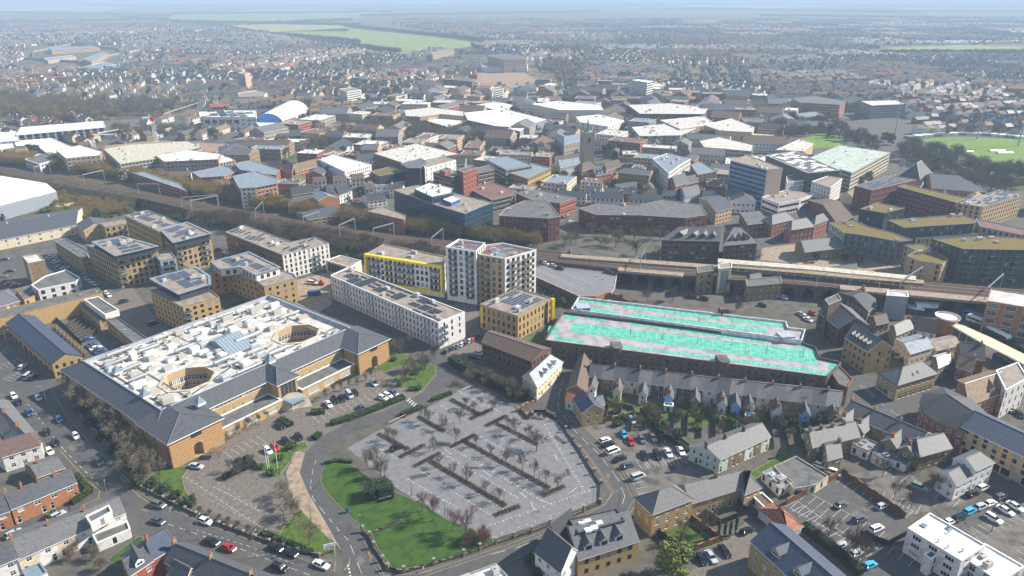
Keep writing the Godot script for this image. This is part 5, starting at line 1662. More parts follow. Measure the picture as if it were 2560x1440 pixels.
	gab(T, [300,1390,358,1352,382,1400,322,1440],6.2,7.6, "house", {"w": "red_brick", "r": "slate", "s": 3.5, "dorm": [[1,0.5,2.2]]})
	terrace("brick terraced house with dark slate roof along the bottom street", "slate terrace along the bottom street", [465,1356,770,1474,700,1530,412,1402],5.2,7.8,6, {"w": "stock_brick", "r": "slate", "cw": "stock_brick", "hip0": 0.0})
	for q in [[455,1418],[560,1462]]:
		T = house("rear_extension", "slate roofed rear wing of a bottom street terrace", [q[0], q[1] - 20, q[0] + 42, q[1] + 0, q[0] + 8, q[1] + 40, q[0] - 36, q[1] + 14],4.6,6.6, "house", {"r": "slate"}, "house", "rear wings of the slate terrace")
	building("flat_roofed_shop", "pale flat roofed building with plant on its roof by the bottom road", [1130,1448,1240,1408,1270,1440,1160,1490],6.0, "white", {"r": "pale_roof", "plant": 5, "c": "lead"})
	hedge([195,1192,210,1215,228,1232,180,1262],1.8,1.6, "green garden hedge round the brick terrace corner", "leaf")
	hedge([140,1285,118,1300],1.6,1.5, "yellow green garden hedge in front of the brick terrace", "leaf_yellow")
	fence("garden_fence", "timber fence between the new terrace gardens and the parking court", [130,790,205,862],1.8, "dark_wood")
	for k in 6: fence("garden_fence", "weathered timber divider between small back yards behind the mews", [172 + k * 7,800 + k * 6 + 14,205 + k * 8,795 + k * 6 + 6],1.8, "grey_wood", 2.4,0.0, "dividers of the mews yards")
	for k in 9: building("garden_shed", "small grey felt roofed garden shed in the new terrace gardens", [132 + k * 9,812 + k * 8,140 + k * 9,810 + k * 8,146 + k * 9,816 + k * 8,138 + k * 9,818 + k * 8],2.0, "yellow", {"w": "grey_wood", "blank": true}, "shed", "sheds behind the new terrace")

# ---------------------------------------------------------------- houses and shops on the lower right
func near_right() -> void:
	var T := house("slate_lodge", "large slate roofed brick building with gabled dormers and flat roof of skylights", [1400,1303,1545,1268,1597,1350,1446,1398],6.0,9.6, "house", {"w": "yellow_brick", "r": "slate", "n": 2, "s": 3.0, "f": "dark_frame", "dorm": [[1,0.2,2.4],[1,0.45,2.4],[1,0.7,2.4]], "dw_mat": "white_render", "sky": [[1,0.25,0.75],[1,0.4,0.75],[1,0.5,0.75],[1,0.8,0.75]], "rg": "lead"})
	gab(T, [1398,1330,1450,1378,1404,1430,1338,1378],6.0,10.2, "house", {"w": "white_render", "r": "slate", "n": 2, "rg": "tan_tile"})
	gab(T, [1362,1330,1412,1290,1440,1330,1392,1366],6.0,11.0, "house", {"w": "yellow_brick", "r": "black_tile"})
	vol(T, [1422,1297,1542,1270,1562,1300,1446,1332],9.3, "white", {"y0": 5.6, "w": "slate", "r": "felt_grey", "c": "slate", "blank": true, "vents": 4})
	for q in [[1455,1312],[1470,1306],[1498,1310],[1486,1322],[1470,1328]]:
		var m := MB.new(); m.bx(P(q[0], q[1],8.98), 1.6,0.6,1.4,0.3); part(T, "rooflight", m, "white_frame")
	T = house("yellow_brick_house", "three storey yellow brick house with pale slate hipped roof and cream ground floor", [1588,1243,1690,1212,1732,1245,1632,1283],7.8,11.0, "house", {"w": "yellow_brick", "r": "pale_slate", "n": 3, "hip0": 4.5, "hip1": 4.5, "s": 3.2, "ww": 1.1})
	gab(T, [1690,1210,1852,1180,1872,1212,1728,1256],5.4,8.4, "house", {"w": "yellow_brick", "r": "pale_slate", "chim": [0.5], "s": 3.4, "doors": [0.3,0.6]})
	gab(T, [1842,1182,1866,1176,1902,1216,1862,1234],5.4,8.8, "house", {"w": "yellow_brick", "r": "pale_slate", "hip0": 3.0, "hip1": 3.5})
	var row := terrace("%s cottage with grey slate roof and brick chimney beside the gravel car park", "cottage terrace beside the gravel car park", [1725,1116,1880,1058,1926,1090,1800,1148],5.0,7.4,6, {"r": "pale_slate", "s": 2.2, "ww": 0.95, "cw": "brown_brick"}, [{"w": "pale_green_render", "tint": "pale green end"}, {"w": "stock_brick", "tint": "brown brick"}, {"w": "stock_brick", "tint": "brown brick"}, {"w": "white_render", "tint": "white"}, {"w": "stock_brick", "tint": "brown brick"}])
	T = house("slate_roofed_house", "yellow brick house with blue slate roof beside the street bend", [1478,984,1510,1022,1456,1032,1434,996],5.5,8.0, "house", {"w": "yellow_brick", "r": "new_slate", "chim": [0.4], "s": 3.2})
	gab(T, [1484,994,1500,990,1512,1008,1494,1014],4.8,6.5, "house", {"w": "yellow_brick", "r": "new_slate", "blank": true})
	wall_run("yard_wall", "yellow brick wall round a small yard beside the blue slate roofed house", [1496,1050,1530,1052,1588,1036,1582,1022,1512,1012],1.6, "yellow_brick", 0.0,0.3)
	T = house("brown_tiled_house", "long brown tiled house with orange gable ends by the narrow street", [1474,902,1466,984,1418,972,1446,896],5.0,7.6, "house", {"w": "orange_brick", "r": "brown_tile", "s": 3.5})
	gab(T, [1420,978,1462,988,1452,1010,1414,1000],3.6,5.4, "house", {"w": "white_render", "r": "orange_tile", "n": 1})
	house("modern_house", "yellow and white house with grey mansard roof of solar panels and dormers", [1306,940,1368,888,1406,904,1342,968],5.4,8.6, "house", {"w": "cream_render", "r": "lead", "s": 2.4, "solar": 0, "dorm": [[1,0.3,1.4],[1,0.45,1.4],[1,0.65,1.4],[1,0.8,1.4]], "dw_mat": "white_frame", "hip1": 3.5, "ed": {2: {"doors": [0.2,0.5,0.8], "w": "cream_render"}}, "sky": [[0,0.3,0.6,4.0],[0,0.6,0.6,4.0]], "skm": "solar"})
	T = house("brown_office", "three storey brown brick office with dark tiled roof", [1228,826,1378,872,1330,902,1205,855],8.6,10.6, "brown", {"r": "brown_tile", "n": 3, "skip": 1, "ov": 0.6, "fa": "brown_frame", "s": 2.3, "ww": 1.1, "wh": 1.5}, "office")
	T = building("yellow_brick_office", "yellow brick office with a bright yellow fin and plant on the roof", [1200,760,1293,720,1380,745,1295,790],10.8, "flats", {"w": "yellow_brick", "n": 3, "s": 2.6, "ww": 1.1, "wh": 2.1, "solar": 0.5, "slen": 6.0, "plant": 4, "c": "felt_tan", "ed": {1: {"rows": [[1,2.2,9,0.5],[4.5,2.2,9,0.5],[7.7,2,9,0.5]]}}})
	var m := MB.new(); m.bx(P(1382,747,11.5) - Vector3(0,9.5,0), 1.4,9.6,1.4,0.5); part(T, "yellow_fin", m, "yellow_clad")
	m = MB.new(); m.bx(P(1205,766,10) - Vector3(0,7.5,-0.3), 1.0,7.5,0.5,-0.4); part(T, "yellow_panel", m, "yellow_clad")
	# the long Victorian terrace with coloured back walls
	var A := PX([1478,910,2108,976,2100,1016,1472,940],5.0)
	row = terrace("%s back of a narrow terraced house with worn slate roof and rear yard", "long terrace behind the parking deck", [1478,910,2108,976,2100,1016,1472,940],5.0,7.4,19, {"r": "slate", "s": 2.6, "ww": 1.0, "cw": "orange_brick"}, [{"w": "brown_brick", "tint": "brown brick"}, {"w": "stock_brick", "tint": "sooty brick", "r": "felt_grey"}, {"w": "white_render", "tint": "white painted"}, {"w": "cream_render", "tint": "cream painted", "r": "black_tile"}, {"w": "white_render", "tint": "white walled", "r": "pale_slate"}, {"w": "brown_brick", "tint": "red brown brick"}, {"w": "white_render", "tint": "white fronted", "r": "felt_grey"}])
	var d := (A[2] - A[3]).normalized()
	var e := Vector3(-d.z, 0, d.x)
	for i in 19:   # rear wings
		if i % 2 == 1 and i != 11: continue
		var w: float = A[3].distance_to(A[2]) / 19
		var c := A[3] + d * (w * (i + 0.15))
		c.y = 4.0
		var q := PackedVector3Array([c + d * w * 0.62, c + d * w * 0.62 + e * 6.5, c + e * 6.5, c])
		gab(row[i], q, 4.0,5.6, "house", {"w": ["white_render", "cream_render", "white_render", "blue_render", "stock_brick"][(i / 2) % 5] if i != 11 else "blue_render", "r": "slate", "n": 2 if i % 4 == 0 else 1, "s": 2.0, "ww": 0.9, "chim": [0.9] if i % 4 == 2 else []})
		if i % 3 == 0:
			var s := PackedVector3Array([c + d * w * 0.7 + e * 6.6, c + d * w * 0.7 + e * 9.0, c + e * 9.0, c + e * 6.6])
			for k in 4: s[k].y = 2.4
			vol(row[i], s, 2.4, "white", {"r": "tarp" if i == 12 else "felt_grey", "s": 2.0, "n": 1})
	for i in range(0,19,1):
		var w: float = A[3].distance_to(A[2]) / 19
		var a := A[3] + d * w * i + e * 7.0
		var b := a + e * (13.0 + 4.0 * hashf(i, 2.0))
		a.y = 0; b.y = 0
		var F := thing("garden_fence", "weathered timber fence between the long terrace back gardens", "fence", a, "fences of the long terrace gardens")
		for k in 5:
			m = MB.new()
			var p0 := a.lerp(b, k / 5.0)
			var p1 := a.lerp(b, (k + 1) / 5.0)
			m.box((p0 + p1) / 2 + Vector3(0,0.85,0), (p1 - p0) / 2 * 0.97, Vector3(0,0.85,0), d * -0.04)
			m.box((p0 + p1) / 2 + Vector3(0,0.85,0), -(p1 - p0) / 2 * 0.97, Vector3(0,0.85,0), d * -0.04)
			part(F, "fence_panel", m, "grey_wood" if i % 3 else "wood")
	# houses by the right-hand road
	row = terrace("yellow stock brick house with blue slate roof and tall chimney by the bend", "stock brick terrace by the road bend", [2142,1004,2330,1084,2298,1112,2108,1030],5.6,8.0,6, {"w": "stock_brick", "r": "slate", "cw": "stock_brick"})
	A = PX([2142,1004,2330,1084,2298,1112,2108,1030],4.8)
	d = (A[2] - A[3]).normalized(); e = Vector3(-d.z, 0, d.x)
	for i in [0,1,3,4]:
		var c: Vector3 = A[3] + d * (i * 5.0 + 0.6)
		gab(row[i], PackedVector3Array([c + d * 4.2 - e, c + d * 4.2 + e * 6.5, c + e * 6.5, c - e]), 4.8,6.8, "house", {"w": "stock_brick", "r": "pale_slate", "chim": [0.8], "s": 2.6, "ww": 1.0})
		vol(row[i], PackedVector3Array([c + d * 4 + e * 6.6 + Vector3(0,-2,0), c + d * 4 + e * 10 + Vector3(0,-2,0), c + e * 10 + Vector3(0,-2,0), c + e * 6.6 + Vector3(0,-2,0)]), 2.8, "white", {"r": "felt_grey", "c": "felt_grey", "w": ["white_render", "stock_brick", "white_render", "brown_brick"][i % 4], "n": 1})
	row = terrace("brick house with slate roof backing on the walled car park", "brick pair above the walled car park", [2012,1072,2120,1052,2150,1090,2030,1118],5.4,7.8,4, {"w": "stock_brick", "r": "pale_slate", "cw": "stock_brick"})
	house("rear_wing", "brick rear wing with slate roof by the parked white van", [2056,1105,2090,1098,2105,1140,2068,1150],5.0,7.0, "house", {"r": "slate", "chim": [0.9], "cw": "stock_brick"})
	building("flat_outbuilding", "white walled outbuilding with felt roof and skylights behind the brick houses", [2130,1110,2160,1092,2205,1112,2172,1128],3.4, "white", {"r": "felt_tan", "c": "felt_grey", "n": 1, "lights": 3})
	building("flat_outbuilding", "grey flat roofed workshop with rooflights beside the bare tree", [2180,1132,2215,1116,2250,1135,2212,1150],3.2, "white", {"r": "felt_grey", "c": "felt_grey", "n": 1, "lights": 3})
	building("garage_block", "low felt roofed garages and lean-tos beside the brick wall", [1935,1165,1990,1140,2072,1190,2040,1212,1985,1222],3.0, "white", {"r": "felt_grey", "s": 5, "n": 1, "c": "concrete", "w": "cream_render"})
	building("lean_to", "cluttered corrugated lean-to with white roof sheets behind the garages", [1905,1180,1935,1168,1985,1205,1950,1222],2.8, "white", {"r": "lead", "n": 1, "plant": 4, "c": "concrete"})
	house("brick_house", "brick house with white gable and slate roof beside the tall pink brick row", [2262,1095,2330,1082,2380,1118,2300,1140],5.4,7.8, "house", {"r": "slate", "hip0": 1.0})
	T = house("white_hall", "long white painted building with two grey roofs beside the side street", [2343,1183,2392,1158,2437,1189,2390,1213],5.4,7.6, "house", {"w": "white_render", "r": "pale_slate", "s": 2.8})
	gab(T, [2384,1146,2440,1122,2486,1154,2438,1175],7.6,9.8, "house", {"w": "white_render", "r": "pale_slate", "n": 3, "hip1": 3.0, "s": 2.8})
	T = building("white_office", "flat roofed white office with rust stains beside the parked cars", [2270,1320,2325,1282,2464,1362,2404,1402],7.4, "white", {"r": "white_roof", "s": 4.0, "ww": 2.2, "wh": 1.3, "m": 2, "f": "white_frame", "n": 3, "vents": 5, "lights": 2, "c": "white_clad"})
	vol(T, [2404,1388,2462,1358,2562,1416,2500,1455],5.0, "white", {"r": "white_roof", "n": 2, "s": 4, "ww": 2.2, "f": "white_frame", "plant": 2})
	vol(T, [2310,1385,2335,1368,2352,1382,2328,1398],5.2, "white", {"r": "felt_grey", "n": 2})
	house("slate_block", "large yellow brick block with blue slate roof and gabled dormers at the bottom edge", [1965,1313,2160,1478,2060,1520,1878,1352],8.0,11.2, "house", {"w": "yellow_brick", "r": "new_slate", "n": 3, "dorm": [[1,0.3,2.6],[1,0.6,2.6]], "dw_mat": "yellow_brick", "rg": "kerb", "ed": {2: {"s": 3.0}}})
	house("tiled_garage", "garage with bright orange tiled hipped roof beside the walled car park", [1898,1272,1935,1256,2006,1314,1972,1332],2.8,5.2, "house", {"w": "white_render", "r": "orange_tile", "hip0": 3, "hip1": 3, "n": 1, "blank": true, "rg": "orange_tile"})
	building("garage_row", "white rendered garage with brown roof by the yard gate", [1880,1238,1905,1230,1940,1262,1915,1272],2.8, "white", {"r": "brown_tile", "n": 1, "s": 4})
	T = house("retail_terrace", "long beige building with blue slate roof and teal shopfronts", [2455,1028,2700,1142,2640,1178,2405,1066],9.0,11.8, "house", {"w": "pale_brick", "r": "new_slate", "n": 4, "skip": 1, "s": 2.8, "ww": 1.2, "fa": "white_frame", "ed": {2: {"rows": [[0.3,2.2,2.8,2.4],[3.2,1.4,2.8,1.2],[5.4,1.4,2.8,1.2],[7.4,1.2,2.8,1.2]], "f": "teal_frame"}}}, "building")
	T = building("curved_shop", "curved red brick shop building with pale pink shopfronts at the street corner", [2360,970,2430,1000,2470,1040,2412,1078,2340,1054,2312,1032,2301,1008,2310,985],8.0, "red", {"w": "red_brick", "n": 3, "s": 2.8, "ww": 1.2, "wh": 1.5, "r": "brown_tile", "c": "pale_concrete", "rows": [[0.3,2.0,2.8,2.2],[3.0,1.4,2.8,1.1],[5.6,1.5,2.8,1.2]]})
	tent(T, offset(foot([2360,970,2430,1000,2470,1040,2412,1078,2340,1054,2312,1032,2301,1008,2310,985],8.0), -0.4,8.12), P(2368,985,12.0), P(2435,1030,12.0), "black_tile")
	T = house("brown_roofed_block", "red brick block with wide brown tiled roofs and white gable", [2395,950,2480,925,2522,975,2420,1012],7.5,10.6, "house", {"w": "orange_brick", "r": "tan_tile", "n": 3, "s": 2.6, "rg": "white_frame", "dorm": [[1,0.6,2.2],[1,0.8,2.2]]}, "building")
	vol(T, [2490,925,2545,905,2570,945,2515,975],11.0, "white", {"n": 3, "s": 4})
	T = house("corner_shop", "decorated yellow and red brick corner building with pale hipped slate roof", [2196,930,2312,905,2343,932,2244,962],6.6,10.0, "house", {"w": "yellow_brick", "r": "pale_slate", "hip0": 6.0, "hip1": 5.0, "s": 2.5, "ww": 1.2, "fa": "brown_frame", "sky": [[1,0.4,0.4],[1,0.55,0.45]], "rows": [[0.4,2.2,2.5,1.9],[4.0,1.7,2.5,1.1]]}, "building")
	house("mansard_office", "yellow brick office with steep dark mansard roof and a row of dormers", [2150,815,2232,868,2170,878,2113,842],9.6,13.2, "house", {"w": "yellow_brick", "r": "slate", "n": 3, "s": 2.4, "ww": 0.9, "f": "dark_frame", "dorm": [[1,0.2,1.3],[1,0.35,1.3],[1,0.5,1.3],[1,0.65,1.3],[1,0.8,1.3]], "dw_mat": "slate", "ed": {1: {"s": 4.5}}}, "building")
	T = house("brown_office", "tall dark brown brick office with grey tiled roof and stair tower", [2128,770,2172,812,2098,820,2046,778],8.6,12.6, "brown", {"w": "brown_brick", "r": "slate", "n": 3, "s": 3.4, "ww": 2.4, "f": "dark_frame", "sky": [[1,0.1,0.3],[1,0.25,0.3],[1,0.4,0.3],[1,0.55,0.3],[1,0.7,0.3]]}, "office")
	vol(T, [2062,748,2094,734,2104,748,2072,762],15.0, "brown", {"w": "grey_brown_brick", "blank": true})
	# roofs between the office and the bus station
	var hs := [[2096,730,2130,720,2192,762,2170,778,6,8.5, "black_tile", "brown_brick", "long dark tiled roof beside the viaduct arches"],[2110,736,2124,724,2190,742,2186,770,5,8, "black_tile", "brown_brick", "dark roofed inn with a brick chimney"],[2175,790,2205,785,2222,805,2190,812,4,6, "brown_tile", "brown_brick", "small brown roofed workshop"],[2225,815,2268,795,2282,820,2240,838,5,7.5, "slate", "stock_brick", "grey slate house with dormer in the yard"],
		[2275,800,2345,812,2340,835,2280,822,4.5,8.5, "brown_tile", "white_render", "white cottage with steep maroon tiled roof"],[2242,848,2300,835,2332,868,2275,885,5.5,7, "lead", "cream_render", "cream hall with curved grey metal roof"],[2318,850,2375,838,2400,862,2342,876,4,5.5, "felt_tan", "cream_render", "long low cream building with felt roof"],[2332,890,2370,880,2375,905,2345,920,6,8, "white_roof", "stock_brick", "house with white painted roof and chimneys"],[2392,862,2450,868,2462,900,2400,890,6,9.5, "black_tile", "red_brick", "red brick house with steep black roofs and tall chimneys"],[2400,890,2440,900,2430,930,2390,915,6,9, "tan_tile", "red_brick", "red brick wing with tan tiled gable"]]
	for h in hs: house("old_house", h[12], h.slice(0,8), h[8], h[9], "house", {"w": h[11], "r": h[10], "chim": [0.85] if h[8] > 4.6 else [], "cw": "orange_brick"})
	wall_run("brick_wall", "long orange brick wall between two car parks", [1965,1262,2105,1188,2262,1296],2.0, "orange_brick", 0.0,0.35, "brown_clad")
	wall_run("garden_wall", "tall brick garden wall round the lawn of the yellow brick house", [1632,1324,1712,1388,1800,1354,1724,1298],1.9, "stock_brick", 0.0,0.3, "orange_brick")
	fence("timber_fence", "close boarded fence between the gravel car park and gardens", [1600,1030,1650,1068,1722,1122],1.8, "wood")
	fence("yard_fence", "tall dark timber fence round the paved yard behind the wing", [1755,1280,1800,1312,1870,1285,1838,1255],1.8, "dark_wood")
	fence("palisade_fence", "grey metal fence across the lower car park", [2150,1340,2218,1365,2275,1335],1.8, "dark_steel", 1.2)
	lamps("grey street lamp beside the right hand car parks", "right hand street lamps", [2480,1285,2478,1330,2015,1240,2245,985,1375,1010,1545,1290,2205,945],7.0,1.0)
# ---------------------------------------------------------------- the multi-storey car park with green bays, and its neighbours
func deck_strip(T: Node3D, nm: String, px: Array, y: float, mat: String) -> void:
	var m := MB.new()
	m.poly(PX(px, y))
	part(T, nm, m, mat)

func deck_park() -> void:
	var o := {"w": "grey_brown_brick", "r": "deck", "c": "grey_brown_brick", "up": 0.9, "f": "dark_frame", "s": 2.6, "ww": 0.8, "wh": 1.2, "n": 3, "cap": 1.4, "gl": "glass_dark"}
	var near := [1408,779,2000,853,2040,868,2050,893,2104,905,2068,941,1362,850,1376,826]
	var T := thing("multi_storey_car_park", "brown brick parking deck with bright green bays and white lines", "car park", centre(PX(near, 8.0)))
	vol(T, near, 8.0, "brown", o)
	var o2: Dictionary = o.duplicate()
	o2["c"] = "white_clad"; o2["ed"] = {4: {"w": "white_clad", "blank": true}}
	vol(T, [1446,742,1965,803,1970,818,2014,823,2005,850,1428,772],9.1, "brown", o2)
	var yn := 7.16
	var yf := 8.26
	# green bays: the near deck has a back row, a double middle row and a front row
	for s in [[[1412,785,1445,789,1440,799,1408,795], yn],[[1466,790,1515,797,1512,804,1464,797], yn],[[1574,804,1920,850,1918,858,1571,811], yn],[[1992,856,2040,872,2044,880,1990,864], yn],[[1433,806,2040,878,2043,912,1424,829], yn],[[1388,840,1460,852,1455,858,1384,846], yn],[[1552,862,1795,891,1793,898,1550,869], yn],[[1818,894,2078,930,2072,938,1817,902], yn],[[2072,905,2098,909,2082,926,2070,924], yn],[[1372,815,1398,815,1388,838,1368,832], yn],
		[[1446,745,1535,757,1532,765,1442,754], yf],[[1556,759,1802,791,1800,800,1554,769], yf],[[1818,792,1962,810,1962,820,1817,802], yf],[[1472,768,1548,780,1546,787,1470,776], yf],[[1578,782,1920,822,1918,832,1576,792], yf]]:
		deck_strip(T, "green_bays", s[0], s[1], "deck_green")
	var L := func(a, b, c, d, y): stripe(P(a, b, y + 0.02), P(c, d, y + 0.02), 0.09)
	for k in 27:
		var t := k / 26.0
		L.call(1433 + t * 607,806 + t * 72,1424 + t * 619,829 + t * 83, yn)
	L.call(1428,817,2041,894, yn)
	for k in 22: L.call(1818 + k * 12.2,894 + k * 1.7,1816 + k * 12.1,902 + k * 1.72, yn)
	for k in 20: L.call(1552 + k * 12.6,862 + k * 1.52,1550 + k * 12.6,869 + k * 1.52, yn)
	for k in 24:
		L.call(1574 + k * 15,804 + k * 2,1571 + k * 15,811 + k * 2, yn)
		L.call(1578 + k * 14.8,782 + k * 1.74,1576 + k * 14.8,792 + k * 1.74, yf)
	for k in 17: L.call(1556 + k * 15.3,759 + k * 2,1554 + k * 15.3,769 + k * 2, yf)
	for k in 8: L.call(1446 + k * 12.6,745 + k * 1.7,1442 + k * 12.8,754 + k * 1.6, yf)
	for k in 10: L.call(1818 + k * 16,792 + k * 2,1817 + k * 16,802 + k * 2, yf)
	# brackets of the middle parapet, stair drums, ramps
	for k in 14:
		var m := MB.new(); m.bx(P(1590 + k * 26,801 + k * 3.2,7.6), 0.35,0.9,0.5,0.12); part(T, "parapet_bracket", m, "white_frame")
	for q in [[1541,862],[1807,896]]:
		var c := P(q[0], q[1],8.8)
		c.y = 0
		var m := MB.new()
		m.tube(c + Vector3(0,0,1.6), c + Vector3(0,8.8,1.6), 2.0,2.0,14)
		m.bx(c - Vector3(0,0,0.6), 4.0,8.8,4.4)
		part(T, "stair_drum", m, "grey_brown_brick")
		m = MB.new(); m.tube(c + Vector3(0,8.7,1.6), c + Vector3(0,8.85,1.6), 1.7,1.7,14, true); m.bx(c + Vector3(0,8.7,-0.4), 3.4,0.15,3.8); part(T, "stair_roof", m, "felt_grey")
	for q in [[1456,778],[1962,850]]:
		var c := P(q[0], q[1],7.2)
		var m := MB.new(); m.bx(c + Vector3(0,2.2,0), 5.6,0.3,5.2,0.12); part(T, "ramp_roof", m, "grey_render")
		m = MB.new()
		for t in [-2.6,2.6]: m.bx(c + Vector3(t, 0,-t * 0.12), 0.3,2.2,5.0,0.12)
		m.bx(c + Vector3(-0.3,0,-2.4), 5.0,2.2,0.3,0.12)
		part(T, "ramp_wall", m, "grey_render")
	for q in [[1545,748],[1807,785]]:
		var m := MB.new(); m.bx(P(q[0], q[1],8.3), 3.4,2.6,2.6,0.12); part(T, "stair_head", m, "grey_brown_brick")
		m = MB.new(); m.bx(P(q[0], q[1] + 4,8.3), 1.6,2.0,0.4,0.12); part(T, "stair_door", m, "purple_frame")
	var ar := MB.new()   # red brick arch over the entrance
	var ac := P(1497,897,0)
	for k in 12:
		var a := PI * k / 12; var b := PI * (k + 1) / 12
		ar.q(ac + Vector3(cos(a) * 5.2,2.2 + sin(a) * 4.4,0.3), ac + Vector3(cos(b) * 5.2,2.2 + sin(b) * 4.4,0.3), ac + Vector3(cos(b) * 4.2,2.2 + sin(b) * 3.5,0.3), ac + Vector3(cos(a) * 4.2,2.2 + sin(a) * 3.5,0.3))
	part(T, "entrance_arch", ar, "red_brick")
	vol(T, [2088,905,2110,925,2132,948,2120,968,2098,960,2078,930],7.0, "brown", {"w": "grey_brown_brick", "r": "felt_grey", "c": "red_brick", "blank": true})
	lamps("thin lamp post on the green parking deck", "deck lamp posts", [1490,824,1576,837,1656,848,1743,860,1828,871,1916,882,2007,894],3.6,0.0, "dark_steel", 7.2)
	lamps("small lamp post on the upper level of the green parking deck", "upper deck lamp posts", [1505,768,1585,782,1662,792,1747,803,1830,813],3.4,0.0, "dark_steel", 8.3)
	tree_list([1580,900,1612,905,1700,922,1728,925,1862,942,1890,945,2030,975],4.4, "shaved", "rounded clipped tree against the parking deck wall", "clipped trees along the deck", "twig_olive", 1.2)
	tree_list([1585,885,1750,915,1845,930],5.0, "ever", "dark evergreen beside a stair drum of the parking deck", "evergreens along the deck")
	tree(1445,880,7.5, "street", "bare street tree in front of the parking deck arch", "")
	# station car park deck beyond, on a retaining wall
	var D := thing("station_car_park", "raised tarmac car park with white bays beside the railway", "car park", centre(PX([1340,650,1545,672,1540,740,1420,745],5.0)))
	vol(D, [1336,640,1460,655,1545,674,1536,722,1520,745,1452,742,1336,690],5.2, "brown", {"w": "grey_brown_brick", "r": "car_park", "blank": true, "up": 0.15, "c": "pale_concrete"})
	for k in 18: stripe(P(1342 + k * 6.6,678 + k * 3.0,5.12), P(1350 + k * 6.6,672 + k * 3.0,5.12), 0.1)
	for k in 10: stripe(P(1402 + k * 8.4,683 + k * 3.0,5.12), P(1412 + k * 8.4,675 + k * 3.2,5.12), 0.1)
	stripe(P(1404,682,5.12), P(1482,710,5.12), 0.1); stripe(P(1340,672,5.12), P(1460,722,5.12), 0.1)
	for k in 9: stripe(P(1510,690 + k * 4.4,5.12), P(1534,691 + k * 4.4,5.12), 0.1)
	arrow(1492,694,1,-8,4.0,5.13); arrow(1506,696,-1,8,4.0,5.13)
	cars("on the raised station car park", 20,5,[1364,661, "wh", 1384,667, "sh", 1401,673, "ku", 1523,683, "ku"],5.1)
	var W := thing("ramp_wall", "curved orange brick ramp wall above the green parking deck", "wall", P(1500,740))
	var wm := MB.new()
	var px := PX([1452,742,1490,742,1512,734,1524,732,1550,742,1580,756],8.0)
	for i in px.size() - 1:
		var a := px[i]; var b := px[i + 1]
		wm.q(Vector3(a.x, 5, a.z), Vector3(b.x, 5, b.z), Vector3(b.x, 8.2, b.z), Vector3(a.x, 8.2, a.z))
		wm.q(Vector3(b.x, 5, b.z - 0.4), Vector3(a.x, 5, a.z - 0.4), Vector3(a.x, 8.2, a.z - 0.4), Vector3(b.x, 8.2, b.z - 0.4))
		wm.q(Vector3(a.x, 8.2, a.z), Vector3(b.x, 8.2, b.z), Vector3(b.x, 8.2, b.z - 0.4), Vector3(a.x, 8.2, a.z - 0.4))
	part(W, "brickwork", wm, "orange_brick")

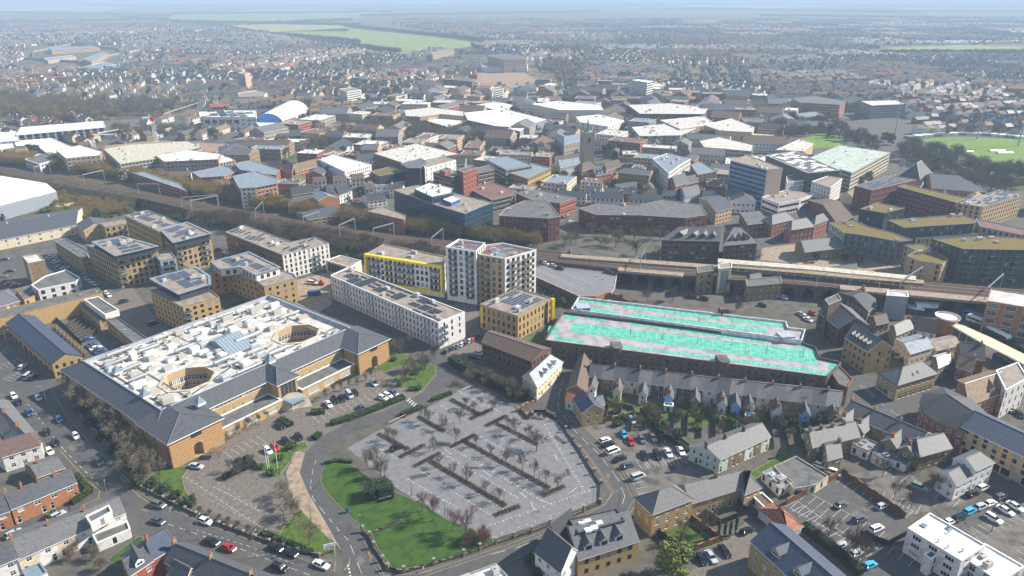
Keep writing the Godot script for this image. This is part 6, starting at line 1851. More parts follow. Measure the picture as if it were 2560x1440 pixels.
# ---------------------------------------------------------------- flats on the left
func left_flats() -> void:
	var T := building("apartment_block", "tall yellow brick flats with grey penthouse and solar roof nearest the parked cars", [216,612,302,600,395,627,290,648],14.6, "flats", {"n": 5, "s": 2.5, "ww": 1.5, "wh": 1.9, "r": "felt_tan", "ed": {2: {"bal": [[0.08,3.2,1,4],[0.92,3.0,1,4]]}}})
	vol(T, [234,604,302,591,390,615,290,638],17.6, "flats", {"y0": 14.3, "w": "dark_clad", "c": "lead", "ov": 0.9, "n": 1, "s": 2.0, "ww": 1.8, "wh": 2.2, "sill": 0.3, "solar": 0.8, "slen": 4.0, "plant": 3, "gl": "glass_mid"})
	vol(T, [378,628,420,620,440,645,400,652],12.5, "flats", {"w": "grey_render", "n": 4, "ww": 2.2, "bal": [[0.5,6,0,3]]})
	T = building("apartment_block", "yellow brick flats with balconies and pale blue trimmed penthouse behind the first block", [405,585,470,565,527,594,437,616],14.6, "flats", {"n": 5, "s": 2.5, "ww": 1.5, "ed": {2: {"bal": [[0.2,3,1,4],[0.9,3.0,1,4]]}}})
	vol(T, [405,575,466,556,525,583,435,605],17.6, "flats", {"y0": 14.3, "w": "dark_clad", "c": "lead", "ov": 0.9, "n": 1, "s": 2.0, "ww": 1.8, "wh": 2.2, "sill": 0.3, "solar": 0.8, "slen": 4.0, "plant": 3, "gl": "glass_mid"})
	T = building("apartment_block", "long yellow brick flats with solar panels running back to the railway", [312,538,370,525,452,558,400,580],16.5, "flats", {"n": 5, "s": 2.4, "ww": 1.1, "solar": 0.75, "slen": 4.0, "plant": 4, "c": "lead"})
	building("apartment_block", "low yellow brick flats between the gabled house and the long block", [248,557,318,547,332,556,262,567],9.5, "flats", {"n": 3, "s": 3.0, "w": "yellow_brick"})
	building("town_houses", "row of yellow brick town houses with grey flat roof above the parked cars", [136,602,163,595,232,632,204,646],8.4, "flats", {"n": 3, "r": "felt_grey", "s": 2.3, "ww": 1.1, "lights": 2})
	T = building("apartment_block", "yellow brick flats with solar penthouse beside the office building", [376,726,490,698,548,742,457,768],12.6, "flats", {"n": 5, "s": 3.2, "ww": 1.0, "wh": 1.3, "r": "felt_tan", "c": "stock_brick", "ed": {2: {"s": 3.0, "ww": 1.4, "bal": [[0.9,2.4,1,4]]}}})
	vol(T, [379,696,488,668,521,690,522,710,448,733],15.8, "flats", {"y0": 12.3, "w": "dark_clad", "c": "lead", "ov": 0.9, "n": 1, "s": 2.0, "ww": 1.8, "wh": 2.2, "sill": 0.3, "solar": 0.75, "slen": 3.6, "plant": 3, "gl": "glass_mid"})
	T = building("apartment_block", "courtyard wing of yellow brick flats with solar panels and a garden", [488,690,570,672,640,700,660,716,742,696,735,685,640,655,560,650],11.5, "flats", {"n": 4, "s": 3.4, "ww": 1.2, "wh": 1.4, "r": "felt_tan", "all": false})
	vol(T, [530,654,620,630,698,668,640,685,602,666,552,672],14.8, "flats", {"y0": 11.2, "w": "white_render", "c": "lead", "ov": 0.7, "n": 1, "s": 3.0, "ww": 1.6, "solar": 0.8, "slen": 4.0, "plant": 2})
	building("garden_wing", "low yellow brick wing closing the courtyard garden", [556,800,640,770,660,778,570,812],4.0, "yellow", {"s": 3.2, "r": "felt_tan"})
	T = building("apartment_block", "white rendered flats with scattered dark windows and brown brick side", [563,580,612,562,728,604,790,592,822,608,706,637],13.0, "flats", {"n": 5, "s": 2.5, "ww": 1.1, "wh": 1.8, "w": "white_render", "c": "lead", "solar": 0.35, "smat": "solar_dark", "slen": 4.5, "srow": 1.3, "plant": 4, "ed": {5: {"w": "brown_clad", "s": 2.6, "ww": 1.7, "bal": [[0.3,3,0,3],[0.7,3,0,3]]}, 4: {"bal": [[0.3,3,1,3]]}}})
	# older buildings behind
	house("rendered_workshops", "long cream and brick building with slate roof behind the flats", [-60,560,205,520,190,562,-60,612],5.6,8.4, "house", {"w": "cream_render", "r": "slate", "s": 5.5, "ww": 1.3, "chim": [0.3,0.7], "cw": "white_render"}, "building")
	house("gabled_brick_house", "yellow brick gabled house with dark slate roof and skylights beside the workshops", [258,545,264,565,210,577,190,560],7.0,9.4, "house", {"w": "yellow_brick", "r": "slate", "n": 3, "ww": 1.0, "sky": [[1,0.4,0.6]]})
	T = house("warehouse", "white roofed warehouse with grey cladding over brick beside scrubland", [-60,440,60,470,140,478,-140,552],9.0,10.5, "shed", {"w": "grey_clad", "r": "white_roof", "blank": true}, "warehouse")
	gab(T, [-60,430,95,455,140,476,-100,536],9.0,11.0, "shed", {"w": "grey_clad", "r": "white_roof", "n": 1, "rows": [[0.2,3.2,4.5,3.6]], "f": "orange_brick", "gl": "glass_mid"})
	var tk := thing("storage_tank", "round pale concrete tank among the scrub by the warehouse", "tank", P(165,520))
	var m := MB.new(); m.tube(Vector3.ZERO, Vector3(0,2.0,0), 6.0,6.0,20, true); kid(tk, "shell", m.mesh(), Transform3D.IDENTITY, "concrete")
	m = MB.new(); m.tube(Vector3(0,2.0,0), Vector3(0,2.3,0), 5.7,5.4,20, true); kid(tk, "lid", m.mesh(), Transform3D.IDENTITY, "pale_concrete")

# ---------------------------------------------------------------- flats in the centre
func centre_flats() -> void:
	var T := building("apartment_block", "long white rendered flats with grey panels and arched ground floor", [870,668,1162,780,1096,806,826,688],11.6, "white", {"n": 4, "rows": [[0.05,2.6,2.3,1.5, "arch"],[3.3,1.7,2.3,0.8],[6.1,1.7,2.3,0.8],[8.8,1.7,2.3,0.8]], "solar": 0.5, "smat": "solar_dark", "slen": 5.0, "srow": 1.5, "plant": 8, "c": "white_frame", "ed": {1: {"rows": [[3.3,1.7,4,0.9],[6.1,1.7,4,0.9],[8.8,1.7,4,0.9]], "bal": [[0.82,2.6,1,3]]}}})
	var p := foot([870,668,1162,780,1096,806,826,688],11.6)
	for t in [[0.12,0.2],[0.36,0.44],[0.62,0.7],[0.87,0.94]]:   # recessed grey panels between the white ones
		var d := (p[3] - p[2]).normalized()
		var nn := Vector3(d.z, 0,-d.x) * 0.06
		var L := p[2].distance_to(p[3])
		var st: float = (1.0 - t[1]) * L; var en: float = (1.0 - t[0]) * L
		var m := MB.new()
		for y in [[2.6,3.2],[5.05,6.05],[7.85,8.75],[10.55,11.35]]:
			var a := p[2] + d * st + nn; var b := p[2] + d * en + nn
			m.q(Vector3(b.x, y[0], b.z), Vector3(a.x, y[0], a.z), Vector3(a.x, y[1], a.z), Vector3(b.x, y[1], b.z))
		part(T, "grey_panel", m, "grey_render")
	T = building("apartment_block", "white flats framed in bright yellow with balconies by the railway", [960,610,1113,641,1108,666,914,635],15.5, "white", {"n": 5, "skip": 1, "w": "white_render", "s": 2.4, "ww": 1.5, "wh": 2.0, "c": "felt_tan", "ov": 0.3, "plant": 3, "ed": {2: {"bal": [[0.1,4.4,1,4],[0.42,3.4,1,4, "brown_clad"],[0.56,5.0,1,4],[0.7,3.4,1,4, "brown_clad"],[0.88,6.0,1,4]]}}})
	var q := foot([960,610,1113,641,1108,666,914,635],15.5)
	var d := (q[3] - q[2]).normalized()
	var nn := Vector3(d.z, 0,-d.x)
	var L := q[2].distance_to(q[3])
	for f in [[0.0, L, 15.0,16.0],[0.0, L, 2.4,3.2],[0.0,0.9,3.2,15.0],[L - 0.9, L, 3.2,15.0]]:
		var m := MB.new()
		var a: Vector3 = q[2] + d * f[0]; var b: Vector3 = q[2] + d * f[1]
		m.box((a + b) / 2 * Vector3(1,0,1) + Vector3(0, (f[2] + f[3]) / 2,0) + nn * 0.8,-d * a.distance_to(b) / 2, Vector3(0, (f[3] - f[2]) / 2,0), nn * 0.85, true)
		part(T, "yellow_frame", m, "yellow_clad")
	T = building("apartment_tower", "nine storey tower half white render and half tan brick with balconies", [1147,597,1213,607,1190,628,1114,617],25.6, "white", {"n": 9, "skip": 1, "s": 2.8, "ww": 1.5, "wh": 1.9, "r": "felt_red", "c": "white_frame", "up": 0.9, "solar": 0.5, "smat": "glass_roof", "plant": 3, "ed": {2: {"bal": [[0.2,3.2,1,8],[0.75,3.4,1,8]]}}})
	vol(T, [1213,612,1256,607,1341,624,1262,646,1193,634],23.6, "flats", {"n": 8, "w": "pale_brick", "r": "felt_red", "c": "white_frame", "s": 2.9, "ww": 1.5, "up": 0.9, "solar": 0.5, "smat": "glass_roof", "plant": 4, "ed": {3: {"w": "pale_brick", "bal": [[0.65,3.0,1,7]]}, 2: {"w": "white_render", "bal": [[0.3,4.0,1,7, "brown_clad"],[0.7,4.0,1,7, "brown_clad"]]}}})
	building("glass_fronted_hall", "small cream building with dark glazed front between white flats", [814,650,850,638,903,651,876,668],6.0, "white", {"w": "cream_render", "n": 1, "blank": true, "ed": {3: {"blank": false, "rows": [[0.4,4.6,2.2,2.1]], "gl": "glass_blue"}}, "vents": 4})
	var dg := thing("excavator", "small orange digger on the sandy building plot", "excavator", P(803,712))
	var m := MB.new(); m.bx(Vector3(0,0,0.9), 2.6,0.7,0.5); kid(dg, "track", m.mesh(), Transform3D.IDENTITY, "tyre"); m = MB.new(); m.bx(Vector3(0,0,-0.9), 2.6,0.7,0.5); kid(dg, "track", m.mesh(), Transform3D.IDENTITY, "tyre")
	m = MB.new(); m.bx(Vector3(0,0.7,0), 2.2,0.9,1.9); m.bx(Vector3(0.3,1.6,0.4), 1.2,1.1,0.9); kid(dg, "cab", m.mesh(), Transform3D.IDENTITY, "plastic_red")
	m = MB.new(); m.tube(Vector3(-0.8,1.4,0), Vector3(-2.8,3.0,0), 0.2,0.16,5); m.tube(Vector3(-2.8,3.0,0), Vector3(-4.2,1.0,0), 0.16,0.12,5); m.bx(Vector3(-4.3,0.3,0), 0.8,0.7,0.9); kid(dg, "arm", m.mesh(), Transform3D.IDENTITY, "orange_tile")
	var sk := thing("skip", "blue builders skip lorry body on the building plot", "skip", P(786,738))
	m = MB.new(); m.bx(Vector3(0,0.5,0), 6.0,1.9,2.2,0.2); kid(sk, "body", m.mesh(), Transform3D.IDENTITY, "car_blue"); m = MB.new(); m.bx(Vector3(0,0,0), 5.0,0.5,1.6,0.2); kid(sk, "base", m.mesh(), Transform3D.IDENTITY, "tyre")
# ---------------------------------------------------------------- the railway on its bank and viaduct
func railway() -> void:
	var hb := 6.5
	var far := PX([-160,392,0,416,90,432,210,452,330,472,450,497,560,517,640,530,760,553,900,576,1050,594,1200,609,1340,626,1530,645,1790,662,2000,677,2300,702,2560,724,2760,742], hb)
	var near := PX([-160,408,0,432,100,452,210,472,345,494,470,523,570,538,640,554,780,580,920,603,1070,622,1210,636,1350,652,1546,674,1800,698,2000,713,2300,738,2560,762,2760,780], hb)
	var n := far.size()
	var top := MB.new()
	var bank := MB.new()
	for i in n - 1:
		top.q(near[i], near[i + 1], far[i + 1], far[i])
		for s in [[near, 1.0],[far, -1.0]]:
			var a: Vector3 = s[0][i]; var b: Vector3 = s[0][i + 1]
			var o := Vector3(0,0,9.0 * s[1])
			if i > 11: o = Vector3.ZERO
			if i == 4 and s[1] > 0: o = Vector3(0,0,0.3)
			var a0 := Vector3(a.x, 0, a.z) + o; var b0 := Vector3(b.x, 0, b.z) + o
			if i <= 11:
				if s[1] > 0: bank.q(a0, b0, b, a)
				else: bank.q(b0, a0, a, b)
	structure("track_bed", top, "ballast")
	structure("embankment", bank, "scrub_ground")
	for t in [0.14,0.38,0.62,0.86]:
		var m := MB.new()
		for i in n - 1:
			for s in [-0.72,0.72]:
				var a := near[i].lerp(far[i], t) + Vector3(0,0.08, s); var b := near[i + 1].lerp(far[i + 1], t) + Vector3(0,0.08, s)
				m.box((a + b) / 2, (b - a) / 2, Vector3(0,0.08,0), Vector3(0,0,0.06))
		var R := thing("railway_track", "pair of brown steel rails on ballast along the railway", "railway track", Vector3.ZERO, "parallel railway tracks")
		kid(R, "rails", m.mesh(), Transform3D.IDENTITY, "rail")
	# viaduct wall with arches towards the camera, east of the car park
	var V := thing("railway_viaduct", "sooty brick railway viaduct with a row of dark arches", "viaduct", near[13])
	var wm := MB.new()
	for i in range(12, n - 1):
		var a := near[i]; var b := near[i + 1]
		var L := a.distance_to(b)
		var cnt := maxi(1, int(L / 7.5))
		var d := (b - a) / L
		wall(V, wm, b, a, 0, hb + 0.3, {"blank": true} if i == 12 else {"rows": [[0.05,4.9, L / cnt, 4.8, "arch"]], "marg": 0.5, "dep": 9.0})
		wall(V, wm, far[i], far[i + 1],0, hb + 0.3, {"blank": true})
	part(V, "wall", wm, "grey_brown_brick")
	# platforms and canopies
	for q in [[[1405,634,1790,662,2000,676,2310,700,2310,709,2000,686,1790,671,1400,642], "far platform"],[[1545,668,1710,682,1704,690,1545,676], "near platform"],[[2100,712,2300,728,2560,752,2560,764,2300,740,2100,723], "long sunlit platform"]]:
		var T := thing("platform", "pale surfaced %s of the station" % q[1], "platform", P(q[0][0], q[0][1]))
		var p := PX(q[0],7.5)
		var m := MB.new(); m.poly(p); part(T, "surface", m, "pale_paver")
		m = MB.new()
		if signed(p) < 0: p.reverse()
		for i in p.size():
			var j := (i + 1) % p.size()
			m.q(p[j] - Vector3(0,1.1,0), p[i] - Vector3(0,1.1,0), p[i], p[j])
		part(T, "edge", m, "concrete")
	for q in [[[1795,646,2030,664,2290,690,2290,700,2030,674,1795,656], "long flat station canopy with cream edge on the far platform"]]:
		var T := thing("platform_canopy", q[1], "canopy", P(2000,680))
		var p := PX(q[0],11.0)
		var m := MB.new(); m.poly(p); part(T, "roof", m, "pale_concrete")
		m = MB.new()
		if signed(p) < 0: p.reverse()
		for i in p.size():
			var j := (i + 1) % p.size()
			m.q(p[j] - Vector3(0,0.7,0), p[i] - Vector3(0,0.7,0), p[i], p[j])
		part(T, "fascia", m, "cream_render")
		for k in 24:
			m = MB.new(); m.tube(P(1805 + k * 20.5,657 + k * 1.75,11) - Vector3(0,3.6,0), P(1805 + k * 20.5,657 + k * 1.75,11), 0.1,0.1,5); part(T, "post", m, "white_frame")
	var T := building("station_lift_tower", "grey and glass station tower rising beside the viaduct", [1795,660,1830,655,1830,668,1797,672],12.5, "white", {"w": "cream_render", "rows": [[1,10,2.2,2.0]], "gl": "glass_blind", "m": 2})
	vol(T, [1742,668,1785,662,1786,676,1744,682],11.0, "brown", {"w": "stock_brick", "r": "felt_grey", "n": 3, "s": 4})
	building("station_house", "brown brick station building at the foot of the viaduct", [1864,698,1952,690,1955,708,1868,716],7.5, "brown", {"w": "stock_brick", "n": 2, "s": 3, "f": "white_frame"})
	# gantries over the tracks
	for q in [[90,440,127,430],[212,460,262,448],[347,484,400,484],[455,520,545,512],[480,528,548,514],[850,592,888,574],[760,570,800,556],[1080,624,1108,600],[640,552,660,530],[935,600,985,586],[1600,678,1612,650],[2245,736,2300,700],[2460,755,2500,718]]:
		var a := P(q[0], q[1], hb); var b := P(q[2], q[3], hb)
		var G := thing("overhead_gantry", "grey steel portal carrying wires over the railway", "gantry", a, "railway gantries")
		for e in [a, b]:
			var m := MB.new(); m.tube(e - Vector3(0,0.5,0), e + Vector3(0,6.6,0), 0.22,0.2,4); part(G, "leg", m, "steel")
		var bm := MB.new()
		bm.box((a + b) / 2 + Vector3(0,6.6,0), (b - a) / 2, Vector3(0,0.28,0), Vector3(0,0,0.2))
		for k in 3: bm.tube(a.lerp(b, 0.25 + k * 0.25) + Vector3(0,6.4,0), a.lerp(b, 0.25 + k * 0.25) + Vector3(0,5.2,0), 0.06,0.06,4)
		part(G, "beam", bm, "steel")
	lamps("pale lamp post on the station platform", "platform lamps", [1428,640,1466,646,1540,652,1590,657,1650,664,1690,686,2040,716,2120,722,2195,728,2275,734],4.0,0.0, "white_frame", 7.4)
	# station entrance, bus station and the red brick corner
	T = building("station_entrance", "silver clad station entrance tower with a red sign", [2220,725,2268,730,2272,742,2216,738],11.0, "shed", {"w": "grey_clad", "r": "pale_roof", "blank": true})
	var m := MB.new(); m.box(P(2244,746,8.5) + Vector3(0,0,0.3), Vector3(1.6,0,0), Vector3(0,0.7,0), Vector3(0,0,0.1)); part(T, "red_sign", m, "sign_red")
	m = MB.new()
	for k in 10:
		var a := PI * k / 10; var b := PI * (k + 1) / 10
		var c := P(2280,775)
		for s in [[0.0,12.0]]:
			m.q(c + Vector3(0,2.4 + sin(a) * 1.6,-cos(a) * 3.5), c + Vector3(12 - absf(cos(a)) * 3,2.4 + sin(a) * 1.6,-cos(a) * 3.5), c + Vector3(12 - absf(cos(b)) * 3,2.4 + sin(b) * 1.6,-cos(b) * 3.5), c + Vector3(0,2.4 + sin(b) * 1.6,-cos(b) * 3.5))
	part(T, "curved_canopy", m, "white_roof")
	vol(T, [2268,758,2310,764,2312,776,2270,770],2.6, "glass", {"n": 1, "r": "white_roof"})
	building("bus_station_block", "red brick and glass block at the bus station edge", [2478,722,2640,745,2640,780,2468,752],14.0, "red", {"w": "orange_brick", "n": 4, "s": 6, "ww": 3.6, "wh": 2.4, "r": "pale_roof", "gl": "glass_mid"})
	T = thing("bus_station_canopy", "long cream curved bus station canopy on thin posts", "canopy", P(2450,850))
	var cp := PX([2378,812,2392,806,2480,845,2560,885,2640,930,2625,945,2545,902,2465,862],5.0)
	m = MB.new(); m.poly(cp); part(T, "roof", m, "cream_render")
	m = MB.new()
	if signed(cp) < 0: cp.reverse()
	for i in cp.size(): m.q(cp[(i + 1) % cp.size()] - Vector3(0,0.5,0), cp[i] - Vector3(0,0.5,0), cp[i], cp[(i + 1) % cp.size()])
	part(T, "fascia", m, "white_frame")
	for k in 14:
		m = MB.new(); m.tube(P(2385 + k * 18,812 + k * 8.8,5) * Vector3(1,0,1), P(2385 + k * 18,812 + k * 8.8,4.9), 0.08,0.08,5); part(T, "post", m, "white_frame")
	T = thing("brick_drum", "round red brick drum with a white oval rim by the bus station", "building", P(2360,830))
	m = MB.new(); m.tube(Vector3.ZERO, Vector3(0,7.0,0), 3.6,3.6,20); kid(T, "wall", m.mesh(), Transform3D.IDENTITY, "orange_brick")
	m = MB.new(); m.tube(Vector3(0,6.8,0), Vector3(0,7.5,0), 4.6,4.8,20); m.tube(Vector3(0,7.5,0), Vector3(0,6.9,0), 4.8,3.6,20, true); kid(T, "rim", m.mesh(), Transform3D.IDENTITY, "white_frame")
	for q in [[2442,798,16,5, "bus_blue", "blue roofed bus standing in the bus station"],[2450,812,16,6, "car_white", "long white coach standing in the bus station"],[2545,832,14,6, "bus_blue", "dark blue bus at the bus station exit"],[2490,842,16,8, "car_white", "white coach behind the planted strip of the bus station"],[2515,915,16,9, "car_slate", "grey bus waiting under the long canopy"]]:
		bus(P(q[0], q[1]), P(q[0] + q[2], q[1] + q[3]) - P(q[0], q[1]), q[4], q[5])

func bus(at: Vector3, dir: Vector3, mat: String, label: String) -> void:
	var T := thing("bus", label, "bus", at)
	dir = dir.normalized()
	T.basis = Basis(dir, Vector3.UP, dir.cross(Vector3.UP))
	var m := MB.new()
	m = loft([[-5.6,[[1.15,0.4],[1.2,2.6],[1.0,2.9]]],[-5.4,[[1.25,0.35],[1.25,2.8],[1.05,3.05]]],[5.3,[[1.25,0.35],[1.25,2.8],[1.05,3.05]]],[5.6,[[1.1,0.4],[1.1,2.4],[0.9,2.8]]]])
	kid(T, "body", m.mesh(), Transform3D.IDENTITY, mat)
	m = MB.new()
	for k in 6:
		for s in [-1,1]: m.box(Vector3(-4.4 + k * 1.75,1.95, s * 1.24), Vector3(0.8,0,0), Vector3(0,0.45,0), Vector3(0,0,0.03))
	m.box(Vector3(5.48,1.8,0), Vector3(0.1,0,0), Vector3(0,0.6,0), Vector3(0,0,1.0))
	kid(T, "windows", m.mesh(), Transform3D.IDENTITY, "car_glass")
	for x in [-3.4,3.6]:
		for s in [-1,1]: kid(T, "wheel", car_meshes.van.wheel, Transform3D(Basis().scaled(Vector3(1.4,1.4,1.4)), Vector3(x, 0.45, s * 1.12)))
# ---------------------------------------------------------------- the middle of the town; each row: name, label, roof pixels, height, style, options
func rows_of(list: Array) -> void:
	for r in list:
		building(r[0], r[1], r[2], r[3], r[4], r[5] if r.size() > 5 else {})

func houses_of(list: Array) -> void:
	for r in list: house(r[0], r[1], r[2], r[3], r[4], "house", r[5] if r.size() > 5 else {})

